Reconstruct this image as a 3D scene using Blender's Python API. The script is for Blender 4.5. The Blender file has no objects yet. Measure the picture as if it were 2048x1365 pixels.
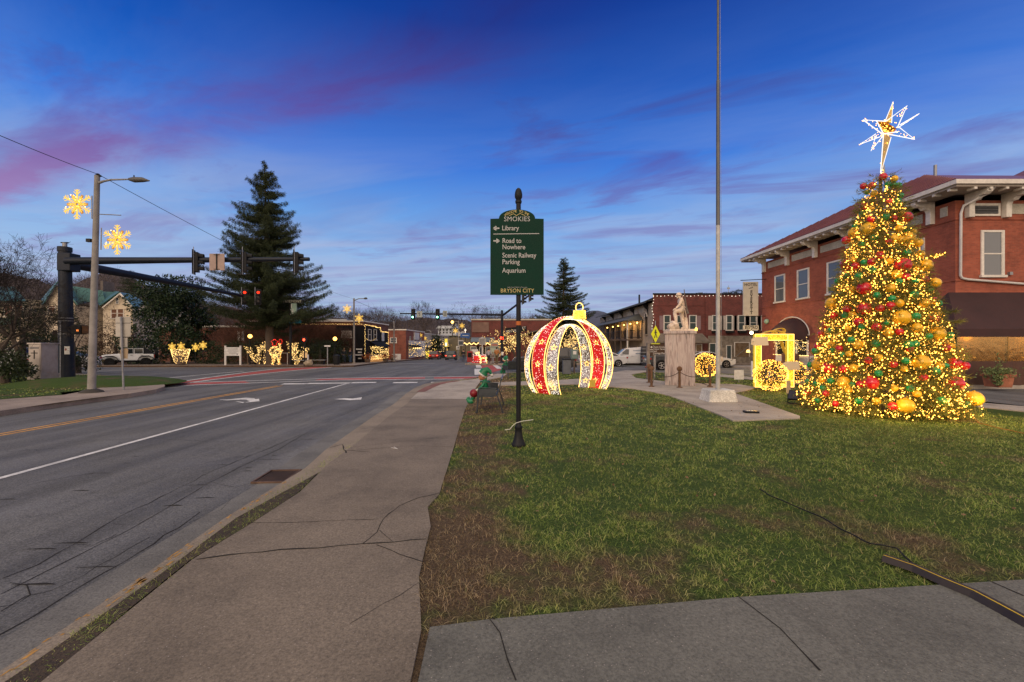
import bpy, bmesh, math, random
import numpy as np
from mathutils import Vector, Matrix, Euler
random.seed(7); rs = np.random.RandomState(7)
sc = bpy.context.scene
COL = sc.collection
R = math.radians
# ---------------- camera ----------------
F = 853.33; HZ = 688.0; CAMZ = 1.8
cd = bpy.data.cameras.new('camera'); cam = bpy.data.objects.new('camera', cd); COL.objects.link(cam)
cam.location = (0, 0, CAMZ); cam.rotation_euler = (R(90), 0, 0)
cd.sensor_width = 36; cd.lens = 15.0; cd.shift_y = (HZ-682.5)/2048; cd.clip_end = 5000; cd.clip_start = 0.05
sc.camera = cam
sc.view_settings.view_transform = 'Standard'; sc.view_settings.look = 'None'
sc.view_settings.exposure = 0.0; sc.view_settings.gamma = 1
cy = sc.cycles
cy.use_denoising = True
cy.max_bounces = 5; cy.diffuse_bounces = 2; cy.glossy_bounces = 3; cy.transmission_bounces = 4; cy.transparent_max_bounces = 8
cy.sample_clamp_indirect = 1.5; cy.sample_clamp_direct = 6; cy.caustics_reflective = False; cy.caustics_refractive = False
def lin(c):
    o = []
    for v in c:
        v = v/255.0
        o.append(v/12.92 if v <= .04045 else ((v+.055)/1.055)**2.4)
    return (o[0], o[1], o[2], 1)
# ---------------- node helper ----------------
class NT:
    def __init__(s, nt): s.t = nt; nt.nodes.clear()
    def n(s, ty, **kw):
        nd = s.t.nodes.new(ty)
        for k, v in kw.items():
            if k.startswith('i_'):
                k2 = k[2:]; k2 = int(k2) if k2.isdigit() else k2.replace('_', ' ')
                if hasattr(v, 'is_linked') or isinstance(v, bpy.types.NodeSocket): s.t.links.new(v, nd.inputs[k2])
                else: nd.inputs[k2].default_value = v
            else: setattr(nd, k, v)
        return nd
    def l(s, a, b): s.t.links.new(a, b)
    def math(s, op, a, b=0.0, c=None):
        nd = s.n('ShaderNodeMath', operation=op)
        for i, v in enumerate((a, b, c)):
            if v is None: continue
            if isinstance(v, (int, float)): nd.inputs[i].default_value = v
            else: s.l(v, nd.inputs[i])
        return nd.outputs[0]
    def ramp(s, fac, stops, interp='LINEAR'):
        nd = s.n('ShaderNodeValToRGB'); s.l(fac, nd.inputs[0]); cr = nd.color_ramp; cr.interpolation = interp
        while len(cr.elements) < len(stops): cr.elements.new(.5)
        for e, (p, c) in zip(cr.elements, stops):
            e.position = p; e.color = c if hasattr(c, '__len__') else (c, c, c, 1)
        return nd.outputs[0]
    def mix(s, fac, a, b, blend='MIX'):
        nd = s.n('ShaderNodeMixRGB', blend_type=blend)
        for i, v in enumerate((fac, a, b)):
            if isinstance(v, (int, float)): nd.inputs[i].default_value = v
            elif isinstance(v, (tuple, list)): nd.inputs[i].default_value = (*v[:3], 1)
            else: s.l(v, nd.inputs[i])
        return nd.outputs[0]
# ---------------- world: dusk sky ----------------
w = bpy.data.worlds.new('World'); sc.world = w; w.use_nodes = True
N = NT(w.node_tree)
tc = N.n('ShaderNodeTexCoord'); sp = N.n('ShaderNodeSeparateXYZ'); N.l(tc.outputs['Generated'], sp.inputs[0])
dx, dy, dz = sp.outputs
up = N.math('MAXIMUM', dz, 0.0)
base = N.ramp(up, [(0.0, lin((150,178,196))), (.045, lin((160,190,215))), (.10, lin((168,192,222))), (.17, lin((152,187,230))), (.27, lin((112,166,232))), (.38, lin((56,122,220))), (.50, lin((26,88,186))), (.63, lin((16,60,150))), (1.0, lin((10,36,110)))])
zz = N.math('MAXIMUM', dz, 0.035)
px_ = N.math('DIVIDE', dx, zz); py_ = N.math('DIVIDE', dy, zz)
u = N.math('SUBTRACT', N.math('MULTIPLY', px_, .927), N.math('MULTIPLY', py_, .375))
v = N.math('ADD', N.math('MULTIPLY', px_, .375), N.math('MULTIPLY', py_, .927))
def cl(su, sv, ox, detail=5, rough=.55, dist=.6):
    cmb = N.n('ShaderNodeCombineXYZ'); N.l(N.math('MULTIPLY', u, su), cmb.inputs[0]); N.l(N.math('MULTIPLY', v, sv), cmb.inputs[1]); cmb.inputs[2].default_value = ox
    nz = N.n('ShaderNodeTexNoise'); N.l(cmb.outputs[0], nz.inputs['Vector']); nz.inputs['Scale'].default_value = 1
    nz.inputs['Detail'].default_value = detail; nz.inputs['Roughness'].default_value = rough; nz.inputs['Distortion'].default_value = dist
    return nz.outputs['Fac']
n1 = cl(.75, 1.6, 3.1, 6, .6); n2 = cl(.45, 1.0, 9.7, 6, .6); n3 = cl(1.5, 3.0, 5.5, 6, .62); n4 = cl(.30, .70, 21.0, 5, .6)
# main mauve streak
vv = N.math('SUBTRACT', N.math('ADD', v, N.math('MULTIPLY', N.math('SUBTRACT', n3, .5), .42)), 1.26)
g = N.math('EXPONENT', N.math('MULTIPLY', N.math('MULTIPLY', vv, vv), -30))
uf = N.n('ShaderNodeMapRange', interpolation_type='SMOOTHSTEP'); N.l(u, uf.inputs[0]); uf.inputs[1].default_value = .2; uf.inputs[2].default_value = -1.0
str_ = N.math('MULTIPLY', N.math('MULTIPLY', g, uf.outputs[0]), N.math('MULTIPLY', N.ramp(n1, [(.28, .22), (.56, 1.0)]), .95))
# scattered small mauve clouds and pale veils
sm = N.ramp(n1, [(.51, 0.0), (.66, 1.0)]); sm = N.math('MULTIPLY', sm, .62)
veil = N.ramp(n2, [(.38, 0.0), (.64, 1.0)]); low = N.ramp(up, [(.0, .0), (.05, .9), (.28, .5), (.42, .12), (.6, 0.0)])
veil = N.math('MULTIPLY', veil, low)
c = N.mix(veil, base, lin((170,182,218)))
lav = N.math('MULTIPLY', N.ramp(n4, [(.45, 0.0), (.68, 1.0)]), N.ramp(up, [(.0, .6), (.25, .42), (.42, .10), (.65, .05)]))
c = N.mix(lav, c, lin((118,126,186)))
c = N.mix(sm, c, N.ramp(up, [(.1, lin((158,160,205))), (.35, lin((96,92,172))), (.6, lin((26,42,108)))]))
c = N.mix(N.math('MINIMUM', str_, .85), c, N.ramp(up, [(.15, lin((180,140,190))), (.3, lin((132,98,166))), (.45, lin((98,78,156))), (.6, lin((44,48,126)))]))
# warm glow added to the unseen sky behind the photographer to light the facades
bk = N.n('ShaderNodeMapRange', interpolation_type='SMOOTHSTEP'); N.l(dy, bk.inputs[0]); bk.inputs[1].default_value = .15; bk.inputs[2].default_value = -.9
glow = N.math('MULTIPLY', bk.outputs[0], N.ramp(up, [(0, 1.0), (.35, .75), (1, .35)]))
c = N.mix(N.ramp(dz, [(.74, 0.0), (.95, .9)]), c, (1.42, 1.28, 1.02, 1))  # overhead sky above the frame made brighter to light the ground
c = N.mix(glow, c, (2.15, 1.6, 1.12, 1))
hz = N.ramp(N.math('ADD', dz, .5), [(.47, .0), (.5, 1.0)])
c = N.mix(hz, (.03, .03, .03, 1), c)
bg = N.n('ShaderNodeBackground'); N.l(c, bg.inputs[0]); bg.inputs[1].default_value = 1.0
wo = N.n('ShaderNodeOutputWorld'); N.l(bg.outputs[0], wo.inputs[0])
sd = bpy.data.lights.new('sun', 'SUN'); sd.energy = .9; sd.angle = R(30); sd.color = (1, .80, .60)
so = bpy.data.objects.new('sun', sd); COL.objects.link(so); so.rotation_euler = (R(62), 0, R(-25))
# ---------------- materials ----------------
MATS = {}
def coords(N, kind='Object'):
    return N.n('ShaderNodeTexCoord').outputs[kind]
def worldpos(N):
    return N.n('ShaderNodeNewGeometry').outputs['Position']
def mat(name, col, rough=.75, var=.18, scale=4.0, bump=.0, metal=0.0, spec=.4, emis=None, estr=0.0, alpha=1.0, coat=0.0, bscale=None, sampling=None, trans=0.0):
    if name in MATS: return MATS[name]
    m = bpy.data.materials.new(name); m.use_nodes = True; N = NT(m.node_tree)
    b = N.n('ShaderNodeBsdfPrincipled'); o = N.n('ShaderNodeOutputMaterial'); N.l(b.outputs[0], o.inputs[0])
    col = (*col[:3], 1)
    if var > 0:
        P = worldpos(N)
        nz = N.n('ShaderNodeTexNoise', i_Scale=scale, i_Detail=6.0, i_Roughness=.65); N.l(P, nz.inputs['Vector'])
        f = N.ramp(nz.outputs[0], [(.3, 1-var), (.7, 1+var)])
        f2 = N.n('ShaderNodeTexNoise', i_Scale=scale*.13, i_Detail=3.0); N.l(P, f2.inputs['Vector'])
        ff = N.ramp(f2.outputs[0], [(.35, 1-var*.6), (.65, 1+var*.6)])
        c = N.mix(1.0, N.mix(1.0, col, f, 'MULTIPLY'), ff, 'MULTIPLY'); N.l(c, b.inputs['Base Color'])
        if bump:
            bs = N.n('ShaderNodeTexNoise', i_Scale=bscale or scale*4, i_Detail=4.0); N.l(P, bs.inputs['Vector'])
            bp = N.n('ShaderNodeBump', i_Strength=bump, i_Distance=.02); N.l(bs.outputs[0], bp.inputs['Height']); N.l(bp.outputs[0], b.inputs['Normal'])
        rr = N.ramp(nz.outputs[0], [(.3, max(.02, rough-.08)), (.7, min(1, rough+.08))]); N.l(rr, b.inputs['Roughness'])
    else:
        b.inputs['Base Color'].default_value = col; b.inputs['Roughness'].default_value = rough
    b.inputs['Metallic'].default_value = metal; b.inputs['Specular IOR Level'].default_value = spec
    b.inputs['Coat Weight'].default_value = coat; b.inputs['Alpha'].default_value = alpha; b.inputs['Transmission Weight'].default_value = trans
    if emis: b.inputs['Emission Color'].default_value = (*emis[:3], 1); b.inputs['Emission Strength'].default_value = estr
    if sampling: m.cycles.emission_sampling = sampling
    MATS[name] = m; return m
def glowmat(name, col, s, sampling='AUTO'):
    if name in MATS: return MATS[name]
    m = bpy.data.materials.new(name); m.use_nodes = True; N = NT(m.node_tree)
    e = N.n('ShaderNodeEmission', i_Color=(*col, 1), i_Strength=s); o = N.n('ShaderNodeOutputMaterial'); N.l(e.outputs[0], o.inputs[0])
    m.cycles.emission_sampling = sampling; MATS[name] = m; return m
def bricks(name, c1, c2, mortar, sx=1.0):
    m = bpy.data.materials.new(name); m.use_nodes = True; N = NT(m.node_tree)
    b = N.n('ShaderNodeBsdfPrincipled', i_Roughness=.85); o = N.n('ShaderNodeOutputMaterial'); N.l(b.outputs[0], o.inputs[0])
    P = worldpos(N); s = N.n('ShaderNodeSeparateXYZ'); N.l(P, s.inputs[0])
    cmb = N.n('ShaderNodeCombineXYZ'); N.l(N.math('ADD', s.outputs[0], s.outputs[1]), cmb.inputs[0]); N.l(s.outputs[2], cmb.inputs[1])
    bt = N.n('ShaderNodeTexBrick', i_Color1=c1, i_Color2=c2, i_Mortar=mortar, i_Scale=1.0, i_Mortar_Size=.006, i_Brick_Width=.215*sx, i_Row_Height=.072*sx, i_Bias=-.1)
    N.l(cmb.outputs[0], bt.inputs['Vector'])
    nz = N.n('ShaderNodeTexNoise', i_Scale=1.1, i_Detail=8.0, i_Roughness=.7); N.l(P, nz.inputs['Vector'])
    c = N.mix(1.0, bt.outputs[0], N.ramp(nz.outputs[0], [(.3, .62), (.5, .97), (.7, 1.2)]), 'MULTIPLY')
    n2 = N.n('ShaderNodeTexNoise', i_Scale=9.0, i_Detail=4.0); N.l(P, n2.inputs['Vector'])
    c = N.mix(N.ramp(n2.outputs[0], [(.62, 0.0), (.75, .35)]), c, mortar)
    N.l(c, b.inputs['Base Color'])
    bp = N.n('ShaderNodeBump', i_Strength=.35, i_Distance=.01); N.l(bt.outputs[1], bp.inputs['Height']); bp.invert = True; N.l(bp.outputs[0], b.inputs['Normal'])
    MATS[name] = m; return m
# ---------------- terrain height & pixel measurement ----------------
GT = [-60, 0, 12, 24, 27, 30, 33, 36, 45, 60, 80, 100, 150, 220, 400, 3000]
def _g(y): 
    if y <= 24: return 0.0
    if y <= 36: return -.022*(y-24)**2/24
    return -.132-.022*(min(y, 100)-36)
GZ = [_g(y) for y in GT]
def gz(y): return float(np.interp(y, GT, GZ))
def G(px, py, off=0.0):
    k = (py-HZ)/F; Y = 20.0
    for _ in range(60): Y = .5*Y+.5*(CAMZ-off-gz(Y))/k
    return ((px-1024)/F*Y, Y, gz(Y)+off)
def W(px, py, Y): return ((px-1024)/F*Y, Y, CAMZ-(py-HZ)/F*Y)
def XA(px, Y): return (px-1024)/F*Y
def ZA(py, Y): return CAMZ-(py-HZ)/F*Y
# ---------------- object builders ----------------
def tag(o, label=None, cat=None, group=None, kind=None):
    if label: o['label'] = label
    if cat: o['category'] = cat
    if group: o['group'] = group
    if kind: o['kind'] = kind
    return o
def thing(name, loc, label, cat, group=None, rz=0.0):
    o = bpy.data.objects.new(name, None); COL.objects.link(o); o.location = loc; o.rotation_euler = (0, 0, rz); o.empty_display_size = .2
    return tag(o, label, cat, group)
def origin_of(p):
    v = Vector((0, 0, 0))
    while p is not None: v += p.location; p = p.parent
    return v
class MB:
    """collects shapes; local coordinates"""
    def __init__(s): s.v = []; s.f = []; s.m = []; s.mi = 0
    def add(s, vs, fs):
        o = len(s.v); s.v += [tuple(v) for v in vs]; s.f += [tuple(i+o for i in f) for f in fs]; s.m += [s.mi]*len(fs); return s
    def box(s, c, d, rz=0, rx=0, ry=0, taper=1.0):
        x, y, z = d[0]/2, d[1]/2, d[2]/2
        vs = [(-x,-y,-z),(x,-y,-z),(x,y,-z),(-x,y,-z),(-x*taper,-y*taper,z),(x*taper,-y*taper,z),(x*taper,y*taper,z),(-x*taper,y*taper,z)]
        M = Euler((rx, ry, rz)).to_matrix(); C = Vector(c)
        return s.add([M@Vector(v)+C for v in vs], [(0,3,2,1),(4,5,6,7),(0,1,5,4),(1,2,6,5),(2,3,7,6),(3,0,4,7)])
    def b2(s, a, b): 
        return s.box([(a[i]+b[i])/2 for i in range(3)], [abs(b[i]-a[i]) for i in range(3)])
    def tube(s, pts, r, n=8, cap=True):
        pts = [Vector(p) for p in pts]; rr = r if hasattr(r, '__len__') else [r]*len(pts)
        vs = []; fs = []; prev = None
        for i, p in enumerate(pts):
            d = (pts[min(i+1, len(pts)-1)]-pts[max(i-1, 0)])
            if d.length < 1e-9: d = Vector((0, 0, 1))
            d.normalize()
            if prev is None: a = d.orthogonal().normalized()
            else: a = (prev-d*prev.dot(d)); a = a.normalized() if a.length > 1e-6 else d.orthogonal().normalized()
            prev = a; b = d.cross(a)
            for k in range(n):
                t = 2*math.pi*k/n; vs.append(p+(a*math.cos(t)+b*math.sin(t))*rr[i])
        for i in range(len(pts)-1):
            for k in range(n):
                fs.append((i*n+k, i*n+(k+1)%n, (i+1)*n+(k+1)%n, (i+1)*n+k))
        if cap: fs += [tuple(range(n-1, -1, -1)), tuple(range((len(pts)-1)*n, len(pts)*n))]
        return s.add(vs, fs)
    def lathe(s, prof, c=(0,0,0), n=16, sx=1, sy=1):
        vs = []; fs = []
        for r, z in prof:
            for k in range(n):
                t = 2*math.pi*k/n; vs.append((c[0]+r*math.cos(t)*sx, c[1]+r*math.sin(t)*sy, c[2]+z))
        for i in range(len(prof)-1):
            for k in range(n): fs.append((i*n+k, i*n+(k+1)%n, (i+1)*n+(k+1)%n, (i+1)*n+k))
        fs += [tuple(range(n-1, -1, -1)), tuple(range((len(prof)-1)*n, len(prof)*n))]
        return s.add(vs, fs)
    def ball(s, c, r, n=12, m=8, sc_=(1,1,1)):
        vs = [(c[0], c[1], c[2]-r*sc_[2])]; fs = []
        for j in range(1, m):
            a = math.pi*j/m-math.pi/2
            for k in range(n):
                t = 2*math.pi*k/n; vs.append((c[0]+r*math.cos(a)*math.cos(t)*sc_[0], c[1]+r*math.cos(a)*math.sin(t)*sc_[1], c[2]+r*math.sin(a)*sc_[2]))
        vs.append((c[0], c[1], c[2]+r*sc_[2])); T = len(vs)-1
        for k in range(n):
            fs.append((0, 1+(k+1)%n, 1+k)); fs.append((T, 1+(m-2)*n+k, 1+(m-2)*n+(k+1)%n))
            for j in range(m-2): fs.append((1+j*n+k, 1+j*n+(k+1)%n, 1+(j+1)*n+(k+1)%n, 1+(j+1)*n+k))
        return s.add(vs, fs)
    def prism(s, poly, a, b, axis='y'):
        """poly: 2D points; extruded from a to b along axis. x: (y,z) y: (x,z) z: (x,y)"""
        n = len(poly)
        def P(p, t): return {'y': (p[0], t, p[1]), 'x': (t, p[0], p[1]), 'z': (p[0], p[1], t)}[axis]
        vs = [P(p, a) for p in poly]+[P(p, b) for p in poly]
        fs = [tuple(range(n)), tuple(range(2*n-1, n-1, -1))]+[(i, i+n, (i+1)%n+n, (i+1)%n) for i in range(n)]
        return s.add(vs, fs)
    def ribbon(s, pts, wd, z=0.0):
        """flat strip following ground points (x,y,z)"""
        pts = [Vector(p) for p in pts]; vs = []; fs = []
        for i, p in enumerate(pts):
            d = pts[min(i+1, len(pts)-1)]-pts[max(i-1, 0)]; d.z = 0; d.normalize(); nrm = Vector((-d.y, d.x, 0))
            ww = wd[i] if hasattr(wd, '__len__') else wd
            vs += [p+nrm*ww/2+Vector((0,0,z)), p-nrm*ww/2+Vector((0,0,z))]
        for i in range(len(pts)-1): fs.append((2*i, 2*i+1, 2*i+3, 2*i+2))
        return s.add(vs, fs)
    def build(s, name, m, parent=None, world=False, smooth=False, bevel=0.0, fixn=True, sub=0):
        me = bpy.data.meshes.new(name)
        vs = s.v
        if world and parent is not None:
            o = origin_of(parent); vs = [(v[0]-o.x, v[1]-o.y, v[2]-o.z) for v in vs]
        me.from_pydata(vs, [], s.f)
        ms = m if isinstance(m, (list, tuple)) else [m]
        for x in ms: me.materials.append(x)
        if len(ms) > 1: me.polygons.foreach_set('material_index', s.m)
        if fixn:
            bm = bmesh.new(); bm.from_mesh(me); bmesh.ops.recalc_face_normals(bm, faces=bm.faces); bm.to_mesh(me); bm.free()
        if smooth:
            me.polygons.foreach_set('use_smooth', [True]*len(me.polygons))
            try: me.set_sharp_from_angle(angle=R(42))
            except Exception: pass
        o = bpy.data.objects.new(name, me); COL.objects.link(o)
        if parent is not None: o.parent = parent
        if bevel:
            b = o.modifiers.new('bevel', 'BEVEL'); b.width = bevel; b.segments = 2; b.limit_method = 'ANGLE'; b.angle_limit = R(40)
        return o
def npmesh(name, verts, faces, m, parent=None, world=False, attrs=None, mi=None, smooth=False):
    me = bpy.data.meshes.new(name); verts = np.asarray(verts, dtype=np.float32); faces = np.asarray(faces, dtype=np.int32)
    if world and parent is not None:
        o = origin_of(parent); verts = verts-np.array([o.x, o.y, o.z], dtype=np.float32)
    k = faces.shape[1]
    me.vertices.add(len(verts)); me.vertices.foreach_set('co', verts.ravel())
    me.loops.add(faces.size); me.loops.foreach_set('vertex_index', faces.ravel())
    me.polygons.add(len(faces)); me.polygons.foreach_set('loop_start', np.arange(0, faces.size, k, dtype=np.int32))
    ms = m if isinstance(m, (list, tuple)) else [m]
    for x in ms: me.materials.append(x)
    if mi is not None: me.polygons.foreach_set('material_index', np.asarray(mi, dtype=np.int32))
    if smooth: me.polygons.foreach_set('use_smooth', np.ones(len(faces), dtype=bool))
    if attrs:
        for an, av in attrs.items():
            a = me.attributes.new(an, 'FLOAT', 'POINT'); a.data.foreach_set('value', np.asarray(av, dtype=np.float32))
    me.update(calc_edges=True)
    o = bpy.data.objects.new(name, me); COL.objects.link(o)
    if parent is not None: o.parent = parent
    return o
OV = np.array([(1,0,0),(-1,0,0),(0,1,0),(0,-1,0),(0,0,1),(0,0,-1)], dtype=np.float32)
OF = np.array([(0,2,4),(2,1,4),(1,3,4),(3,0,4),(2,0,5),(1,2,5),(3,1,5),(0,3,5)])
TV = np.array([(1,1,1),(1,-1,-1),(-1,1,-1),(-1,-1,1)], dtype=np.float32)*.7
TF = np.array([(0,1,2),(0,3,1),(0,2,3),(1,3,2)])
def bulbs(name, pts, r, m, parent=None, world=True, low=False, stuff=True, jit=.25):
    pts = np.asarray(pts, dtype=np.float32); V, Fc = (TV, TF) if low else (OV, OF)
    rr = (r*(1+jit*(rs.rand(len(pts))*2-1))).astype(np.float32)
    vs = (pts[:, None, :]+V[None]*rr[:, None, None]).reshape(-1, 3)
    fs = (Fc[None]+(np.arange(len(pts))*len(V))[:, None, None]).reshape(-1, 3)
    o = npmesh(name, vs, fs, m, parent, world)
    if stuff and len(pts) > 60: o['kind'] = 'stuff'
    return o
def leaves(name, P, D, L, Wd, m, parent=None, world=False, jit=.5, quad=False, stuff=False):
    """leaf/needle blades: P base points, D directions, L lengths, Wd widths"""
    n = len(P); P = np.asarray(P, float); D = np.asarray(D, float)
    D = D/np.maximum(np.linalg.norm(D, axis=1, keepdims=True), 1e-6)
    rnd = rs.normal(size=(n, 3)); S = np.cross(D, rnd); S /= np.maximum(np.linalg.norm(S, axis=1, keepdims=True), 1e-6)
    L = np.broadcast_to(L, (n,))[:, None]*(1+jit*(rs.rand(n, 1)-.5)); Wd = np.broadcast_to(Wd, (n,))[:, None]
    a = P-S*Wd*.35; b = P+S*Wd*.35; tip = P+D*L
    if quad:
        c1 = P+D*L*.5+S*Wd*.5; c2 = P+D*L*.5-S*Wd*.5
        vs = np.stack([P, c1, tip, c2], 1).reshape(-1, 3); fs = np.arange(4*n).reshape(-1, 4); k = 4
    else:
        vs = np.stack([a, b, tip], 1).reshape(-1, 3); fs = np.arange(3*n).reshape(-1, 3); k = 3
    o = npmesh(name, vs, fs, m, parent, world, attrs={'rnd': np.repeat(rs.rand(n), k)})
    return o
def leafmat(name, c1, c2, rough=.7, trans=.0):
    if name in MATS: return MATS[name]
    m = bpy.data.materials.new(name); m.use_nodes = True; N = NT(m.node_tree)
    b = N.n('ShaderNodeBsdfPrincipled', i_Roughness=rough); o = N.n('ShaderNodeOutputMaterial')
    a = N.n('ShaderNodeAttribute', attribute_name='rnd'); P = worldpos(N)
    nz = N.n('ShaderNodeTexNoise', i_Scale=1.3, i_Detail=3.0); N.l(P, nz.inputs['Vector'])
    f = N.math('ADD', N.math('MULTIPLY', a.outputs['Fac'], .6), N.math('SUBTRACT', N.math('MULTIPLY', nz.outputs[0], 1.4), .5))
    N.l(N.mix(f, (*c1, 1), (*c2, 1)), b.inputs['Base Color']); b.inputs['Specular IOR Level'].default_value = .25
    if trans:
        tr = N.n('ShaderNodeBsdfTranslucent'); N.l(N.mix(f, (*c1, 1), (*c2, 1)), tr.inputs[0]); mx = N.n('ShaderNodeMixShader', i_0=trans); N.l(b.outputs[0], mx.inputs[1]); N.l(tr.outputs[0], mx.inputs[2]); N.l(mx.outputs[0], o.inputs[0])
    else: N.l(b.outputs[0], o.inputs[0])
    MATS[name] = m; return m
def text(name, s, size, m, parent, loc, rot=(R(90), 0, 0), align='CENTER', ext=.004, world=False, spacing=1.0, sx=1.0, valign='CENTER', bold=0.0, line=1.0):
    cu = bpy.data.curves.new(name, 'FONT'); cu.body = s; cu.size = size; cu.extrude = ext; cu.align_x = align; cu.align_y = valign; cu.space_character = spacing; cu.offset = bold; cu.space_line = line; cu.resolution_u = 3
    t = bpy.data.objects.new(name, cu); COL.objects.link(t)
    me = bpy.data.meshes.new_from_object(t, depsgraph=None)
    bpy.data.objects.remove(t); me.materials.clear(); me.materials.append(m)
    me.transform(Matrix.Diagonal((sx, 1, 1, 1)))
    o = bpy.data.objects.new(name, me); COL.objects.link(o); o.parent = parent
    l = Vector(loc)
    if world and parent is not None: l -= origin_of(parent)
    o.location = l; o.rotation_euler = rot; return o
def skin(name, nodes, edges, m, parent=None, world=False, sub=1, root=None, extra=None):
    """one continuous skinned surface"""
    keys = list(nodes); idx = {k: i for i, k in enumerate(keys)}
    me = bpy.data.meshes.new(name); me.from_pydata([nodes[k][0] for k in keys], [(idx[a], idx[b]) for a, b in edges], [])
    o = bpy.data.objects.new(name, me); COL.objects.link(o)
    sk = o.modifiers.new('s', 'SKIN'); 
    for k in keys:
        r = nodes[k][1]; me.skin_vertices[0].data[idx[k]].radius = r if hasattr(r, '__len__') else (r, r)
    me.skin_vertices[0].data[idx[root or keys[0]]].use_root = True
    sk.use_smooth_shade = True
    sb = o.modifiers.new('b', 'SUBSURF'); sb.levels = sub; sb.render_levels = sub
    bpy.context.view_layer.update()
    dg = bpy.context.evaluated_depsgraph_get(); nm = bpy.data.meshes.new_from_object(o.evaluated_get(dg), depsgraph=dg)
    bpy.data.objects.remove(o); nm.materials.clear(); nm.materials.append(m)
    if world and parent is not None: nm.transform(Matrix.Translation(-origin_of(parent)))
    q = bpy.data.objects.new(name, nm); COL.objects.link(q)
    if parent is not None: q.parent = parent
    return q
def copytree(o, parent=None, **kw):
    c = o.copy(); COL.objects.link(c)
    if parent is not None: c.parent = parent
    for ch in list(o.children): copytree(ch, c)
    return c
def place(o, loc, label=None, rz=None, scale=None, group=None):
    o.location = loc
    if rz is not None: o.rotation_euler = (0, 0, rz)
    if scale is not None: o.scale = (scale,)*3 if not hasattr(scale, '__len__') else scale
    if label: o['label'] = label
    if group: o['group'] = group
    return o
def clip(poly, a, b):
    def half(P, c, s):
        out = []
        for i in range(len(P)):
            p, q = P[i], P[(i+1) % len(P)]; dp, dq = s*(p[1]-c), s*(q[1]-c)
            if dp >= 0: out.append(p)
            if (dp > 0 and dq < 0) or (dp < 0 and dq > 0):
                t = dp/(dp-dq); out.append((p[0]+(q[0]-p[0])*t, c))
        return out
    P = half(poly, a, 1)
    return half(P, b, -1) if len(P) > 2 else []
def sheet(name, poly, off, m, kind='structure', skirt=0.0, parent=None, label=None):
    b = MB(); poly = [(p[0], p[1]) for p in poly]
    bm = bmesh.new()
    for i in range(len(GT)-1):
        Q = clip(poly, GT[i], GT[i+1])
        Q2 = []
        for q in Q:
            if not Q2 or (abs(q[0]-Q2[-1][0])+abs(q[1]-Q2[-1][1])) > 1e-5: Q2.append(q)
        if len(Q2) > 2: 
            try: bm.faces.new([bm.verts.new((x, y, gz(y)+off)) for x, y in Q2])
            except Exception: pass
    bmesh.ops.triangulate(bm, faces=bm.faces[:], ngon_method='EAR_CLIP')
    for f in bm.faces:
        f.normal_update()
        if f.normal.z < 0: f.normal_flip()
    if skirt:
        n = len(poly)
        for i in range(n):
            p, q = Vector(poly[i]), Vector(poly[(i+1) % n]); ts = [0, 1]
            for y in GT:
                if (p.y-y)*(q.y-y) < 0: ts.append((y-p.y)/(q.y-p.y))
            ts.sort()
            for a, c in zip(ts, ts[1:]):
                A = p.lerp(q, a); B = p.lerp(q, c)
                try: bm.faces.new([bm.verts.new((A.x, A.y, gz(A.y)+off)), bm.verts.new((B.x, B.y, gz(B.y)+off)), bm.verts.new((B.x, B.y, gz(B.y)+off-skirt)), bm.verts.new((A.x, A.y, gz(A.y)+off-skirt))])
                except Exception: pass
    me = bpy.data.meshes.new(name); bm.to_mesh(me); bm.free(); me.materials.append(m)
    o = bpy.data.objects.new(name, me); COL.objects.link(o)
    if kind and parent is None: o['kind'] = kind
    if parent is not None: o.parent = parent
    if label: o['label'] = label
    return o
def inpoly(P, poly):
    x, y = P[:, 0], P[:, 1]; ins = np.zeros(len(P), bool); n = len(poly)
    for i in range(n):
        x1, y1 = poly[i][:2]; x2, y2 = poly[(i+1) % n][:2]
        c = ((y1 > y) != (y2 > y)) & (x < (x2-x1)*(y-y1)/((y2-y1) if y2 != y1 else 1e-9)+x1); ins ^= c
    return ins
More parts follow.
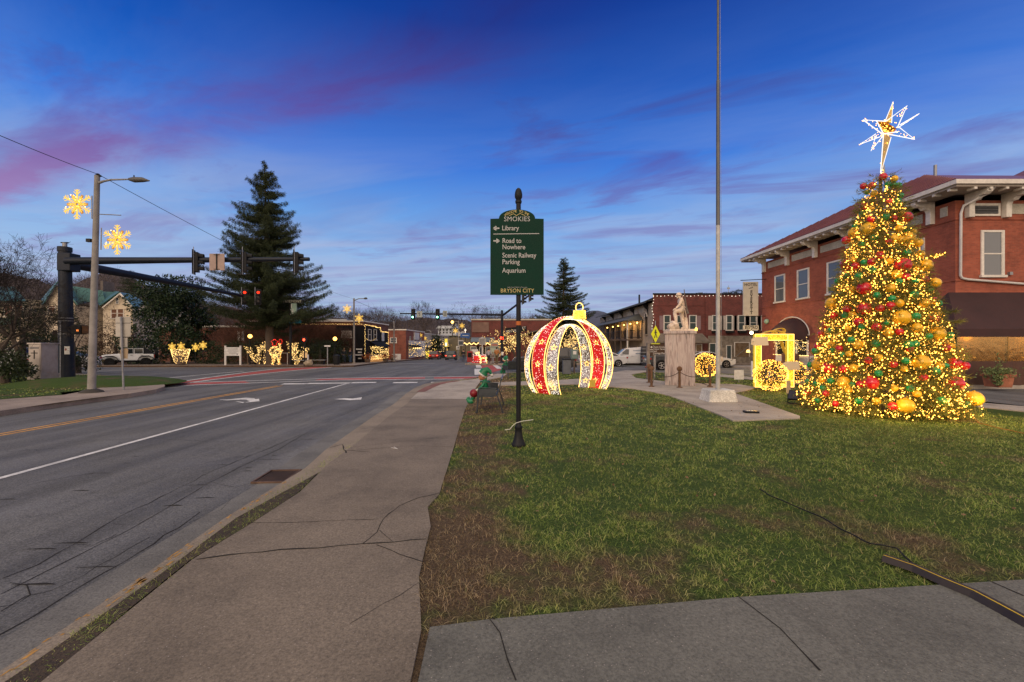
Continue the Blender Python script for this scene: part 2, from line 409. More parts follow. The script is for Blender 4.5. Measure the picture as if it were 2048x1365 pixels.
# ================= GROUND =================
def asphalt(name, base):
    m = bpy.data.materials.new(name); m.use_nodes = True; N = NT(m.node_tree)
    b = N.n('ShaderNodeBsdfPrincipled'); o = N.n('ShaderNodeOutputMaterial'); N.l(b.outputs[0], o.inputs[0])
    P = worldpos(N)
    def nz(s, d=6.0, r=.6, v=P):
        k = N.n('ShaderNodeTexNoise', i_Scale=s, i_Detail=d, i_Roughness=r); N.l(v, k.inputs['Vector']); return k.outputs[0]
    c = N.mix(1.0, (*base, 1), N.ramp(nz(.35), [(.3, .78), (.7, 1.2)]), 'MULTIPLY')
    mp = N.n('ShaderNodeMapping'); N.l(P, mp.inputs[0]); mp.inputs['Scale'].default_value = (1.6, .09, 1)   # long streaks along the lanes
    c = N.mix(1.0, c, N.ramp(nz(1.0, 4.0, .6, mp.outputs[0]), [(.32, .62), (.60, 1.14)]), 'MULTIPLY')
    c = N.mix(1.0, c, N.ramp(nz(70, 2.0), [(.25, .45), (.5, 1.0), (.78, 1.75)]), 'MULTIPLY')
    vo = N.n('ShaderNodeTexVoronoi', i_Scale=55.0); N.l(P, vo.inputs['Vector'])
    c = N.mix(N.ramp(vo.outputs['Distance'], [(.06, .55), (.16, 0.0)]), c, (.30, .30, .31, 1))
    st = nz(2.1, 5.0, .7); c = N.mix(N.ramp(st, [(.60, 0.0), (.74, .55)]), c, (base[0]*.45, base[1]*.45, base[2]*.45, 1))
    # cracks, only where a slow noise allows them
    wv = N.n('ShaderNodeVectorMath', operation='ADD'); N.l(P, wv.inputs[0])
    wn = N.n('ShaderNodeTexNoise', i_Scale=1.7, i_Detail=4.0); N.l(P, wn.inputs['Vector'])
    sc2 = N.n('ShaderNodeVectorMath', operation='SCALE'); sc2.inputs[3].default_value = .7; N.l(wn.outputs['Color'], sc2.inputs[0]); N.l(sc2.outputs[0], wv.inputs[1])
    mp2 = N.n('ShaderNodeMapping'); N.l(wv.outputs[0], mp2.inputs[0]); mp2.inputs['Scale'].default_value = (.8, .33, 1)
    vc = N.n('ShaderNodeTexVoronoi', feature='DISTANCE_TO_EDGE', i_Scale=1.0); N.l(mp2.outputs[0], vc.inputs['Vector'])
    ck = N.ramp(vc.outputs['Distance'], [(.0, 1.0), (.005, 0.0)])
    msk = N.ramp(nz(.22, 3.0), [(.52, 0.0), (.62, .6)])
    c = N.mix(N.math('MULTIPLY', ck, msk), c, (.012, .012, .013, 1))
    N.l(c, b.inputs['Base Color']); b.inputs['Specular IOR Level'].default_value = .35
    N.l(N.ramp(nz(.8), [(.3, .62), (.7, .9)]), b.inputs['Roughness'])
    bp = N.n('ShaderNodeBump', i_Strength=.5, i_Distance=.012); N.l(nz(85, 3.0), bp.inputs['Height']); N.l(bp.outputs[0], b.inputs['Normal'])
    MATS[name] = m; return m
def concrete(name, base, spots=True, dark=.55, grain=60):
    m = bpy.data.materials.new(name); m.use_nodes = True; N = NT(m.node_tree)
    b = N.n('ShaderNodeBsdfPrincipled', i_Roughness=.85); o = N.n('ShaderNodeOutputMaterial'); N.l(b.outputs[0], o.inputs[0])
    P = worldpos(N)
    def nz(s, d=6.0, r=.6):
        k = N.n('ShaderNodeTexNoise', i_Scale=s, i_Detail=d, i_Roughness=r); N.l(P, k.inputs['Vector']); return k.outputs[0]
    c = N.mix(1.0, (*base, 1), N.ramp(nz(.9, 7.0, .65), [(.28, .58), (.5, 1.0), (.72, 1.25)]), 'MULTIPLY')
    c = N.mix(1.0, c, N.ramp(nz(grain, 3.0, .7), [(.25, .5), (.5, 1.0), (.78, 1.5)]), 'MULTIPLY')
    if spots:
        vo = N.n('ShaderNodeTexVoronoi', i_Scale=26.0, i_Randomness=1.0); N.l(P, vo.inputs['Vector'])
        c = N.mix(N.ramp(vo.outputs['Distance'], [(.05, .8), (.12, 0.0)]), c, (.42, .37, .33, 1))
        v2 = N.n('ShaderNodeTexVoronoi', i_Scale=60.0); N.l(P, v2.inputs['Vector'])
        c = N.mix(N.ramp(v2.outputs['Distance'], [(.1, .5), (.2, 0.0)]), c, (base[0]*.35, base[1]*.32, base[2]*.3, 1))
    c = N.mix(N.ramp(nz(1.7, 4.0, .55), [(.62, 0.0), (.76, dark)]), c, (base[0]*.4, base[1]*.4, base[2]*.4, 1))
    N.l(c, b.inputs['Base Color'])
    bp = N.n('ShaderNodeBump', i_Strength=.45, i_Distance=.008); N.l(nz(grain*1.3, 3.0), bp.inputs['Height']); N.l(bp.outputs[0], b.inputs['Normal'])
    MATS[name] = m; return m
M_ASPH = asphalt('asphalt', (.120, .121, .119)); M_WALK = concrete('sidewalk_concrete', (.182, .150, .112)); M_PALE = concrete('pale_concrete', (.36, .32, .27), False, .3)
M_FRONT = concrete('grey_concrete', (.138, .136, .115)); M_KERB = concrete('kerb_concrete', (.23, .19, .14), False, .5); M_ISLE = concrete('island_concrete', (.27, .22, .18), False)
M_LINE = mat('worn_white_paint', (.62, .62, .60), .7, .28, 9); M_YEL = mat('worn_yellow_paint', (.52, .27, .06), .7, .3, 9); M_RED = mat('red_street_brick', (.36, .07, .06), .8, .3, 5, bump=.2)
M_CRACK = mat('crack_shadow_gap', (.018, .016, .014), 1, 0); M_SOIL = mat('damp_soil', (.055, .040, .028), .95, .4, 14, bump=.8)
def grassmat(name, blade):
    m = bpy.data.materials.new(name); m.use_nodes = True; N = NT(m.node_tree)
    b = N.n('ShaderNodeBsdfPrincipled', i_Roughness=.75); o = N.n('ShaderNodeOutputMaterial'); P = worldpos(N)
    def nz(s, d=5.0, r=.6, off=0):
        v = P
        if off:
            q = N.n('ShaderNodeVectorMath', operation='ADD'); N.l(P, q.inputs[0]); q.inputs[1].default_value = (off, off*.7, 0); v = q.outputs[0]
        k = N.n('ShaderNodeTexNoise', i_Scale=s, i_Detail=d, i_Roughness=r); N.l(v, k.inputs['Vector']); return k.outputs[0]
    s = N.n('ShaderNodeSeparateXYZ'); N.l(P, s.inputs[0])
    # worn brown belt beside the sidewalk, patches elsewhere
    belt = N.n('ShaderNodeMapRange', interpolation_type='SMOOTHSTEP'); N.l(s.outputs[0], belt.inputs[0]); belt.inputs[1].default_value = .5; belt.inputs[2].default_value = -.7
    b2_ = N.n('ShaderNodeMapRange'); N.l(s.outputs[0], b2_.inputs[0]); b2_.inputs[1].default_value = -2.4; b2_.inputs[2].default_value = -2.2
    front = N.n('ShaderNodeMapRange', interpolation_type='SMOOTHSTEP'); N.l(s.outputs[1], front.inputs[0]); front.inputs[1].default_value = 5.2; front.inputs[2].default_value = 3.4
    far = N.n('ShaderNodeMapRange', interpolation_type='SMOOTHSTEP'); N.l(s.outputs[1], far.inputs[0]); far.inputs[1].default_value = 9.5; far.inputs[2].default_value = 14.0
    dry = N.math('ADD', N.math('MULTIPLY', N.math('MULTIPLY', belt.outputs[0], b2_.outputs[0]), .205), N.math('MULTIPLY', front.outputs[0], .085))
    dry = N.math('ADD', dry, N.math('MULTIPLY', far.outputs[0], .055))
    f = N.math('ADD', N.math('ADD', nz(.85, 5, .62, 3.0), dry), N.math('MULTIPLY', N.math('SUBTRACT', nz(6.0), .5), .25))
    df = N.ramp(f, [(.56, 0.0), (.74, 1.0)])
    if blade:
        a = N.n('ShaderNodeAttribute', attribute_name='rnd')
        gr = N.ramp(a.outputs['Fac'], [(0, (.085, .14, .022, 1)), (.5, (.22, .30, .06, 1)), (.85, (.36, .41, .12, 1)), (1, (.46, .37, .18, 1))])
        br = N.ramp(a.outputs['Fac'], [(0, (.085, .060, .034, 1)), (.5, (.25, .175, .095, 1)), (.85, (.48, .37, .22, 1)), (1, (.07, .10, .03, 1))])
        t = N.mix(.85, gr, br); N.l(df, t.node.inputs[0])
        vr = N.ramp(nz(.33, 3.0), [(.3, .72), (.7, 1.25)])
        t = N.mix(1.0, t, vr, 'MULTIPLY')
        N.l(t, b.inputs['Base Color']); N.l(b.outputs[0], o.inputs[0]); b.inputs['Specular IOR Level'].default_value = .2
    else:
        k = nz(55, 4.0, .7)
        gr = N.ramp(k, [(.3, (.018, .038, .008, 1)), (.7, (.08, .125, .028, 1))]); br = N.ramp(k, [(.3, (.045, .031, .019, 1)), (.7, (.17, .118, .07, 1))])
        t = N.mix(df, gr, br); N.l(t, b.inputs['Base Color']); N.l(b.outputs[0], o.inputs[0]); b.inputs['Specular IOR Level'].default_value = .1
        bp = N.n('ShaderNodeBump', i_Strength=.8, i_Distance=.03); N.l(k, bp.inputs['Height']); N.l(bp.outputs[0], b.inputs['Normal'])
    MATS[name] = m; return m
M_LAWN = grassmat('lawn_turf', False); M_BLADE = grassmat('grass_blade', True); M_MULCH = mat('brown_mulch', (.10, .062, .040), .95, .4, 6, bump=.6)
M_DIRT = mat('far_ground_earth', (.07, .065, .045), .95, .3, .2)
sheet('ground', [(-1500, -60), (1500, -60), (1500, 2900), (-1500, 2900)], -.45, M_DIRT)
sheet('road', [(-140, -50), (110, -50), (110, 260), (-140, 260)], -.15, M_ASPH)
# ---- near block ----
NB = [(-2.7,-14),(-2.85,2.4),(-2.9,3.36),(-3.0,4.4),(-3.03,6.2),(-3.2,7.25),(-3.48,10.7),(-3.57,12.8),(-3.85,15.3),(-4.0,17.5),(-3.95,19.2),(-3.6,20.3),(-3.0,21.2),(-2.2,22.3),(-1.6,24.0),(-1.2,25.6),(-.5,26.6),(.6,27),(12.0,27),(13.2,25.6),(14.0,22),(14.3,13),(14.5,-14)]
def offs(poly, d):
    out = []; n = len(poly)
    for i in range(n):
        a, b, c = Vector(poly[i-1]), Vector(poly[i]), Vector(poly[(i+1) % n])
        n1 = (b-a).normalized(); n2 = (c-b).normalized(); t = (n1+n2); t.normalize(); out.append((b.x+t.y*d, b.y-t.x*d))
    return out
lawn = sheet('lawn', offs(NB, .13), -.012, M_LAWN)
# kerb ring
def kerb(name, line, wd, m, off=.0, h=.16):
    b = MB()
    P = []
    for p, q in zip(line, line[1:]):
        n = max(1, int(math.hypot(q[0]-p[0], q[1]-p[1])/1.5))
        for k in range(n): P.append((p[0]+(q[0]-p[0])*k/n, p[1]+(q[1]-p[1])*k/n))
    P.append(line[-1]); L = []
    for i, p in enumerate(P):
        a = Vector(P[max(i-1, 0)]); c = Vector(P[min(i+1, len(P)-1)]); t = (c-a).normalized(); nn = Vector((t.y, -t.x)); ww = wd(p) if callable(wd) else wd
        z = gz(p[1])+off; o = Vector(p); q = o+nn*ww
        L.append([(o.x, o.y, z-h), (o.x+nn.x*.012, o.y+nn.y*.012, z-.02), (o.x+nn.x*.035, o.y+nn.y*.035, z), (q.x, q.y, z), (q.x, q.y, z-h)])
    vs = [v for s in L for v in s]; fs = []
    for i in range(len(L)-1):
        for k in range(4): fs.append((i*5+k, i*5+k+1, (i+1)*5+k+1, (i+1)*5+k))
    b.add(vs, fs); o = b.build(name, m, smooth=True); o['kind'] = 'structure'; return o
def kerbw(p): return .15 if p[1] < 5.6 else (.42 if p[1] > 6.4 else .15+.27*(p[1]-5.6)/.8)
mk = M_KERB
kerb('kerb', NB[:19]+NB[19:], lambda p: kerbw(p) if p[0] < 0 and p[1] < 22 else .18, mk, off=.002)
# worn yellow paint flakes on the near kerb
b = MB()
for i in range(120):
    y = random.uniform(1.2, 5.6); 
    if random.random() > .45+.5*math.sin(y*2.3)**2: continue
    x = float(np.interp(y, [2.4, 3.36, 4.4, 6.2], [-2.85, -2.9, -3.0, -3.03])); o_ = random.uniform(.03, .10); l = random.uniform(.02, .10); d = random.uniform(.006, .022)
    b.add([(x+o_, y, .0035), (x+o_+d, y+.01, .0035), (x+o_+d*.7, y+l, .0035), (x+o_-.004, y+l*.8, .0035)], [(0, 1, 2, 3)])
o = b.build('kerb_paint', mat('kerb_yellow', (.42, .23, .06), .8, .3, 20)); o['kind'] = 'structure'
SW = [(-2.5,-14),(-2.5,2.27),(-2.58,2.9),(-2.66,3.55),(-2.60,4.3),(-2.57,5.17),(-2.75,6.4),(-2.80,7.42),(-3.06,10.7),(-3.14,12.8),(-3.3,13.9),(-1.36,13.9),(-1.28,11.6),(-1.12,9),(-1.0,7.24),(-.87,5.08),(-.93,4.7),(-.80,4.2),(-.77,3.82),(-.72,3.3),(-.57,2.68),(-.54,2.27),(-.5,-14)]
sheet('sidewalk', SW, .006, M_WALK, skirt=.03)
SW2 = [(-3.3,13.904),(-3.43,15.3),(-3.58,17.5),(-3.52,19.0),(-3.2,19.95),(-2.6,20.8),(-1.9,21.7),(-1.35,23.2),(-.9,25.6),(-.3,25.6),(-.5,23.0),(-1.5,20.5),(-1.5,18.2),(-1.39,15.05),(-1.36,13.904)]
sheet('sidewalk', SW2, .006, M_PALE, skirt=.02)
b = MB()
def ppoly(pts, off): return [G(x, y, off) for x, y in pts]
P = [(-3.56,15.9),(-3.6,17.5),(-3.53,18.9),(-3.25,19.9),(-2.7,20.7),(-2.5,20.5),(-2.95,19.6),(-3.15,18.6),(-3.22,17.5),(-3.25,15.9)]
o = sheet('kerb_ramp', P, .011, mat('dull_brick_paving', (.22,.10,.075), .85, .3, 6, bump=.2))
FS = [(-.47,-14),(-.50,2.3),(-.52,2.70),(-.13,2.78),(1.6,3.02),(3.9,3.245),(14.4,4.2),(14.4,-14)]
sheet('sidewalk', FS, .008, M_FRONT, skirt=.03)
# path & statue plaza (traced on the lawn)
PL = ppoly([(985,766),(1100,762),(1190,757),(1225,746),(1250,742),(1310,742),(1262,750),(1272,757),(1330,764),(1400,768),(1480,770),(1512,776),(1500,781),(1468,787),(1600,834),(1600,838),(1466,843),(1432,828),(1340,793),(1300,784),(1262,778),(1150,770),(985,772)], .0)
sheet('path', PL, .02, M_PALE, skirt=.06)
sheet('path', ppoly([(1440,754),(1600,770),(1960,815),(2300,850),(2300,835),(1960,806),(1600,763),(1441,749)], 0), .01, M_PALE, skirt=.03)
# expansion joints & cracks drawn as thin dark gaps
b = MB()
def jl(pts, wd=.012, off=.009, seg=.12, wob=.012):
    Q = []
    P3 = [G(x, y, 0) for x, y in pts]
    for p, q in zip(P3, P3[1:]):
        n = max(1, int(math.dist(p[:2], q[:2])/seg))
        for k in range(n):
            t = k/n; Q.append((p[0]+(q[0]-p[0])*t+random.uniform(-wob, wob), p[1]+(q[1]-p[1])*t+random.uniform(-wob, wob), off+gz(p[1])))
    Q.append((P3[-1][0], P3[-1][1], off+gz(P3[-1][1])))
    b.ribbon(Q, [wd*random.uniform(.4, 1.3) for _ in Q])
jl([(390,1121),(460,1112),(560,1102),(640,1097),(725,1090),(790,1086),(853,1080)], .016)
jl([(488,1049),(600,1046),(700,1041),(757,1040)], .006); jl([(878,988),(840,997),(800,1013),(765,1040),(752,1066),(725,1090)], .010)
jl([(757,1062),(785,1085)], .006); jl([(755,1091),(800,1112),(846,1126)], .013); jl([(853,1160),(700,1250)], .004, wob=.02); jl([(905,895),(830,893),(745,899),(690,903)], .008, wob=.004); jl([(927,815),(800,817)], .010, wob=.002)
jl([(690,902),(740,905)], .012); jl([(693,907),(683,890),(660,897)], .02); jl([(776,836),(895,833)], .008, wob=.003); jl([(700,896),(880,876)], .006)
for y in (12.2,): b.ribbon([(-3.1, y, .009), (-1.3, y, .009)], .012)
jl([(983,1240),(1000,1270),(1015,1320),(1032,1365)], .007, off=.011); jl([(1475,1195),(1560,1260),(1640,1345)], .012, off=.011, wob=.0); jl([(1975,1163),(2048,1195)], .012, off=.011, wob=.0); jl([(985,1239),(990,1242)], .01, off=.011)
for a, c in (((1318,785),(1480,784)), ((1432,824),(1555,824))): jl([a, c], .02, off=.023, wob=0)
o = b.build('sidewalk_crack', M_CRACK, fixn=False); o['kind'] = 'structure'
b = MB()
def rc(pts, wd=.012, wob=.025, off=-.146):
    Q = []; P3 = [G(x, y, -.15) for x, y in pts]
    for p, q in zip(P3, P3[1:]):
        n = max(1, int(math.dist(p[:2], q[:2])/.15))
        for k in range(n):
            t = k/n; Q.append((p[0]+(q[0]-p[0])*t+random.uniform(-wob, wob), p[1]+(q[1]-p[1])*t+random.uniform(-wob, wob), off+gz(p[1])))
    Q.append((P3[-1][0], P3[-1][1], off+gz(P3[-1][1]))); b.ribbon(Q, [wd*random.uniform(.3, 1.4) for _ in Q])
rc([(0,1190),(120,1130),(240,1070),(330,1020),(420,965),(500,925),(560,898),(640,850),(790,787)], .009, .01)
rc([(0,1160),(80,1128),(170,1075),(250,1030),(340,985),(430,940),(520,905),(600,870)], .011)
rc([(0,1275),(60,1235),(120,1200),(200,1150),(280,1105),(350,1058),(400,1025)], .012, .03)
rc([(0,1225),(50,1195),(100,1180),(160,1155),(230,1112),(300,1075)], .007, .03)
rc([(420,965),(470,975),(540,955),(600,930)], .006); rc([(150,1090),(185,1092),(220,1078),(232,1070)], .006); rc([(380,1045),(440,1020),(465,995)], .006)
rc([(20,1165),(60,1170),(62,1190),(30,1210),(0,1215)], .007); rc([(220,1050),(260,1052),(290,1045)], .005)
rc([(0,905),(120,897),(200,880),(320,878),(420,884),(500,885)], .007, .02); rc([(70,967),(150,952),(190,947)], .008); rc([(280,970),(420,925),(500,912),(560,900)], .005)
for i in range(26):   # short spalls
    x = random.uniform(-6.6, -3.7); y = random.uniform(3.2, 9); a = random.uniform(-.2, .2)
    b.ribbon([(x, y, -.1455), (x+.10+a, y+.02, -.1455), (x+.2+a, y+.01, -.1455)], [.004, random.uniform(.01, .03), .004])
o = b.build('road_crack', M_CRACK, fixn=False); o['kind'] = 'structure'
# road markings
b = MB()
def stripe(a, c, wd, off=-.146, n=12):
    A = G(*a, -.15); C = G(*c, -.15); ys = sorted(set([A[1]+(C[1]-A[1])*k/n for k in range(n+1)]+[y for y in GT if min(A[1], C[1]) < y < max(A[1], C[1])]), reverse=A[1] > C[1])
    pts = []
    for y in ys:
        t = (y-A[1])/(C[1]-A[1]) if abs(C[1]-A[1]) > 1e-6 else 0
        pts.append((A[0]+(C[0]-A[0])*t, y, gz(y)+off))
    if abs(C[1]-A[1]) < 1e-6: pts = [(A[0], A[1], gz(A[1])+off), (C[0], C[1], gz(C[1])+off)]
    b.ribbon(pts, wd)
A = G(0,957,-.15); b.ribbon([(A[0]+.12, 1.0, -.146), (A[0], A[1], -.146), (-8.07, 20.8, -.146)], .11)
for a, c, ww in (((565,768.5),(612,768),.5), ((615,767.5),(700,766.5),.5), ((703,766),(752,765.5),.5), ((786,766),(835,765.5),.5), ((862,765.5),(871,765.4),.5)): stripe(a, c, ww)
for a, c in (((305,759.5),(488,743)), ((318,770),(566,737)), ((566,737),(648,732.5)), ((381,765.5),(489,752)), ((489,752),(664,735)), ((381,765.5),(680,757)), ((340,772.5),(490,767)), ((490,767),(680,760.5)), ((680,757),(962,753)), ((680,760.5),(962,758))): stripe(a, c, .2)
for a, c in (((956,730),(958,736)), ((955,738),(957,750)), ((990,731),(1000,738))): stripe(a, c, .5)
stripe((440,800),(480,800),.12); stripe((700,729),(870,727),.25)
# turn arrow and straight arrow, worn
def flat(pts, off=-.1455):
    P3 = [G(x, y, -.15) for x, y in pts]; b.add([(p[0], p[1], p[2]+.0045) for p in P3], [tuple(range(len(P3)))])
flat([(446,802),(470,798),(492,796),(508,797),(511,799),(518,798),(519,803),(508,804),(490,806),(500,803),(492,800),(475,800)])
flat([(470,803),(486,807),(489,805)]); flat([(668,799),(690,797),(705,798),(724,795),(722,800),(700,801),(688,800)])
o = b.build('road_marking', M_LINE, fixn=False); o['kind'] = 'structure'
b = MB()
for d in (-.11, .11): b.ribbon([(-11.0+d, 2, -.146), (-10.97+d, 9.14, -.146), (-10.77+d, 19.8, -.146)], .10)
o = b.build('road_marking', M_YEL, fixn=False); o['kind'] = 'structure'
b = MB()
def rpoly(pts): sheet('crosswalk', [G(x, y, -.15)[:2] for x, y in pts], -.148, M_RED)
rpoly([(318,771),(566,738),(648,733.5),(664,734.5),(489,751),(381,764.5),(340,771.8)]); rpoly([(345,771.5),(381,766.2),(489,763),(500,766),(400,769)])
rpoly([(640,758),(850,754.5),(850,757.8),(630,761)]); rpoly([(868,755),(955,753.6),(953,757.5),(868,758)]); rpoly([(962,731),(990,731),(1003,740),(966,752)])
b = MB(); ka = [(-2.84,-6),(-2.86,2),(-2.92,3.36),(-3.02,4.8),(-3.03,6.2),(-3.2,7.25),(-3.34,9),(-3.48,10.7),(-3.57,12.8),(-3.85,15.3),(-4.0,17.3)]; kb = [(-3.3,-6),(-3.3,2),(-3.4,3.36),(-3.48,4.8),(-3.55,6.2),(-3.75,7.25),(-3.9,9),(-4.02,10.7),(-4.1,12.8),(-4.4,15.3),(-4.55,17.3)]
b.add([(p[0]+.02, p[1], -.1465) for p in ka]+[(p[0], p[1], -.1465) for p in kb], [(i, i+1, i+12, i+11) for i in range(10)]); o = b.build('gutter', concrete('gutter_concrete', (.155,.152,.140), False, .6), fixn=False); o['kind'] = 'structure'
# ---- storm drain ----
t = thing('storm_drain', (-3.27, 6.25, -.145), 'rusty slotted storm drain grate beside the kerb', 'drain', rz=R(4)); t.scale = (.8, .72, 1)
MG = mat('rusty_grate_iron', (.14, .09, .065), .7, .4, 12, metal=.5)
b = MB()
for k in range(12): b.box((-.41+.042*k, .0, .008), (.013, .75, .010))
b.box((-.2, -.39, .012), (.52, .04, .024)); b.box((-.2, .39, .012), (.52, .04, .024)); b.box((-.47, 0, .012), (.03, .8, .024)); b.box((.07, 0, .012), (.03, .8, .024)); b.build('grate', MG, t)
MB().box((-.2, 0, .003), (.5, .74, .004)).build('drain_well', M_CRACK, t)
# ---- left corner island ----
LB = [(-13.75,-14),(-13.75,11.45),(-13.9,12.8),(-13.9,14.1),(-13.85,15.5),(-14.1,16.9),(-14.7,18.06),(-15.5,19.0),(-16.6,20.0),(-18.0,21.3),(-19.4,22.3),(-22.3,24),(-26,25.6),(-32,27),(-90,30),(-90,-14)]
sheet('corner_sidewalk', list(reversed(offs(list(reversed(LB)), -.01))), .0, M_ISLE, skirt=.15)
kerb('kerb', list(reversed(LB[:15])), -.001, M_ISLE) if False else None
b = MB()
LG = [G(x, y, 0)[:2] for x, y in ((120,786),(180,780.5),(225,770),(233,761),(215,752),(160,750))]
LG = [(-40, 13.0), (-16.9, 13.2)] + [(-15.8, 15.0)] + LG + [(-26.5, 24.8), (-45, 25.6)]
sheet('grass_verge', LG, .012, M_LAWN)
b = MB()   # low mound with rounded edge
cx, cy_ = -18.6, 18.9
b.lathe([(2.9,.0),(2.6,.09),(2.0,.20),(1.1,.28),(.05,.31)], (-18.9, 19.5, 0), 28, 1.25, .85); o = b.build('grass_mound', M_LAWN, smooth=True); o['kind'] = 'structure'
# ---- far blocks ----
sheet('park_ground', [(-90,39.3),(-15.6,39.3),(-14.8,40),(-15.3,44),(-17.2,60),(-18.5,100),(-19,150),(-90,150)], .0, M_MULCH, skirt=.15)
sheet('sidewalk', [(-90,39.32),(-15.6,39.32),(-14.82,40.02),(-15.32,44),(-17.22,60),(-18.52,100),(-19,150),(-21,150),(-20.6,100),(-19.3,60),(-17.6,46),(-17.3,41.6),(-90,41.2)], .006, M_ISLE)
sheet('sidewalk', [(-5.2,47.2),(-4.0,46.0),(60,46.0),(60,160),(-6,160),(-5.6,90),(-5.4,60)], .0, M_ISLE, skirt=.15)
sheet('grass_verge', [(-2.2,49.5),(2,48.6),(12,48.6),(12,54),(-2.2,56)], .008, M_LAWN)
sheet('sidewalk', [(19.3,18.45),(60,18.45),(60,40),(20.2,40),(19.4,38)], -.005, M_PALE, skirt=.15)
# ---- grass blades (stuff) ----
def blades(n, x0, x1, y0, y1, dens_fall, hole, keep, h, wd, name, label):
    U = rs.rand(n); Y = y0*(y1/y0)**U if dens_fall else y0+(y1-y0)*U
    X = x0+(x1-x0)*rs.rand(n)
    TC = max(1, n//14); U = rs.rand(TC); tY = y0*(y1/y0)**U if dens_fall else y0+(y1-y0)*U; tX = x0+(x1-x0)*rs.rand(TC)
    ti = rs.randint(TC, size=n); mixc = rs.rand(n) < .6; sp_ = .022*np.clip(tY[ti]/5, .8, 3)
    X = np.where(mixc, tX[ti]+rs.normal(size=n)*sp_, X); Y = np.where(mixc, tY[ti]+rs.normal(size=n)*sp_, Y)
    P = np.stack([X, Y], 1); m_ = inpoly(P, keep)
    for hp in hole: m_ &= ~inpoly(P, hp)
    P = P[m_]; k = len(P)
    # clumping: discard by pseudo-noise
    cn = np.sin(P[:,0]*5.1+np.sin(P[:,1]*3.3)*2)+np.sin(P[:,1]*6.7+np.sin(P[:,0]*4.1)*2)
    sel = rs.rand(k) < .62+.2*cn; P = P[sel]; k = len(P)
    hh = h*(.45+rs.rand(k)*1.0)*(1+.25*np.sin(P[:,0]*2.3)*np.sin(P[:,1]*1.9)); lean = rs.normal(size=(k, 2))*.75
    z0 = np.array([gz(y) for y in P[:,1]])-.014; sc_ = np.clip(P[:,1]/6, .75, 3.0)
    base = np.stack([P[:,0], P[:,1], z0], 1); D = np.stack([lean[:,0], lean[:,1], np.ones(k)*.8], 1); D /= np.linalg.norm(D, axis=1, keepdims=True)
    S = np.stack([-lean[:,1]+.01, lean[:,0], np.zeros(k)], 1); S /= np.linalg.norm(S, axis=1, keepdims=True); an = rs.rand(k)*3.14; S = S*np.cos(an)[:,None]+np.stack([S[:,1], -S[:,0], S[:,2]], 1)*np.sin(an)[:,None]
    wv_ = (wd*sc_)[:,None]; mid = base+D*(hh*.55)[:,None]; tip = base+D*(hh)[:,None]+np.stack([lean[:,0]*hh*.5, lean[:,1]*hh*.5, -hh*.25], 1)
    vs = np.stack([base-S*wv_/2, base+S*wv_/2, mid+S*wv_*.4, mid-S*wv_*.4, tip], 1).reshape(-1, 3)
    i = np.arange(k)*5; f = np.concatenate([np.stack([i, i+1, i+2], 1), np.stack([i, i+2, i+3], 1), np.stack([i+3, i+2, i+4], 1)])
    o = npmesh(name, vs, f, M_BLADE, attrs={'rnd': np.repeat(rs.rand(k), 5)}); tag(o, label, 'grass', kind='stuff'); return o
holes = [SW, SW2, FS, [p[:2] for p in PL]]
inner = offs(NB, .14)
blades(430000, -2.9, 12.5, 2.6, 16.0, True, holes, inner, .055, .0042, 'grass', 'patchy green and straw brown turf on the square')
blades(60000, -3.0, 14, 14.0, 27, True, holes, inner, .05, .010, 'grass', 'thin grass around the statue and arch')
vg = [(-2.74,1.2),(-2.52,1.2),(-2.5,2.27),(-2.6,2.9),(-2.68,3.55),(-2.6,4.3),(-2.59,5.17),(-2.85,6.3),(-2.9,5.0),(-2.85,4.2),(-2.76,3.3)]
blades(26000, -2.95, -2.45, 1.2, 6.5, True, [], vg, .03, .005, 'grass', 'weedy strip of grass between kerb and sidewalk')
b_ = sheet('soil_strip', [(-2.71,-14),(-2.5,-14),(-2.5,2.27),(-2.6,2.9),(-2.68,3.55),(-2.6,4.3),(-2.59,5.17),(-2.8,6.6),(-2.88,5.4),(-2.85,4.2),(-2.75,3.3),(-2.70,2.2)], .001, M_SOIL)
LGp = [p for p in LG]
blades(42000, -26, -14.5, 13, 26, False, [], LGp, .07, .014, 'grass', 'short grass on the corner by the traffic signal pole')
# fallen leaves: countless small litter
n = 260; P = np.stack([rs.rand(n)*11-1.0, 2.6*(14/2.6)**rs.rand(n)], 1); ok = inpoly(P, inner)
for hp in holes[:3]: ok &= ~inpoly(P, hp)
P = P[ok]; n = len(P); D = np.stack([rs.normal(size=n), rs.normal(size=n), rs.rand(n)*.5+.05], 1)
o = leaves('leaf_litter', np.stack([P[:,0], P[:,1], np.full(n, .022)], 1), D, .045, .03, leafmat('fallen_leaf', (.10,.055,.025), (.24,.16,.09)), quad=True); tag(o, 'dry fallen leaves scattered over the turf', 'leaves', kind='stuff')
# ================= NEAR OBJECTS =================
M_BLACKP = mat('black_powder_paint', (.012, .013, .015), .5, .25, 8, spec=.2); M_GREEN = mat('dark_green_sign', (.004, .032, .021), .6, .08, 6, spec=.12)
M_SILV = mat('reflective_grey_lettering', (.42, .43, .43), .5, 0); M_GOLD = mat('gold_lettering', (.55, .45, .18), .5, 0); M_WHITE = mat('white_paint', (.62, .62, .60), .6, .15, 6)
M_WARM = glowmat('warm_bulb', (1, .42, .055), 9.0); M_WARMF = glowmat('warm_bulb_far', (1, .62, .20), 3.2, 'NONE'); M_COOL = glowmat('white_bulb', (1, .88, .72), 2.6); M_REDB = glowmat('red_bulb', (1, .05, .03), 3.5, 'NONE')
M_DSTEEL = mat('dull_galvanised_steel', (.30, .31, .32), .5, .2, 8, metal=.6); M_WOOD = mat('weathered_wood', (.16, .12, .09), .85, .3, 9, bump=.3)
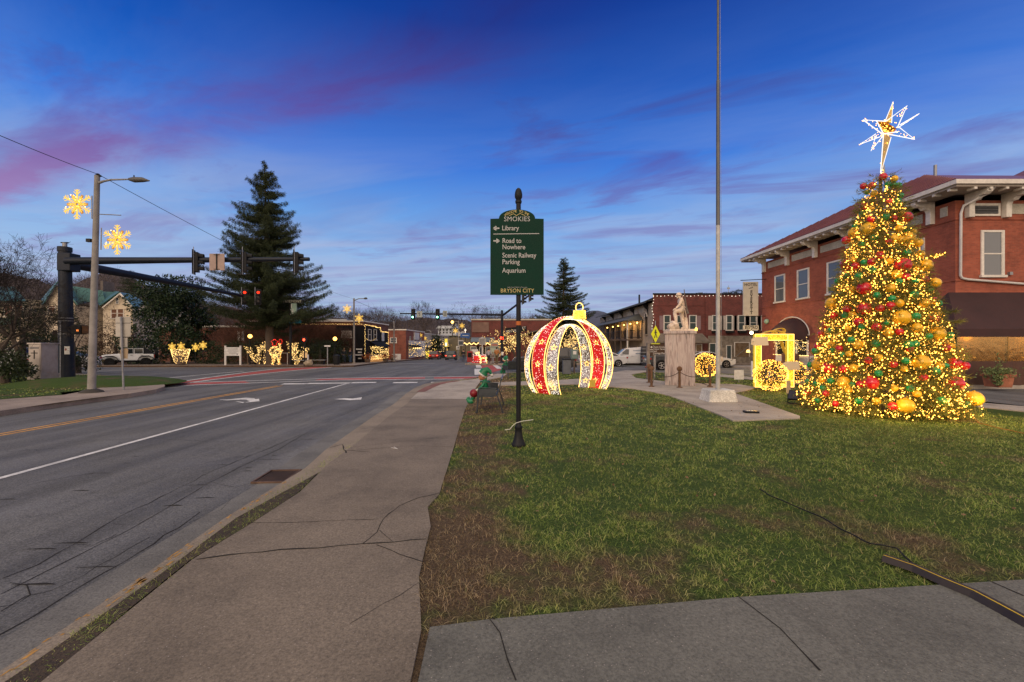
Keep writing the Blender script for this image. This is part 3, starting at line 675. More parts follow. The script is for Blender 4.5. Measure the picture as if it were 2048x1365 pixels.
# ---- wayfinding sign ----
sx_, sy_ = 1037, 6.39*1.8/1.55
SY = 853.33*1.8/(892-688); SX = XA(1037, SY)
t = thing('wayfinding_sign', (SX, SY, 0), 'tall dark green town direction sign with arched top on a black post', 'street sign')
pr = .042
MB().lathe([(pr, .28), (pr, ZA(405, SY))], n=16).build('post', M_BLACKP, t, smooth=True)
MB().lathe([(.122,0),(.126,.03),(.112,.06),(.092,.10),(.076,.16),(.066,.24),(.062,.30),(.070,.31),(.070,.34),(.05,.36),(.045,.40)], n=16).build('post_base', M_BLACKP, t, smooth=True)
zt = ZA(408, SY)
MB().lathe([(.04,0),(.055,.01),(.058,.05),(.045,.06),(.05,.08),(.066,.11),(.068,.16),(.06,.21),(.045,.25),(.02,.275),(.004,.28)], (0, 0, zt), n=14).build('finial', M_BLACKP, t, smooth=True)
MB().lathe([(.046,0),(.046,.07)], (0, 0, ZA(651, SY)), n=16).build('orange_band', mat('orange_tape', (.45, .12, .02), .6, .1), t, smooth=True)
zb = ZA(591, SY); ztp = ZA(440, SY); hw = 53/F*SY; cxs = XA(1034, SY)-SX
poly = [(cxs-hw, zb), (cxs+hw, zb), (cxs+hw, ztp)]
aw = 36/F*SY; ah = 18.5/F*SY
poly += [(cxs+aw*math.cos(a), ztp+ah*math.sin(a)**.9) for a in np.linspace(.02, math.pi-.02, 22)] + [(cxs-hw, ztp)]
MB().prism(poly, -.062, -.045).build('sign_panel', M_GREEN, t, bevel=.003)
yl = -.0655
panel = t.children[-1]
def st(s, size, px, py, m=M_SILV, align='LEFT', sx=.88, **k): return text('lettering', s, size, m, t, (XA(px, SY)-SX, yl, ZA(py, SY)), align=align, sx=sx, ext=.001, **k)
st('Library', .118, 1004, 459, bold=.0012); st('Road to', .118, 1004.5, 484, bold=.0012); st('Nowhere', .118, 1004.5, 496.5, bold=.0012); st('Scenic Railway', .118, 1004.5, 513, bold=.0012, sx=.86); st('Parking', .118, 1004.5, 526, bold=.0012); st('Aquarium', .118, 1004.5, 543, bold=.0012)
st('SMOKIES', .118, 1034, 441, align='CENTER', sx=.95, spacing=1.06); st('BRYSON CITY', .098, 1034.5, 583, M_GOLD, align='CENTER', sx=.90, spacing=1.08); st('Swain County Chamber of Commerce', .025, 1034.5, 576, align='CENTER')
for i, ch in enumerate('WELCOME TO THE'):   # arched line
    a = R(142-104*i/13)
    text('lettering', ch, .062, M_GOLD, t, (XA(1034, SY)-SX+aw*.76*math.cos(a), yl, ztp-.03+ah*.98*math.sin(a)), rot=(R(90), -(a-R(90))*.6, 0), ext=.001)
b = MB()
def seg(a, c, wd):
    A = Vector((XA(a[0], SY)-SX, 0, ZA(a[1], SY))); C = Vector((XA(c[0], SY)-SX, 0, ZA(c[1], SY))); d = (C-A).normalized(); n_ = Vector((-d.z, 0, d.x))*wd/2
    b.add([(p.x, yy, p.z) for yy in (yl, yl+.003) for p in (A-n_, C-n_, C+n_, A+n_)], [(0,1,2,3),(7,6,5,4),(0,4,5,1),(1,5,6,2),(2,6,7,3),(3,7,4,0)])
seg((987, 470.5), (1078, 469.5), .012)
seg((990, 459), (999, 459), .024); seg((987, 459), (993, 455.2), .02); seg((987, 459), (993, 462.8), .02)
seg((987, 484), (996, 484), .024); seg((999, 484), (993, 480.2), .02); seg((999, 484), (993, 487.8), .02)
b.build('arrow', M_SILV, t)
b = MB(); seg((1018,434),(1027,430),.008); seg((1027,430),(1033,434),.008); seg((1033,434),(1040,429.5),.008); seg((1040,429.5),(1050,434),.008); b.build('mountain_emblem', M_GOLD, t)
b = MB(); b.tube([(-.24,-.10,.30),(-.15,-.09,.31),(-.11,-.07,.36),(-.05,-.06,.41),(.05,-.05,.44),(.13,-.04,.45),(.26,-.05,.47)], .006, 6); b.build('cable_tie', mat('white_plastic', (.6,.6,.55), .5, 0), t)
# ---- benches with elves ----
MBN = mat('dark_bench_steel', (.05, .058, .068), .4, .2, 8, metal=.4)
def make_bench(label):
    t = thing('park_bench', (0,0,0), label, 'bench')      # faces -X, length along Y (0..1.5)
    b = MB()
    for k in range(22):
        y = .05+k*1.4/21; b.tube([(-.58, y, .40), (-.55, y, .43), (-.2, y, .41)], .012, 4)
    b.box((-.38, .75, .425), (.42, 1.5, .012)); b.box((-.58, .75, .415), (.03, 1.52, .03)); b.build('seat', MBN, t)
    b = MB(); b.box((-.03, .75, .66), (.025, 1.5, .42), ry=R(13)); 
    b.tube([(.03, 0, .87), (.03, 1.5, .87)], .022, 8); b.tube([(-.11, 0, .46), (-.11, 1.5, .46)], .018, 8)
    b.build('backrest', MBN, t)
    for y in (0, 1.5):
        s_ = MB(); s_.tube([(-.60, y, .02), (-.60, y, .42), (-.57, y, .62), (-.52, y, .655), (-.10, y, .63)], .016, 6); s_.box((-.34, y, .53), (.46, .012, .19)); s_.build('armrest', MBN, t)
        for x0, x1 in ((-.56, -.62), (-.08, .06)):
            l = MB(); l.tube([(x0, y, .45), (x1, y, .015)], .02, 6); l.tube([(x1, y, .0), (x1, y, .02)], .035, 8); l.build('leg', MBN, t)
    return t
bench = make_bench('dark metal bench with the larger elf figure beside the sidewalk, seen from its end')
bench.location = (-.30, 11.1, 0)
bench2 = copytree(bench); place(bench2, (-.2, 22.3, 0), 'smaller looking dark metal bench farther off by the street corner, seen from behind', rz=R(-62))
for o in (bench, bench2): o['group'] = 'metal park benches'
M_ELFG = mat('glossy_green_fabric', (.012, .17, .075), .4, .2, 9); M_ELFD = mat('dark_green_cloth', (.01, .09, .045), .5, .2, 9); M_SKINP = mat('painted_skin', (.46, .20, .10), .5, .15, 14); M_FUR = mat('white_fur_trim', (.62, .60, .56), .9, .2, 30, bump=.6); M_MAR = mat('maroon_gloss', (.20, .012, .018), .35, .2, 9); M_BRN = mat('brown_hair', (.10, .045, .02), .8, .2, 20)
def make_elf(label, loc, rz):
    t = thing('elf_figure', loc, label, 'elf figure', rz=rz)   # faces -X, seat plane z=0
    S = 1.0
    body = skin('body', {'hip': ((0,0,.10), .13), 'waist': ((0,0,.20), .115), 'chest': ((-.01,0,.34), .125), 'neck': ((-.02,0,.44), .05), 'head': ((-.04,0,.56), .115), 'crown': ((-.02,0,.68), .09),
        'sl': ((-.01,-.12,.38), .05), 'el': ((-.10,-.17,.24), .042), 'hl': ((-.24,-.13,.14), .03), 'sr': ((-.01,.12,.38), .05), 'er': ((-.10,.17,.24), .042), 'hr': ((-.24,.13,.14), .03),
        'kl': ((-.34,-.09,.10), .065), 'fl': ((-.40,-.09,-.18), .05), 'kr': ((-.34,.09,.10), .065), 'fr': ((-.40,.09,-.18), .05)},
        [('hip','waist'),('waist','chest'),('chest','neck'),('neck','head'),('head','crown'),('chest','sl'),('sl','el'),('el','hl'),('chest','sr'),('sr','er'),('er','hr'),('hip','kl'),('kl','fl'),('hip','kr'),('kr','fr')], M_ELFG, t, sub=2, root='hip')
    b = MB(); b.ball((-.07,0,.565), .135, 16, 12, (.95,.9,.95)); b.ball((-.205,0,.55), .028, 8, 6); b.ball((-.17,-.05,.50), .035, 8, 6); b.ball((-.17,.05,.50), .035, 8, 6); b.ball((-.15,0,.465), .04, 8, 6, (1,1.3,.7)); b.build('face', M_SKINP, t, smooth=True)
    for s in (-1, 1):
        b = MB(); b.lathe([(.012,0),(.035,.03),(.03,.07),(.004,.15)], n=8, sx=.5); o = b.build('ear', M_SKINP, t, smooth=True); o.location = (-.02, s*.12, .53); o.rotation_euler = (-s*R(70), 0, 0)
        b = MB(); b.ball((-.185, s*.045, .585), .017, 8, 6); b.build('eye', M_CRACK, t, smooth=True)
        b = MB(); b.tube([(-.38,s*.09,-.20),(-.44,s*.09,-.22),(-.52,s*.09,-.21),(-.57,s*.09,-.15),(-.55,s*.09,-.10)], [.075,.085,.07,.045,.02], 10); b.build('shoe', M_ELFG, t, smooth=True)
        b = MB(); b.ball((-.25, s*.125, .135), .042, 10, 8, (1.1,.8,.9)); b.tube([(-.225,s*.13,.15),(-.205,s*.135,.165)], .043, 8); b.build('mitten', M_FUR if s < 0 else M_SKINP, t, smooth=True)
    b = MB(); b.tube([(-.09,0,.625),(-.03,0,.72),(.06,0,.765),(.14,0,.72),(.185,0,.64)], [.155,.135,.10,.065,.03], 14); b.build('hat', M_ELFG, t, smooth=True)
    b = MB(); pts = [(-.095+.152*math.cos(a)*.75+.05*math.sin(0), .152*math.sin(a), .615-.085*math.cos(a)) for a in np.linspace(0, 2*math.pi, 22)]; b.tube(pts, .028, 8, cap=False); b.build('hat_trim', M_FUR, t, smooth=True)
    b = MB(); b.ball((.20, 0, .60), .05, 12, 8); b.build('pompom', M_FUR, t, smooth=True)
    b = MB(); b.lathe([(.06,0),(.16,.0),(.175,-.04),(.06,-.02)], (-.01,0,.42), 14); b.build('collar', M_ELFD, t, smooth=True)
    return t
e1 = make_elf('larger seated elf figure in green hat with a white pompom, on the nearest bench', (-.72, 11.6, .43), R(-6))
e2 = copytree(e1); place(e2, (-.32, 22.9, .43), 'smaller looking seated elf figure in green hat on the farther bench by the corner', R(-62))
for o in (e1, e2): o['group'] = 'elf figures on the benches'; o.scale = (.86, .86, .86)
o = MB().ball((0,0,.10), .115, 14, 10).build('bauble', M_MAR, smooth=True); o.location = (-1.03, 11.55, .36); tag(o, 'maroon ball held on the lap of the nearest elf figure', 'ball')
# ---- lit ornament arch ----
cx, cy_ = 2.25, 16.4
t = thing('ornament_arch', (cx, cy_, 0), 'walk-through Christmas bauble arch of red and white lit bands with a gold cap', 'light arch')
M_ROPE = glowmat('warm_rope_light', (1, .54, .13), 3.6); M_GLD = mat('gold_tinsel', (.55, .36, .05), .35, .3, 30, metal=.8)
M_REDF = mat('red_mesh_fabric', (.42, .006, .008), .55, .25, 40, emis=(1, .02, .02), estr=.30, sampling='NONE'); M_TIN = mat('silver_mesh_fabric', (.30, .28, .30), .45, .6, 45, metal=.6)
def star2(c, r, ux, uz, n_, m, parent, th=.009):
    pts = []
    for k in range(11):
        a = math.pi/2+k*math.pi/5; rr = r if k % 2 == 0 else r*.42
        pts.append(Vector(c)+Vector(ux)*rr*math.cos(a)+Vector(uz)*rr*math.sin(a))
    b = MB(); b.tube(pts, th, 5, cap=False); return b.build('star', m, parent)
random.seed(5)
def band(az, R0, zc, hw, kind, scl=1.0):
    """full arch through the top at azimuth az (deg) and az+180"""
    a = R(az); d = Vector((math.cos(a), math.sin(a), 0)); s_ = Vector((-math.sin(a), math.cos(a), 0))
    ph0 = math.acos(max(-1, min(1, -zc/(R0*1.0)))) ; N_ = 56
    L = []; P = []
    for i in range(N_+1):
        ph = -ph0+2*ph0*i/N_
        c_ = d*(R0*scl*math.sin(ph))+Vector((0, 0, zc+R0*math.cos(ph)))
        wv = hw*(.45+.55*abs(math.sin(ph))**.8)
        L.append((c_, wv, ph))
    name = 'red_band' if kind == 'red' else 'white_band'
    b = MB(); vs = []; fs = []
    for c_, wv, ph in L: vs += [c_-s_*wv, c_+s_*wv]
    for i in range(N_): fs.append((2*i, 2*i+1, 2*i+3, 2*i+2))
    b.add(vs, fs); o = b.build(name, M_REDF if kind == 'red' else M_TIN, t, fixn=False)
    sm_ = o.modifiers.new('s', 'SOLIDIFY'); sm_.thickness = .012
    for sg in (-1, 1):
        MB().tube([c_+s_*wv*sg for c_, wv, ph in L], .015, 6).build('rope_light', M_ROPE, o)
    n_ = 3000 if kind != 'red' else 700
    pts = []
    for k in range(n_):
        f = random.random()*N_; i = min(int(f), N_-1); fr = f-i; c_ = L[i][0].lerp(L[i+1][0], fr); wv = L[i][1]; q = random.uniform(-.9, .9)
        nn = (c_-Vector((0, 0, zc))).normalized(); pts.append(c_+s_*wv*q+nn*random.choice((-.02, .02)))
    bb = bulbs('bulb_net', [p[:] for p in pts], .0085 if kind != 'red' else .0095, M_COOL, o, world=False, low=True)
    for i in range(3, N_, 6):
        c_, wv, ph = L[i]; MB().tube([c_-s_*wv, c_+s_*wv], .01, 5).build('crossbar', M_GLD, o)
    for ph in (-2.0, -1.55, -1.1, 1.1, 1.55, 2.0):
        if abs(ph) > ph0: continue
        c_ = d*(R0*scl*math.sin(ph))+Vector((0, 0, zc+R0*math.cos(ph))); nn = Vector((d.x*math.sin(ph), d.y*math.sin(ph), math.cos(ph))); tz = d*math.cos(ph)-Vector((0, 0, 1))*math.sin(ph)
        if tz.z < 0: tz = -tz
        side = -1 if (nn.dot(Vector((-cx, -cy_, 0))) < 0) else 1
        star2(c_+nn*.03*side+s_*random.uniform(-.06, .06), .12, s_, tz, nn, M_ROPE, o)
    return o
band(240, 1.60, .93, .225, 'white', 1.08); band(222.6, 1.80, 1.04, .29, 'red', 1.0); band(205, 1.76, 1.0, .17, 'white', 1.07)
zc0 = 2.84
b = MB(); b.lathe([(.25,0),(.235,.05),(.215,.28),(.19,.32),(.12,.33),(.05,.33)], (0,0,zc0), 20); cap = b.build('cap', M_GLD, t, smooth=True); cap.location = (.34, 0, -.09); cap.rotation_euler = (0, 0, 0)
cp = [(.245*math.cos(a)*(1-.1*z_/.3), .245*math.sin(a)*(1-.1*z_/.3), zc0+z_) for z_ in np.linspace(.01, .31, 11) for a in np.linspace(0, 6.28, 34)]
bulbs('bulb_net', cp, .011, M_WARM, cap, world=False, low=True)
MB().tube([(.34+.14*math.cos(a), 0, zc0+.36+.17*math.sin(a)) for a in np.linspace(-1.2, 4.34, 20)], .018, 8).build('hanging_ring', M_ROPE, t)
o = MB().box((0, 0, .32), (.22, .012, .28)).build('notice_card', mat('yellow_card', (.60, .42, .06), .6, .1), None); o.location = (3.0, 15.9, 0); tag(o, 'small yellow card on a stake beside the right foot of the arch', 'card')
MB().tube([(0, .012, 0), (0, .012, .4)], .008, 5).build('stake', M_WOOD, o)
# ---- flagpole ----
FY = 853.33*1.8/(806-688); FX = XA(1436, FY+.35)
t = thing('flagpole', (FX, FY+.35, 0), 'very tall bare metal flagpole standing in a white painted concrete block', 'flagpole')
M_POLE = mat('weathered_white_pole', (.42, .42, .40), .5, .22, 5); M_POLE2 = mat('dull_bare_metal', (.13, .13, .125), .5, .2, 5, metal=.4)
zm = ZA(445, FY)
MB().lathe([(.067,.35),(.063,2.2),(.060,zm)], n=18).build('pole', M_POLE, t, smooth=True)
b = MB(); b.lathe([(.060,zm),(.055,7.8),(.050,10),(.05,10.05),(.040,10.06),(.036,13.0)], n=18); b.build('upper_pole', M_POLE2, t, smooth=True)
b = MB(); b.box((0, 0, .19), (.90, .74, .38), taper=.84); o = b.build('concrete_block', concrete('chipped_white_concrete', (.60,.60,.57), False, .5, 30), t, bevel=.03)
MB().tube([(.085, -.05, 1.25), (.075, -.04, 6), (.055, -.03, 12.8)], .006, 5).build('halyard', M_DSTEEL, t)
b = MB(); b.ball((.10, -.05, 1.32), .04, 8, 8, (.8,.8,2.2)); b.build('cleat', mat('cream_paint', (.55,.45,.33), .6, .1), t, smooth=True)
# ---- soldier statue on pedestal ----
PY = 18.6; pxc = XA(1359, PY)
m = bpy.data.materials.new('veined_pink_marble'); m.use_nodes = True; N = NT(m.node_tree)
bs = N.n('ShaderNodeBsdfPrincipled', i_Roughness=.35); o_ = N.n('ShaderNodeOutputMaterial'); N.l(bs.outputs[0], o_.inputs[0]); P = worldpos(N)
mp = N.n('ShaderNodeMapping'); mp.inputs['Scale'].default_value = (9, 9, .9); mp.inputs['Rotation'].default_value = (0, R(5), 0); N.l(P, mp.inputs[0]); nz_ = N.n('ShaderNodeTexNoise', i_Scale=1.0, i_Detail=7.0, i_Roughness=.65, i_Distortion=1.2); N.l(mp.outputs[0], nz_.inputs['Vector'])
N.l(N.ramp(nz_.outputs[0], [(.3, (.13,.115,.115,1)), (.44, (.34,.27,.255,1)), (.56, (.50,.43,.40,1)), (.68, (.19,.175,.175,1))]), bs.inputs['Base Color']); M_MARB = m
t = thing('stone_pedestal', (pxc, PY, 0), 'tall veined pinkish marble pedestal under the soldier statue', 'pedestal', rz=R(-19))
hp = ZA(668, 18.2)
b = MB(); b.box((0, 0, hp/2), (1.20, .80, hp)); b.build('shaft', M_MARB, t, bevel=.008)
MB().box((0, 0, hp+.06), (1.32, .92, .12)).build('cap_slab', M_MARB, t, bevel=.015)
zs = hp+.12
M_STON = mat('pale_carved_stone', (.72, .60, .48), .8, .22, 12, bump=.5)
st_ = thing('soldier_statue', (pxc, PY, zs), 'pale stone soldier statue resting one foot on a rock with a rifle on its shoulder', 'statue')
b = MB(); b.box((.03, 0, .045), (1.12, .52, .09), taper=.95); b.build('plinth', M_STON, st_, bevel=.02)
k = 1.0
J = {'pelvis': ((.10,0,.93), (.135,.12)), 'waist': ((.09,0,1.06), (.115,.105)), 'chest': ((.08,0,1.25), (.15,.12)), 'up': ((.06,0,1.37), (.13,.10)), 'neck': ((.02,0,1.44), .055), 'head': ((-.035,0,1.54), .078), 'top': ((-.03,0,1.62), .068),
 'hipL': ((.10,-.09,.90), .10), 'kneeL': ((-.26,-.11,.86), .078), 'shinL': ((-.23,-.12,.62), .062), 'ankL': ((-.20,-.12,.40), .048), 'toeL': ((-.32,-.12,.37), .04),
 'hipR': ((.12,.09,.88), .105), 'kneeR': ((.17,.11,.52), .075), 'ankR': ((.24,.11,.15), .052), 'toeR': ((.10,.11,.115), .042),
 'shL': ((.03,-.17,1.37), .068), 'elL': ((-.08,-.20,1.13), .050), 'wrL': ((-.22,-.15,.97), .036),
 'shR': ((.08,.17,1.37), .068), 'elR': ((.20,.20,1.15), .052), 'wrR': ((.22,.17,.93), .036)}
E_ = [('pelvis','waist'),('waist','chest'),('chest','up'),('up','neck'),('neck','head'),('head','top'),('pelvis','hipL'),('hipL','kneeL'),('kneeL','shinL'),('shinL','ankL'),('ankL','toeL'),('pelvis','hipR'),('hipR','kneeR'),('kneeR','ankR'),('ankR','toeR'),('up','shL'),('shL','elL'),('elL','wrL'),('up','shR'),('shR','elR'),('elR','wrR')]
J = {k_: (v_[0], tuple(q*1.2 for q in v_[1]) if hasattr(v_[1], '__len__') else v_[1]*1.2) for k_, v_ in J.items()}
skin('body', J, E_, M_STON, st_, sub=2, root='pelvis')
b = MB(); b.ball((-.025,0,1.60), .108, 16, 10, (1.1,.95,.85)); b.lathe([(.125,0),(.135,-.012),(.10,.01)], (-.02,0,1.575), 18, 1.15, 1.0); b.build('helmet', M_STON, st_, smooth=True)
b = MB(); b.tube([(-.115,0,1.53),(-.135,0,1.505)], [.012,.018], 6); b.box((-.10,0,1.475), (.05,.06,.012)); b.ball((-.095,0,1.455), .03, 8, 6); b.build('face', M_STON, st_, smooth=True)
b = MB(); b.tube([(-.22,-.15,.97),(-.27,-.14,.945),(-.32,-.13,.92)], [.036,.045,.02], 8)
for i in range(4): b.tube([(-.26,-.165+i*.022,.955),(-.30,-.17+i*.024,.935),(-.325,-.172+i*.026,.89)], .011, 5)
b.tube([(-.24,-.12,.96),(-.26,-.095,.93),(-.27,-.085,.90)], .012, 5); b.build('hand', M_STON, st_, smooth=True)
b = MB(); b.tube([(.22,.17,.93),(.23,.16,.86),(.23,.15,.82)], [.034,.042,.02], 8)
for i in range(4): b.tube([(.20+i*.022,.165,.85),(.205+i*.022,.145,.81),(.20+i*.02,.12,.80)], .011, 5)
b.tube([(.20,.14,.88),(.19,.11,.85),(.20,.10,.82)], .012, 5); b.build('hand', M_STON, st_, smooth=True)
b = MB(); b.tube([(.105,-.0,1.03),(.105,.0,1.07)], [.145,.142], 16); b.build('belt', M_STON, st_, smooth=True)
b = MB()
b.add([(.14,-.13,1.0),(.26,-.10,.62),(.30,.10,.60),(.26,.20,.98),(.19,-.12,1.0),(.30,-.09,.62),(.34,.11,.60),(.31,.20,.98)], [(0,1,2,3),(7,6,5,4),(0,4,5,1),(1,5,6,2),(2,6,7,3),(3,7,4,0)]); b.build('coat_tail', M_STON, st_, bevel=.02)
for zz_, x_ in ((1.16,-.07),(1.20,-.045),(1.24,-.02)):
    pass
b = MB()
for zz_, x_, y_ in ((1.12,-.085,-.20),(1.155,-.07,-.195),(1.19,-.05,-.19)): b.tube([(x_-.01,y_,zz_-.008),(x_+.01,y_,zz_+.008)], .064, 10)
b.build('rolled_sleeve', M_STON, st_, smooth=True)
b = MB(); b.tube([(.12,-.20,1.80),(.15,-.215,1.42)], .017, 6); b.tube([(.15,-.215,1.42),(.22,-.215,.98)], [.026,.034], 6); b.tube([(.22,-.215,.98),(.28,-.21,.74)], [.034,.06], 6); b.build('rifle', mat('grey_weathered_stone', (.15,.13,.11), .8, .2, 10), st_)
b = MB(); b.tube([(.10,-.168,1.50),(.0,-.14,1.42),(.02,-.16,1.2),(.19,-.17,1.0)], .012, 5); b.build('sling', M_STON, st_)
bm = bmesh.new(); bmesh.ops.create_icosphere(bm, subdivisions=3, radius=1)
for v_ in bm.verts:
    f = 1+.16*math.sin(v_.co.x*5+v_.co.z*3)+.10*math.sin(v_.co.y*7+v_.co.z*6)
    v_.co = Vector((v_.co.x*.23*f, v_.co.y*.22*f, v_.co.z*.21*f)); v_.co.z = max(v_.co.z, -.18)
me = bpy.data.meshes.new('rock'); bm.to_mesh(me); bm.free(); me.materials.append(M_STON); o = bpy.data.objects.new('rock', me); COL.objects.link(o); o.parent = st_; o.location = (-.27, -.06, .22)
b = MB(); b.prism([(.20,.09),(.42,.09),(.36,.62),(.27,.64)], .02, .20); b.build('tree_stump_support', M_STON, st_, bevel=.03)
lt = thing('candle_light', (pxc+.60, PY-.30, zs), 'small lit yellow candle light on the corner of the pedestal top', 'lamp')
MB().lathe([(.045,0),(.055,.05),(.06,.11)], n=10).build('cup', glowmat('candle_glow', (1,.75,.15), 2.2), lt); MB().lathe([(.035,.10),(.03,.13),(.0,.16)], n=8).build('flame', M_WARM, lt)
# chain posts
M_RUST = mat('rusty_brown_iron', (.16, .09, .05), .7, .35, 12, metal=.3); M_CHAIN = mat('dark_chain_iron', (.06, .045, .04), .6, .2, 10, metal=.6)
posts = [(1303, 771, 'left'), (1308, 767, 'rear left'), (1359, 774, 'middle'), (1421, 774, 'right')]
pw = [(XA(1303,17.7),17.7),(XA(1308,18.9)-.0,19.6),(XA(1359,17.35),17.35),(XA(1420,17.6),17.6)]
dl = ['rusty chain post nearest the left end, in front of its twin', 'rusty chain post behind the left one, half hidden', 'round topped rusty chain post in front of the pedestal', 'rusty chain post to the right of the pedestal near the lit bush']
pro = thing('chain_post', (0,0,0), '', 'post', 'posts of the chain fence round the pedestal')
MB().lathe([(.12,0),(.12,.025),(.055,.04),(.05,.06),(.05,.62),(.06,.64),(.04,.67)], n=12).build('shaft', M_RUST, pro, smooth=True)
MB().ball((0,0,.76), .11, 14, 10, (1,.5,1)).build('round_cap', M_RUST, pro, smooth=True)
for i, (x, y) in enumerate(pw):
    q = pro if i == 0 else copytree(pro); place(q, (x, y, .02), dl[i])
b = MB()
def chain(a, c, sag=.22, z=.66):
    pts = [(a[0]+(c[0]-a[0])*k_/12, a[1]+(c[1]-a[1])*k_/12, z-sag*4*(k_/12)*(1-k_/12)) for k_ in range(13)]; b.tube(pts, .014, 5)
chain(pw[0], pw[2]); chain(pw[2], pw[3]); chain(pw[1], pw[0], .05)
b.tube([(pw[0][0], pw[0][1], .06), (pw[0][0]+.4, 18.6, .25), (pw[3][0]-.3, 18.6, .22), (pw[3][0], pw[3][1], .06)], .014, 5)
o = b.build('chain', M_CHAIN); tag(o, 'sagging dark iron chain slung between the rusty posts', 'chain')
# ---- lit ball bushes ----
def lit_ball(c, r, n_, label, stub=True):
    t = thing('lit_ball_bush', c, label, 'lit bush', 'bushes wrapped in warm lights')
    if stub:
        MB().tube([(0, 0, 0), (.02, 0, .30), (.0, 0, .55)], [.08, .05, .03], 8).build('trunk', M_WOOD, t)
    D = rs.normal(size=(2600, 3)); D /= np.linalg.norm(D, axis=1, keepdims=True); P = D*r*(.35+.6*rs.rand(2600, 1))+np.array([0, 0, r*1.0])
    leaves('foliage', P, D+rs.normal(size=(2600,3))*.6, .10, .03, leafmat('bush_leaf', (.04,.05,.015), (.14,.12,.05)), t)
    D = rs.normal(size=(n_, 3)); D /= np.linalg.norm(D, axis=1, keepdims=True); rr = r*(.90+.12*rs.rand(n_, 1)); P = D*rr+np.array([0, 0, r*1.0]); P = P[P[:,2] > .03]
    bulbs('fairy_lights', P, .012, M_WARM, t, world=False)
    return t
Y_ = 16.2; lit_ball((XA(1541, Y_), Y_, .0), .60, 900, 'round light wrapped bush in front of the glowing picture frame')
Y_ = 19.5; lit_ball((XA(1588, Y_), Y_, .0), .52, 520, 'round light wrapped bush behind the frame, half hidden by the Christmas tree')
Y_ = 19.8; lit_ball((XA(1412, Y_), Y_, .25), .56, 820, 'round light wrapped bush between the pedestal and the flagpole')
# ---- glowing picture frame ----
Y_ = 17.0; x0, x1 = XA(1508, Y_), XA(1585, Y_); z0, z1 = ZA(774, Y_), ZA(669, Y_)
t = thing('lit_picture_frame', ((x0+x1)/2, Y_, 0), 'giant upright picture frame covered in yellow lights with a gold bow', 'light frame')
hw = (x1-x0)/2; th = .24
M_FRM = mat('yellow_tinsel', (.50, .36, .03), .5, .4, 30, emis=(1, .72, .04), estr=.35, sampling='NONE')
b = MB()
for (a, c) in (((-hw, z0), (-hw+th, z1)), ((hw-th, z0), (hw, z1)), ((-hw+th, z1-th), (hw-th, z1)), ((-hw+th, z0), (hw-th, z0+th))): b.b2((a[0], -.07, a[1]), (c[0], .07, c[1]))
fr = b.build('frame', M_FRM, t, fixn=False)
pts = []
for i in range(2600):
    s_ = random.random(); e = random.uniform(0, th)
    if s_ < .33: p = (-hw+e, random.uniform(z0, z1))
    elif s_ < .66: p = (hw-e, random.uniform(z0, z1))
    elif s_ < .85: p = (random.uniform(-hw, hw), z1-e)
    else: p = (random.uniform(-hw, hw), z0+e)
    pts.append((p[0], -.08 if random.random() < .8 else .08, p[1]))
bulbs('fairy_lights', pts, .010, glowmat('yellow_bulb', (1, .68, .05), 2.6), fr, world=False, low=True)
b = MB()
for xx in (-hw, -hw+th, hw-th, hw): b.tube([(xx, -.085, z0), (xx, -.085, z1)], .012, 5)
for zz_ in (z1, z1-th, z0+th, z0): b.tube([(-hw, -.085, zz_), (hw, -.085, zz_)], .012, 5)
b.build('rope_light', M_ROPE, t)
for sx in (-1, 1): MB().tube([(sx*(hw-.1), 0, -.0), (sx*(hw-.1), 0, z0+.02)], .03, 6).build('leg', M_WOOD, t)
M_BOW = mat('gold_ribbon', (.62, .40, .04), .45, .2, 10, emis=(1, .6, .05), estr=.12, sampling='NONE')
b = MB(); 
def loop(cx_, cz_, rx_, rz_, a0, wd=.09):
    pts = [(cx_+rx_*math.cos(t_)*math.cos(a0)-rz_*math.sin(t_)*math.sin(a0), .16, cz_+rx_*math.cos(t_)*math.sin(a0)+rz_*math.sin(t_)*math.cos(a0)) for t_ in np.linspace(0, 6.28, 22)]
    vs = []; fs = []
    for p in pts: vs += [(p[0], p[1]-wd, p[2]), (p[0], p[1]+wd, p[2])]
    for i in range(len(pts)-1): fs.append((2*i, 2*i+1, 2*i+3, 2*i+2))
    b.add(vs, fs)
loop(.10, z1+.0, .42, .16, .0); loop(.30, z1+.10, .26, .14, .3); loop(.55, z1-.35, .12, .50, .25); loop(-.12, z1-.02, .35, .13, .2)
o = b.build('bow', M_BOW, t, fixn=False); sm_ = o.modifiers.new('s', 'SOLIDIFY'); sm_.thickness = .02
b = MB(); b.prism([(-.86,1.52),(-.80,1.70),(-.62,1.76),(-.30,1.80),(-.18,1.44),(-.78,1.28)], -.16, -.13); b.build('gift_tag', mat('cream_card', (.68,.60,.45), .6, .05), t) if False else None
for (xa, za, lb) in ((1519, 683, 'cream gift tag hanging at the upper left of the glowing frame'), (1582, 732, 'cream gift tag hanging low on the right side of the glowing frame')):
    c_ = W(xa, za, Y_-.2); b = MB(); b.prism([(-.34,-.12),(-.30,.10),(-.16,.17),(.32,.17),(.36,-.16),(-.20,-.17)], 0, .02); b.ball((-.24, -.01, .0), .035, 8, 6)
    o = b.build('gift_tag', mat('cream_card', (.66,.58,.42), .6, .05)); o.location = c_; tag(o, lb, 'gift tag', 'cream gift tags on the light frame')
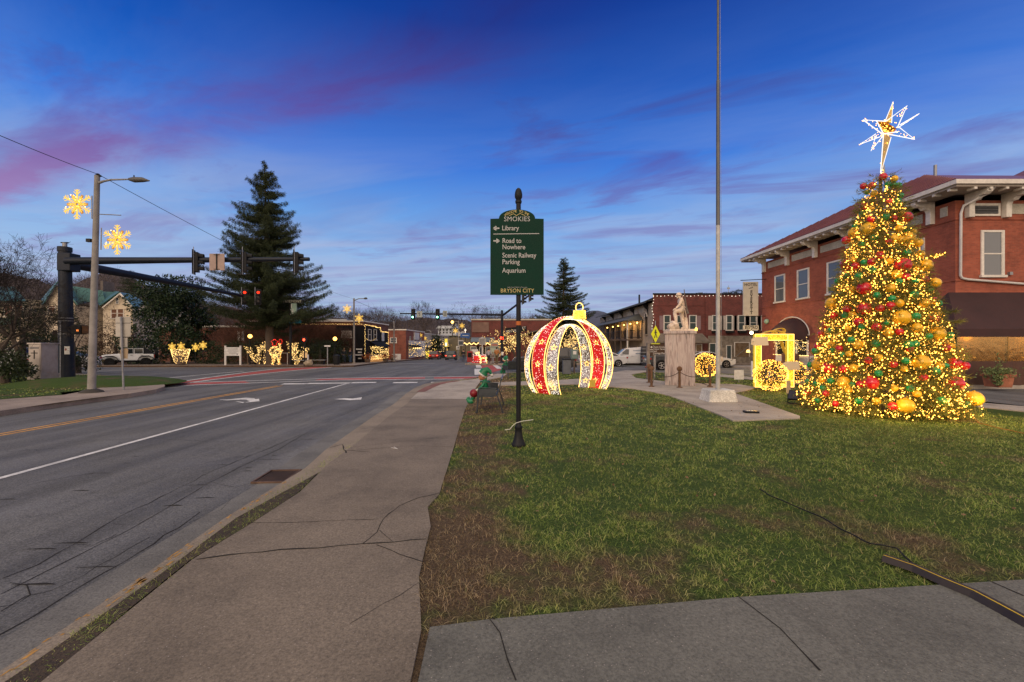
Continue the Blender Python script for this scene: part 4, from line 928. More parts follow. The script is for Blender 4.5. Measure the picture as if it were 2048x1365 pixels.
# stake near the tree, floodlight, card, white marker posts, junction box
b = MB(); b.box((0,0,.25), (.14,.03,.5)); o = b.build('wooden_stake', mat('pale_wood', (.5,.40,.26), .7, .2, 8)); o.location = (XA(1577,15.3), 15.3, -.02); tag(o, 'pale wooden stake in the grass below the glowing frame', 'stake')
b = MB(); b.box((0,0,.36), (.44,.012,.44)); o = b.build('small_sign', M_WHITE); o.location = (XA(1478,19.8), 19.8, 0); tag(o, 'small square white sign low in the grass right of the flagpole', 'sign'); MB().tube([(0,.02,0),(0,.02,.4)], .012, 5).build('stake', M_DSTEEL, o)
t = thing('floodlight', (XA(1590,12.7), 12.7, 0), 'black ground floodlight in the grass at the left foot of the Christmas tree', 'floodlight', rz=R(-60))
MB().box((0,0,.26), (.34,.12,.30), rx=R(-20)).build('housing', M_BLACKP, t, bevel=.02); MB().box((0,-.075,.285), (.28,.01,.24), rx=R(-20)).build('lens', mat('lens_glass', (.05,.05,.05), .1, 0), t); b = MB(); b.tube([(-.2,0,.3),(-.2,0,.02),(.2,0,.02),(.2,0,.3)], .015, 6); b.build('bracket', M_BLACKP, t)
t = thing('ground_light_box', (XA(1502,11.0), 11.0, .02), 'low black and silver light box lying on the near end of the path', 'light box', rz=R(-8))
MB().box((0,0,.025), (.34,.20,.05)).build('housing', M_BLACKP, t, bevel=.012); MB().box((0,0,.054), (.28,.14,.006)).build('lens', mat('silver_lens', (.35,.35,.36), .2, 0, metal=.5), t)
mp_ = [(1504, 19.5+4, 'white marker post left of the glowing frame by the street'), (1538, 24.0, 'white marker post seen through the glowing frame')]
for x, y, l_ in mp_:
    t = thing('marker_post', (XA(x, y), y, -.15), l_, 'post', 'white marker posts along the street'); MB().lathe([(.055,.02),(.055,.95),(.04,1.0)], n=10).build('tube', M_WHITE, t, smooth=True); MB().lathe([(.14,0),(.14,.03)], n=12).build('foot', M_DSTEEL, t)
# cable cover + cords
t = thing('cable_cover', (0,0,0), 'dark cable cover with a thin yellow stripe crossing from grass to sidewalk at lower right', 'cable cover')
pts = [G(x, y, 0) for x, y in ((1768,1122),(1830,1143),(1890,1170),(1950,1195),(2000,1222),(2060,1255),(2130,1290))]+[(4.2,2.2,0),(5.4,1.75,0),(7.2,1.3,0)]
pts = [Vector((p[0], p[1], .03)) for p in pts]
b = MB(); vs = []; fs = []; sec = [(-.055,-.02),(-.03,.018),(.03,.018),(.055,-.02)]
ST = []
for i, p in enumerate(pts):
    d = (pts[min(i+1,len(pts)-1)]-pts[max(i-1,0)]); d.z = 0; d.normalize(); n_ = Vector((-d.y, d.x, 0)); vs += [p+n_*a+Vector((0,0,c)) for a, c in sec]; ST.append(p+n_*(-.012)+Vector((0,0,.0215)))
for i in range(len(pts)-1):
    for k in range(3): fs.append((i*4+k, i*4+k+1, (i+1)*4+k+1, (i+1)*4+k))
b.add(vs, fs); b.build('rubber_body', mat('dark_rubber', (.035,.028,.026), .6, .2, 10), t)
b = MB(); b.ribbon(ST, .012); b.build('yellow_stripe', mat('yellow_stripe_paint', (.62,.42,.03), .6, .1), t, fixn=False)
def cord(px, name, label, r=.007, m=None, z=.035, onw=None):
    pts = [G(x, y, 0) for x, y in px]; Q = []
    for p, q in zip(pts, pts[1:]):
        for k in range(6): t_ = k/6; Q.append((p[0]+(q[0]-p[0])*t_, p[1]+(q[1]-p[1])*t_+.01*math.sin(k*1.1+p[0]*7), z+.004*math.sin(k)))
    o = MB().tube(Q, r, 6).build(name, m or M_BLACKP, smooth=True); tag(o, label, 'cable')
cord([(1520,985),(1545,1000),(1640,1040),(1690,1070),(1740,1095),(1790,1103),(1830,1140),(1880,1165)], 'power_cord', 'thin black power cord winding through the near grass')
cord([(1935,825),(1960,850),(2010,862),(2048,870),(2100,870)], 'extension_cord', 'thin orange extension cord trailing right from the Christmas tree', .008, mat('orange_rubber', (.30,.13,.03), .6, 0), .03)
o = MB().tube([(-.28,7.6,.02),(-.31,7.66,.02)], .004, 4)
b = MB(); b.tube([(XA(788,7.38),7.38,.014),(XA(795,7.3),7.27,.014)], .005, 4); b.tube([(XA(783,7.35),7.34,.014),(XA(797,7.3),7.24,.016)], .004, 4); o = b.build('twig', M_WHITE); tag(o, 'tiny pale twig lying on the brown sidewalk', 'twig')
# ================= CHRISTMAS TREE =================
TX, TY = 9.80, 11.35; TH = 6.3
t = thing('christmas_tree', (TX, TY, 0), 'huge conical outdoor Christmas tree wrapped in warm lights', 'christmas tree')
def trad(z):   # radius profile
    return float(np.interp(z, [0, .25, .8, 2.0, 3.2, 4.4, 5.2, 5.9, 6.3], [1.50, 1.55, 1.42, 1.14, .88, .56, .38, .27, .12]))
MB().tube([(0,0,0),(0,0,6.2)], [.16,.04], 10).build('trunk', M_WOOD, t)
M_NEED = leafmat('artificial_needles', (.055,.075,.02), (.28,.27,.06))  # golden glow of the bulbs is mixed into the needle colours
rs = np.random.RandomState(11)
nb = 9500; zz = 6.3*(1-np.sqrt(rs.rand(nb)))*1.0; zz = np.clip(zz+rs.rand(nb)*.15, .02, 6.28); th = rs.rand(nb)*2*np.pi
rad = np.array([trad(z) for z in zz])
bump = 1+.06*np.sin(th*5+zz*3)+.05*np.sin(th*9-zz*7)
depth = rs.rand(nb)**.6*.65+.35
rr = rad*bump*depth
base = np.stack([rr*np.cos(th), rr*np.sin(th), zz], 1)
outd = np.stack([np.cos(th), np.sin(th), -.15+rs.normal(size=nb)*.3], 1)+rs.normal(size=(nb,3))*.25; outd /= np.linalg.norm(outd, axis=1, keepdims=True)
P = []; D = []
per = 13; ln = .30
tt = rs.rand(nb, per)
P = (base[:,None,:]+outd[:,None,:]*(tt*ln)[:,:,None]).reshape(-1,3)
D = (outd[:,None,:]*.8+rs.normal(size=(nb,per,3))*.75).reshape(-1,3)
o = leaves('foliage', P, D, .12, .020, M_NEED, t); o['kind'] = 'stuff'
# a few longer sprigs sticking out as in the photograph
b = MB()
# bulbs
n_ = 8000; zz = 6.25*(1-np.sqrt(rs.rand(n_)))+.05; th = rs.rand(n_)*2*np.pi; rad = np.array([trad(z) for z in zz]); rr = rad*(1+.06*np.sin(th*5+zz*3)+.05*np.sin(th*9-zz*7))*(.74+.36*rs.rand(n_)**.8)+.07
PB = np.stack([rr*np.cos(th), rr*np.sin(th), zz], 1)
bulbs('fairy_lights', PB, .0130, M_WARM, t, world=False, jit=.8)
for (za, ta, L) in ((3.95, R(-42), .55), (2.55, R(-40), .40), (3.35, R(-150), .5), (2.3, R(-30), .5)):
    r0 = trad(za); a = np.array([r0*math.cos(ta), r0*math.sin(ta), za]); d_ = np.array([math.cos(ta), math.sin(ta), .12]); q = rs.rand(160,1)*L
    leaves('branch_tip', a+d_*q, d_*.5+rs.normal(size=(160,3))*.6, .14, .018, M_NEED, t)
    if L > .52: bulbs('branch_lights', a+d_*(rs.rand(26,1)*L)+rs.normal(size=(26,3))*.03, .0130, M_WARM, t, world=False)
# baubles traced by eye from the photograph: px, py, radius px, colour
BD = """1727 373 8 r;1744 372 9 r;1766 354 9 r;1789 358 8 y;1776 369 7 g;1787 371 8 g;1797 371 7 g;1748 388 8 y;1734 385 6 g;1779 404 8 r;1795 402 8 g;1801 392 7 g;1728 414 10 r;1743 418 7 y;1727 428 9 g;1772 434 9 g;1787 437 8 r;1804 431 11 y;1813 435 13 r;1741 440 9 r;1710 453 7 g;1735 459 17 y;1708 466 14 y;1692 481 10 r;1798 457 9 y;1813 463 8 g;1826 464 8 y;1749 475 9 g;1787 478 11 y;1802 480 9 y;1815 479 18 y;1836 486 11 y;1777 484 8 r;1723 488 8 g;1814 506 9 g;1840 509 10 y;1760 511 10 r;1706 520 9 y;1694 529 15 r;1711 532 9 r;1743 524 9 r;1728 525 8 g;1745 540 9 g;1780 523 8 y;1806 531 18 r;1831 534 8 y;1851 531 15 y;1694 552 8 g;1717 552 9 g;1793 550 12 y;1811 554 10 r;1798 563 8 g;1848 561 10 r;1830 563 8 g;1845 553 7 y;1871 566 12 y;1676 563 8 g;1703 579 9 y;1728 577 16 r;1781 577 11 y;1754 591 9 g;1828 589 10 g;1857 578 10 g;1784 598 9 g;1664 607 15 y;1694 619 9 r;1728 618 16 r;1760 617 10 r;1781 612 10 r;1799 607 10 y;1849 607 11 y;1864 605 9 y;1877 607 8 g;1867 598 7 r;1667 632 9 r;1690 631 8 g;1705 630 9 y;1803 636 19 y;1832 633 10 g;1873 627 11 y;1868 638 11 r;1717 644 11 r;1651 651 9 r;1662 661 8 g;1723 654 8 g;1753 655 11 r;1773 646 7 g;1834 656 12 y;1875 668 17 y;1899 671 9 g;1858 673 8 g;1642 669 8 r;1695 658 8 y;1777 665 11 y;1799 664 9 r;1643 682 7 g;1703 680 9 g;1663 691 10 y;1716 690 11 y;1752 688 10 g;1817 690 11 g;1831 688 9 g;1819 698 8 r;1892 696 10 r;1904 692 8 y;1636 694 9 r;1631 703 9 g;1679 698 9 r;1664 701 7 g;1698 708 8 y;1685 710 7 g;1758 716 9 y;1737 721 9 r;1787 729 9 r;1811 722 9 g;1842 725 19 y;1909 727 15 r;1930 732 10 r;1890 732 8 g;1880 731 9 y;1620 730 7 g;1637 729 15 y;1658 736 15 r;1686 738 10 r;1657 722 8 y;1707 737 10 y;1808 738 8 y;1871 743 10 g;1757 747 9 g;1847 755 9 r;1616 764 8 g;1632 768 7 g;1643 760 8 y;1662 762 9 g;1646 776 8 g;1687 765 15 y;1705 769 7 g;1721 769 10 r;1742 766 17 r;1697 781 8 y;1789 777 8 y;1820 777 9 g;1834 788 9 y;1910 768 19 r;1615 787 8 r;1652 787 8 r;1635 801 8 g;1671 808 8 r;1718 802 9 g;1753 803 9 y;1785 813 11 r;1811 812 19 y;1883 802 11 g;1933 809 9 g;1948 798 19 y"""
MBC = {'r': mat('red_bauble_gloss', (.58, .008, .02), .16, 0, coat=.5), 'g': mat('green_bauble_gloss', (.008, .30, .075), .18, 0, coat=.5), 'y': mat('gold_bauble_satin', (.88, .50, .025), .28, 0, metal=.1, coat=.3)}
NMc = {'r': 'red', 'g': 'green', 'y': 'gold'}
unit = MB().ball((0,0,0), 1, 20, 14).build('x', MBC['r'], smooth=True); um = unit.data; bpy.data.objects.remove(unit)
capm = MB().lathe([(.16,.0),(.16,.12),(.05,.16)], (0,0,.96), 10).build('x', M_GLD); cm = capm.data; bpy.data.objects.remove(capm)
meshes = {}
for k in 'rgy': q = um.copy(); q.materials.clear(); q.materials.append(MBC[k]); q.name = 'bauble_'+NMc[k]; meshes[k] = q
items = []
for e in BD.split(';'):
    a = e.split(); px, py, pr_, c = float(a[0]), float(a[1]), float(a[2]), a[3]
    # intersect the viewing ray with the cone surface
    d_ = np.array([(px-1024)/F, 1.0, -(py-HZ)/F]); best = None; closest = None
    for Y in np.arange(8.2, 13, .02):
        p = np.array([0, 0, CAMZ])+d_*Y; dist = math.hypot(p[0]-TX, p[1]-TY)-trad(min(max(p[2], 0), 6.3))*1.03
        if closest is None or dist < closest[0]: closest = (dist, p)
        if dist <= 0: best = p; break
    p = best if best is not None else closest[1]
    r = pr_/F*p[1]*.80
    items.append((p, r, c, px, py))
cells = {}
for it in items:
    p, r, c, px, py = it; z = p[2]
    hb = 'at the very top' if z > 5.75 else 'near the top' if z > 4.9 else 'in the upper part' if z > 4.0 else 'above mid height' if z > 3.2 else 'at mid height' if z > 2.45 else 'below mid height' if z > 1.75 else 'in the lower part' if z > 1.05 else 'by the bottom'
    ha = 1024+(TX/TY)*F; wd = trad(max(0, min(z, 6.3)))*F/TY*1.2; q = (px-1775)/wd
    vb = 'left edge' if q < -.68 else 'left side' if q < -.2 else 'centre' if q < .25 else 'right side' if q < .7 else 'right edge'
    sz = 'big' if r > .155 else 'medium' if r > .112 else 'small'
    cells.setdefault((sz, c, hb, vb), []).append(it)
for (sz, c, hb, vb), L in cells.items():
    L.sort(key=lambda i: i[4]); ords = ['']
    if len(L) == 2:
        ords = ['upper of two: ', 'lower of two: '] if abs(L[0][4]-L[1][4]) >= abs(L[0][3]-L[1][3]) else None
        if ords is None: L.sort(key=lambda i: i[3]); ords = ['left of two: ', 'right of two: ']
    elif len(L) == 3: ords = ['top of three: ', 'middle of three: ', 'lowest of three: ']
    elif len(L) > 3: ords = ['%s from the top: ' % s for s in ('first','second','third','fourth','fifth','sixth','seventh')]
    for it, od in zip(L, ords):
        p, r, c, px, py = it
        o = bpy.data.objects.new('bauble', meshes[c]); COL.objects.link(o); o.location = p; o.scale = (r, r, r)
        tag(o, '%s%s %s bauble %s of the tree, %s' % (od, sz, NMc[c], hb, vb), 'bauble', 'baubles on the Christmas tree')
        cp_ = bpy.data.objects.new('cap', cm); COL.objects.link(cp_); cp_.parent = o
# ---- star topper ----
SYt = TY; sc_ = Vector(W(1775, 262, SYt))
t = thing('star_topper', (sc_.x-.12, SYt, 6.15), 'large white outlined star of Bethlehem on top of the Christmas tree', 'star')
cs = sc_-Vector((sc_.x-.12, SYt, 6.15))
M_STARW = glowmat('cool_rope_light', (1.0, .95, .90), 1.3); M_STG = mat('gold_star_sheet', (.58, .40, .14), .4, .2, 10, metal=.5)
tips = [(1786,204,.0),(1726,240,-.15),(1816,212,.2),(1838,229,.3),(1829,277,-.2),(1743,302,.1),(1720,289,-.3)]
bl = MB(); cv = cs
order = [(1786,204),(1816,212),(1838,229),(1829,279),(1790,276),(1764,348),(1743,302),(1720,289),(1726,240)]
def SP(px, py, dy=0): return Vector(W(px, py, SYt+dy))-Vector((sc_.x-.12, SYt, 6.15))
core = {}
b = MB(); g_ = MB()
tri = [((1786,204,-.02), (1770,244,-.1), (1783,246,-.1)), ((1726,240,-.25), (1753,242,-.1), (1764,268,-.12)), ((1814,212,-.25), (1772,243,-.12), (1795,255,-.1)), ((1838,228,.30), (1796,256,.05), (1800,250,.1)), ((1829,279,-.22), (1796,253,-.1), (1768,267,-.12)), ((1742,302,-.2), (1752,272,-.08), (1766,272,-.1)), ((1720,289,.3), (1752,268,.05), (1760,274,.1)), ((1761,348,0), (1767,268,-.14), (1782,275,-.05))]
for tip, a, c in tri:
    T_, A_, C_ = SP(*tip), SP(*a), SP(*c); b.tube([A_, T_, C_], .0125, 6)
    if tip[:2] in ((1786,204), (1761,348)):
        off_ = Vector((0,.16,0)); g_.add([A_+Vector((.02,0,0)), T_, C_, (A_+C_)/2+off_], [(0,1,2),(0,3,1),(3,2,1),(0,2,3)])
for a, c in (((1753,242,-.1),(1772,243,-.12)), ((1753,242,-.1),(1767,268,-.14)), ((1767,268,-.14),(1796,264,-.12))): b.tube([SP(*a), SP(*c)], .0125, 6)
ca = SP(1775,258,.12)
g_.add([SP(1754,243,-.09), SP(1772,244,-.11), SP(1793,258,-.09), SP(1782,272,-.08), SP(1766,268,-.12), ca], [(0,1,5),(1,2,5),(2,3,5),(3,4,5),(4,0,5)])
b.build('rope_outline', M_STARW, t); g_.build('gold_panel', M_STG, t)
pts = []
for tip, a, c in tri:
    T_, A_ = SP(*tip), SP(*a); C_ = SP(*c)
    for k in range(14): q = random.random(); pts.append(A_.lerp(T_, q).lerp(C_.lerp(T_, q), random.uniform(.2, .8))+Vector((0, random.uniform(-.08, .05), 0)))
for k in range(70): pts.append(SP(1774+random.gauss(0,9), 260+random.gauss(0,7), random.uniform(-.2,.0)))
bulbs('fairy_lights', [p[:] for p in pts], .010, M_WARM, t, world=False)
MB().tube([Vector((0.1,.02,-.2)), SP(1766,330,.02)], .03, 8).build('mast', M_DSTEEL, t)

# unseen point lights added round the skirt for the strings' spill on the turf
for a in (200, 235, 270, 305, 340):
    ld = bpy.data.lights.new('string_spill', 'POINT'); ld.energy = 16; ld.color = (1, .60, .16); ld.shadow_soft_size = .25; lo = bpy.data.objects.new('string_spill', ld); COL.objects.link(lo); lo.location = (TX+2.0*math.cos(R(a)), TY+2.0*math.sin(R(a)), .45)
for x, y in ((1.3, 15.0), (3.4, 17.0), (XA(1541,16.2), 15.4)):  # more unseen lights added by the arch and frame for their spill
    ld = bpy.data.lights.new('string_spill', 'POINT'); ld.energy = 9; ld.color = (1, .66, .22); ld.shadow_soft_size = .2; lo = bpy.data.objects.new('string_spill', ld); COL.objects.link(lo); lo.location = (x, y, .35)
# ================= RIGHT SIDE: HOTEL =================
M_BRK = bricks('hotel_red_brick', (.35,.088,.047,1), (.26,.064,.036,1), (.26,.11,.07,1)); M_BRKD = bricks('dark_red_brick', (.16,.035,.028,1), (.11,.026,.022,1), (.12,.07,.06,1)); M_BRKO = bricks('orange_red_brick', (.26,.07,.04,1), (.20,.05,.03,1), (.2,.12,.09,1))
M_TRIM = mat('cream_trim_paint', (.66,.63,.57), .6, .15, 6); M_GLS = mat('dark_window_glass', (.075,.095,.12), .05, 0, spec=.9); M_ROOF = mat('maroon_metal_roof', (.19,.075,.075), .4, .15, 3, metal=.2)
M_STUC = mat('rough_cream_stucco', (.45,.42,.35), .9, .2, 14, bump=.6); M_AWN = mat('dark_brown_canvas', (.042,.018,.018), .8, .2, 5, bump=.2); M_BLK = mat('black_gap', (.008,.008,.008), .9, 0)
def wbox(b, a, c): b.b2(a, c)
def window(par, c, w_, h_, axis, out, m=M_TRIM, fw=.10, proud=.05, pane=M_GLS, sash=True, sill=True, name='window', curtain=None):
    """window part in wall. axis 'x' = wall runs along X (faces y), 'y' = wall runs along Y (faces x). out = +-1 outward sign. c = local centre on wall face"""
    def P(u, d, z): return (c[0]+u, c[1]+out*d, c[2]+z) if axis == 'x' else (c[0]+out*d, c[1]+u, c[2]+z)
    b = MB()
    def bb(u0, u1, z0, z1, d0, d1): b.b2(P(u0, d0, z0), P(u1, d1, z1))
    W2, H2 = w_/2, h_/2
    bb(-W2-fw, -W2, -H2, H2+fw, -.04, proud); bb(W2, W2+fw, -H2, H2+fw, -.04, proud); bb(-W2, W2, H2, H2+fw, -.04, proud)
    f = b.build(name, m, par)
    if sill: b = MB(); bb(-W2-fw-.06, W2+fw+.06, -H2-.11, -H2, -.04, proud+.07); b.build('sill', m, f)
    b = MB(); bb(-W2, W2, -H2, H2, -.04, proud-.030); b.build('pane', pane, f)
    if sash:
        b = MB(); bb(-W2, W2, -.03, .03, proud-.03, proud-.008); bb(-W2, -W2+.045, -H2, H2, proud-.03, proud-.010); bb(W2-.045, W2, -H2, H2, proud-.03, proud-.010); b.build('sash', m, f)
    if curtain:
        b = MB(); bb(-W2+.05, -W2+.16, -H2+.02, H2-.02, proud-.03, proud-.022); b.build('curtain', curtain, f)
    return f
HX, HY0, HY1, HZT = 21.2, 20.4, 36.2, 9.0
t = thing('brick_hotel', (HX, HY0, -.15), 'two storey red brick hotel with deep bracketed eaves and maroon metal roof', 'building')
def L(x, y, z): return (x-HX, y-HY0, z+.15)
b = MB(); b.b2(L(HX, HY0, -.5), L(46, HY1, HZT-.35)); b.build('wall', M_BRK, t)
hip = bpy.data.objects.new('x', None); bpy.data.objects.remove(hip)
# roof
ov = 1.2; ex0, ey0, ex1, ey1 = HX-ov, HY0-ov, 46+ov, HY1+ov; rz_ = HZT+.22
rx, ry0, ry1, rzt = 25.0, 25.8, 30.6, 12.0
b = MB(); b.add([L(ex0,ey0,rz_),L(ex1,ey0,rz_),L(ex1,ey1,rz_),L(ex0,ey1,rz_),L(rx,ry0,rzt),L(rx,ry1,rzt),L(44,28,rzt),L(rx+6,25.4,rzt-.3)], [(0,3,5,4),(3,2,6,5),(2,1,6),(1,0,4,6),(4,5,6)]); rf = b.build('roof', M_ROOF, t, fixn=False)
b = MB()
b.tube([L(ex0+.03, ey0+.05, rz_+.035), L(ex0+.03, ey1-.05, rz_+.035)], .02, 4)
for i in range(44):   # standing seams, left slope
    y = ey0+.25+i*.40
    if y > ey1: break
    # left slope plane from eave x=ex0 to ridge x=rx; clip by hips
    if y < ry0: tt_ = (y-ey0)/(ry0-ey0)
    elif y > ry1: tt_ = (ey1-y)/(ey1-ry1)
    else: tt_ = 1
    b.tube([L(ex0+.02, y, rz_+.03), L(ex0+(rx-ex0)*tt_, y, rz_+(rzt-rz_)*tt_+.03)], .028, 4)
q = b.build('roof_seams', M_ROOF, rf)
b = MB(); b.tube([L(24.4,24.6,11.4),L(24.4,24.6,12.1)], .08, 8); b.build('vent_pipe', M_DSTEEL, rf)
b = MB(); b.add([L(29.0,22.6,11.3),L(32.5,22.6,11.3),L(32.5,26,11.3),L(29.0,26,11.3),L(30.6,24.3,12.35)], [(0,1,4),(1,2,4),(2,3,4),(3,0,4)]); b.build('cupola_roof', M_ROOF, rf)
# eave fascia / soffit / gutter
b = MB(); b.b2(L(ex0, ey0, rz_-.20), L(ex0+.10, ey1, rz_-.002)); b.b2(L(ex0+.10, ey0, rz_-.20), L(ex1, ey0+.10, rz_-.002)); b.build('gutter', M_TRIM, t)
b = MB(); b.b2(L(ex0+.1, ey0+.1, rz_-.30), L(HX-.003, ey1, rz_-.20)); b.b2(L(HX, ey0+.1, rz_-.30), L(ex1, HY0-.003, rz_-.20)); b.build('soffit', mat('grey_painted_soffit', (.33,.29,.25), .7, .15, 5), t)
for i in range(24): MB().box(L(ex0+.28, ey0+.45+i*.72, rz_-.35), (.34,.13,.10)).build('rafter_tail', M_TRIM, t)
for i in range(14): MB().box(L(ex0+1.0+i*.72, ey0+.28, rz_-.35), (.13,.34,.10)).build('rafter_tail', M_TRIM, t)
def bracket(x, y, ax):
    b = MB()
    pr_ = [(0,0),(1.0,0),(1.0,-.16),(.86,-.26),(.62,-.26),(.5,-.40),(.30,-.40),(.24,-.55),(.24,-1.12),(0,-1.12)]
    if ax == 'y': b.prism([(x-HX-p[0]-.004, rz_-.30+.15+p[1]) for p in pr_], y-HY0-.13, y-HY0+.13, 'y')
    else: b.prism([(y-HY0-p[0]-.004, rz_-.30+.15+p[1]) for p in pr_], x-HX-.13, x-HX+.13, 'x')
    b.build('bracket', M_TRIM, t, bevel=.015)
for y in (35.7, 32.7, 29.7, 26.7, 23.7, 21.5): bracket(HX, y, 'y')
for x in (21.75, 23.5, 25.9, 28.5): bracket(x, HY0, 'x')
for y0, y1 in ((33.0,35.3),(30.1,32.3),(27.1,29.3),(24.1,26.3),(22.0,23.3),(20.75,21.1)):
    MB().b2(L(HX-.035, y0, 8.02), L(HX, y1, 8.48)).build('stucco_panel', M_STUC, t)
MB().b2(L(23.75, HY0-.035, 8.0), L(25.6, HY0, 8.48)).build('stucco_panel', M_STUC, t)
b = MB(); b.b2(L(21.95, HY0-.06, 7.9), L(23.3, HY0, 8.5)); lv = b.build('louvre_vent', M_TRIM, t)
b = MB(); b.b2(L(22.08, HY0-.075, 8.0), L(23.17, HY0-.06, 8.38)); b.build('vent_opening', M_BLK, lv)
b = MB()
for i in range(5): b.box(L(22.62, HY0-.085, 8.04+i*.075), (1.08,.03,.025), rx=R(30))
b.build('slats', M_DSTEEL, lv)
b = MB(); b.b2(L(HX-.05, HY0-.05, 7.72), L(HX, HY1, 7.80)); b.b2(L(HX, HY0-.05, 7.72), L(46, HY0, 7.80)); b.b2(L(HX-.04, HY0-.04, 4.80), L(HX, HY1, 4.90)); b.b2(L(HX, HY0-.04, 4.80), L(46, HY0, 4.90)); b.build('brick_ledge', M_BRK, t, fixn=False)
MCUR = mat('dark_curtain', (.03,.03,.035), .9, 0)
for y in (33.75, 31.05, 28.05, 25.1, 22.55): window(t, L(HX, y, 6.15), 1.1, 2.0, 'y', -1)
window(t, L(22.95, HY0, 6.1), .92, 2.05, 'x', -1, curtain=None); window(t, L(26.5, HY0, 6.1), .92, 2.05, 'x', -1)
MB().box(L(23.75, HY0-.06, 5.15), (.14,.12,.14)).build('junction_box', M_DSTEEL, t)
b = MB(); b.tube([L(22.0,ey0+.1,rz_-.15),L(21.9,ey0+.35,8.75),L(21.42,HY0-.16,8.35),L(21.34,HY0-.12,8.0),L(21.34,HY0-.10,5.05),L(21.42,HY0-.10,4.92),L(21.7,HY0-.10,4.86),L(30,HY0-.10,4.2)], .055, 8); b.build('drain_pipe', mat('white_pipe', (.58,.57,.55), .5, .1), t, smooth=True)
# arched street door with awning
b = MB(); arc = [(32.35+1.95*math.cos(a), 2.35+1.35*math.sin(a)) for a in np.linspace(0, math.pi, 18)]
vs = [L(HX-.02, p[0], p[1]) for p in arc]+[L(HX-.85, 32.35+(p[0]-32.35)*1.03, 2.0+(p[1]-2.35)*.12) for p in arc]
vs = [L(HX-.02, p[0], p[1]) for p in arc]; vs2 = [L(HX-1.0*(1-((p[1]-2.35)/1.35)**1.0*.95), p[0], 2.35+(p[1]-2.35)*1.0) for p in arc]
b.add(vs2+[L(HX-.02, 30.4, 2.35), L(HX-.02, 34.3, 2.35)], [tuple(range(18))]); 
b = MB()
prof = [(0.0, 1.35), (.35, 1.22), (.68, .92), (.92, .5), (1.02, 0.0), (1.02, -.28)]
vs = []; fs = []
n_ = 14
for k, (d_, h_) in enumerate(prof):
    for i in range(n_+1):
        s_ = -1+2*i/n_; hh = h_*math.sqrt(max(0, 1-s_*s_)) if h_ > 0 else h_; dd = d_*math.sqrt(max(0, 1-s_*s_*.15))
        vs.append(L(HX-.02-dd*(1.0 if h_ <= 0 else 1.0)*math.sqrt(max(0.0, 1-s_**6)), 32.35+1.95*s_, 2.35+hh))
for k in range(len(prof)-1):
    for i in range(n_): a = k*(n_+1)+i; fs.append((a, a+1, a+n_+2, a+n_+1))
b.add(vs, fs); b.build('arched_awning', M_AWN, t, smooth=True, fixn=False)
b = MB(); b.tube([L(HX-.05, 32.35+2.0*math.cos(a), 2.4+1.42*math.sin(a)) for a in np.linspace(0, math.pi, 20)], .04, 6); b.build('awning_piping', M_TRIM, t)
en = MB().b2(L(HX-.03, 30.5, .2), L(HX, 34.2, 2.5)).build('entrance', M_BLK, t)
b = MB()
for y in (30.5, 31.7, 32.9, 34.1): b.b2(L(HX-.09, y-.07, -.1), L(HX-.031, y+.07, 2.5))
b.b2(L(HX-.085, 30.57, -.1), L(HX-.031, 34.03, .95)); b.b2(L(HX-.088, 30.57, 1.85), L(HX-.031, 34.03, 1.92)); b.build('door_frame', M_TRIM, en, fixn=False)
b = MB(); b.b2(L(HX-.04, 28.2, -.15), L(HX, 30.35, .95)); b.build('white_render', mat('white_render', (.5,.5,.5), .8, .2, 4), t)
pts = [L(HX-.12-random.random()*.1, random.uniform(30.3, 34.3), random.choice((.95, random.uniform(1.2, 2.35), random.uniform(1.2, 2.35)))) for _ in range(240)]
bulbs('fairy_lights', pts, .028, M_WARMF, en, world=False, low=True)
for y, l_ in ((22.6,'x'),): pass
# restaurant patio
t2 = thing('restaurant_patio', (19.4, 18.6, -.15), 'restaurant patio enclosed by clear vinyl curtains under a dark brown canvas awning', 'patio')
def L2(x, y, z): return (x-19.4, y-18.6, z+.15)
b = MB(); xa, xb = 19.3, 46
vs = [L2(xa,18.5,2.45),L2(xb,18.5,2.45),L2(xb,HY0-.06,4.25),L2(HX-.4,HY0-.06,4.25),L2(xa,HY0+.6,2.45),L2(xa,18.5,2.1),L2(xb,18.5,2.1),L2(xa,HY0+.6,2.1)]
b.add(vs, [(0,1,2,3),(0,3,4),(0,5,6,1),(4,7,5,0)]); o = b.build('canvas_awning', M_AWN, t2, fixn=False); sm_ = o.modifiers.new('s','SOLIDIFY'); sm_.thickness = .03
vin = bpy.data.materials.new('clear_vinyl'); vin.use_nodes = True; N = NT(vin.node_tree)
gl = N.n('ShaderNodeBsdfGlossy', i_Roughness=.10, i_Color=(.9,.8,.6,1)); tr = N.n('ShaderNodeBsdfTransparent', i_Color=(.80,.66,.40,1)); P = worldpos(N)
n3_ = N.n('ShaderNodeTexNoise', i_Scale=2.2, i_Detail=3.0, i_Distortion=.6); N.l(P, n3_.inputs['Vector']); bp = N.n('ShaderNodeBump', i_Strength=.12, i_Distance=.03); N.l(n3_.outputs[0], bp.inputs['Height']); N.l(bp.outputs[0], gl.inputs['Normal'])
fr_ = N.n('ShaderNodeFresnel', i_IOR=1.5); mx = N.n('ShaderNodeMixShader'); N.l(N.math('ADD', N.math('MULTIPLY', fr_.outputs[0], .7), .04), mx.inputs[0]); N.l(tr.outputs[0], mx.inputs[1]); N.l(gl.outputs[0], mx.inputs[2]); o_ = N.n('ShaderNodeOutputMaterial'); N.l(mx.outputs[0], o_.inputs[0])
for i, (x0, x1) in enumerate(((19.4,21.6),(21.64,24.2),(24.24,27),(27.04,31))):
    MB().b2(L2(x0,18.6,1.02), L2(x1,18.604,2.4)).build('vinyl_window', vin, t2)
b = MB(); n_ = 160; vs = []; fs = []
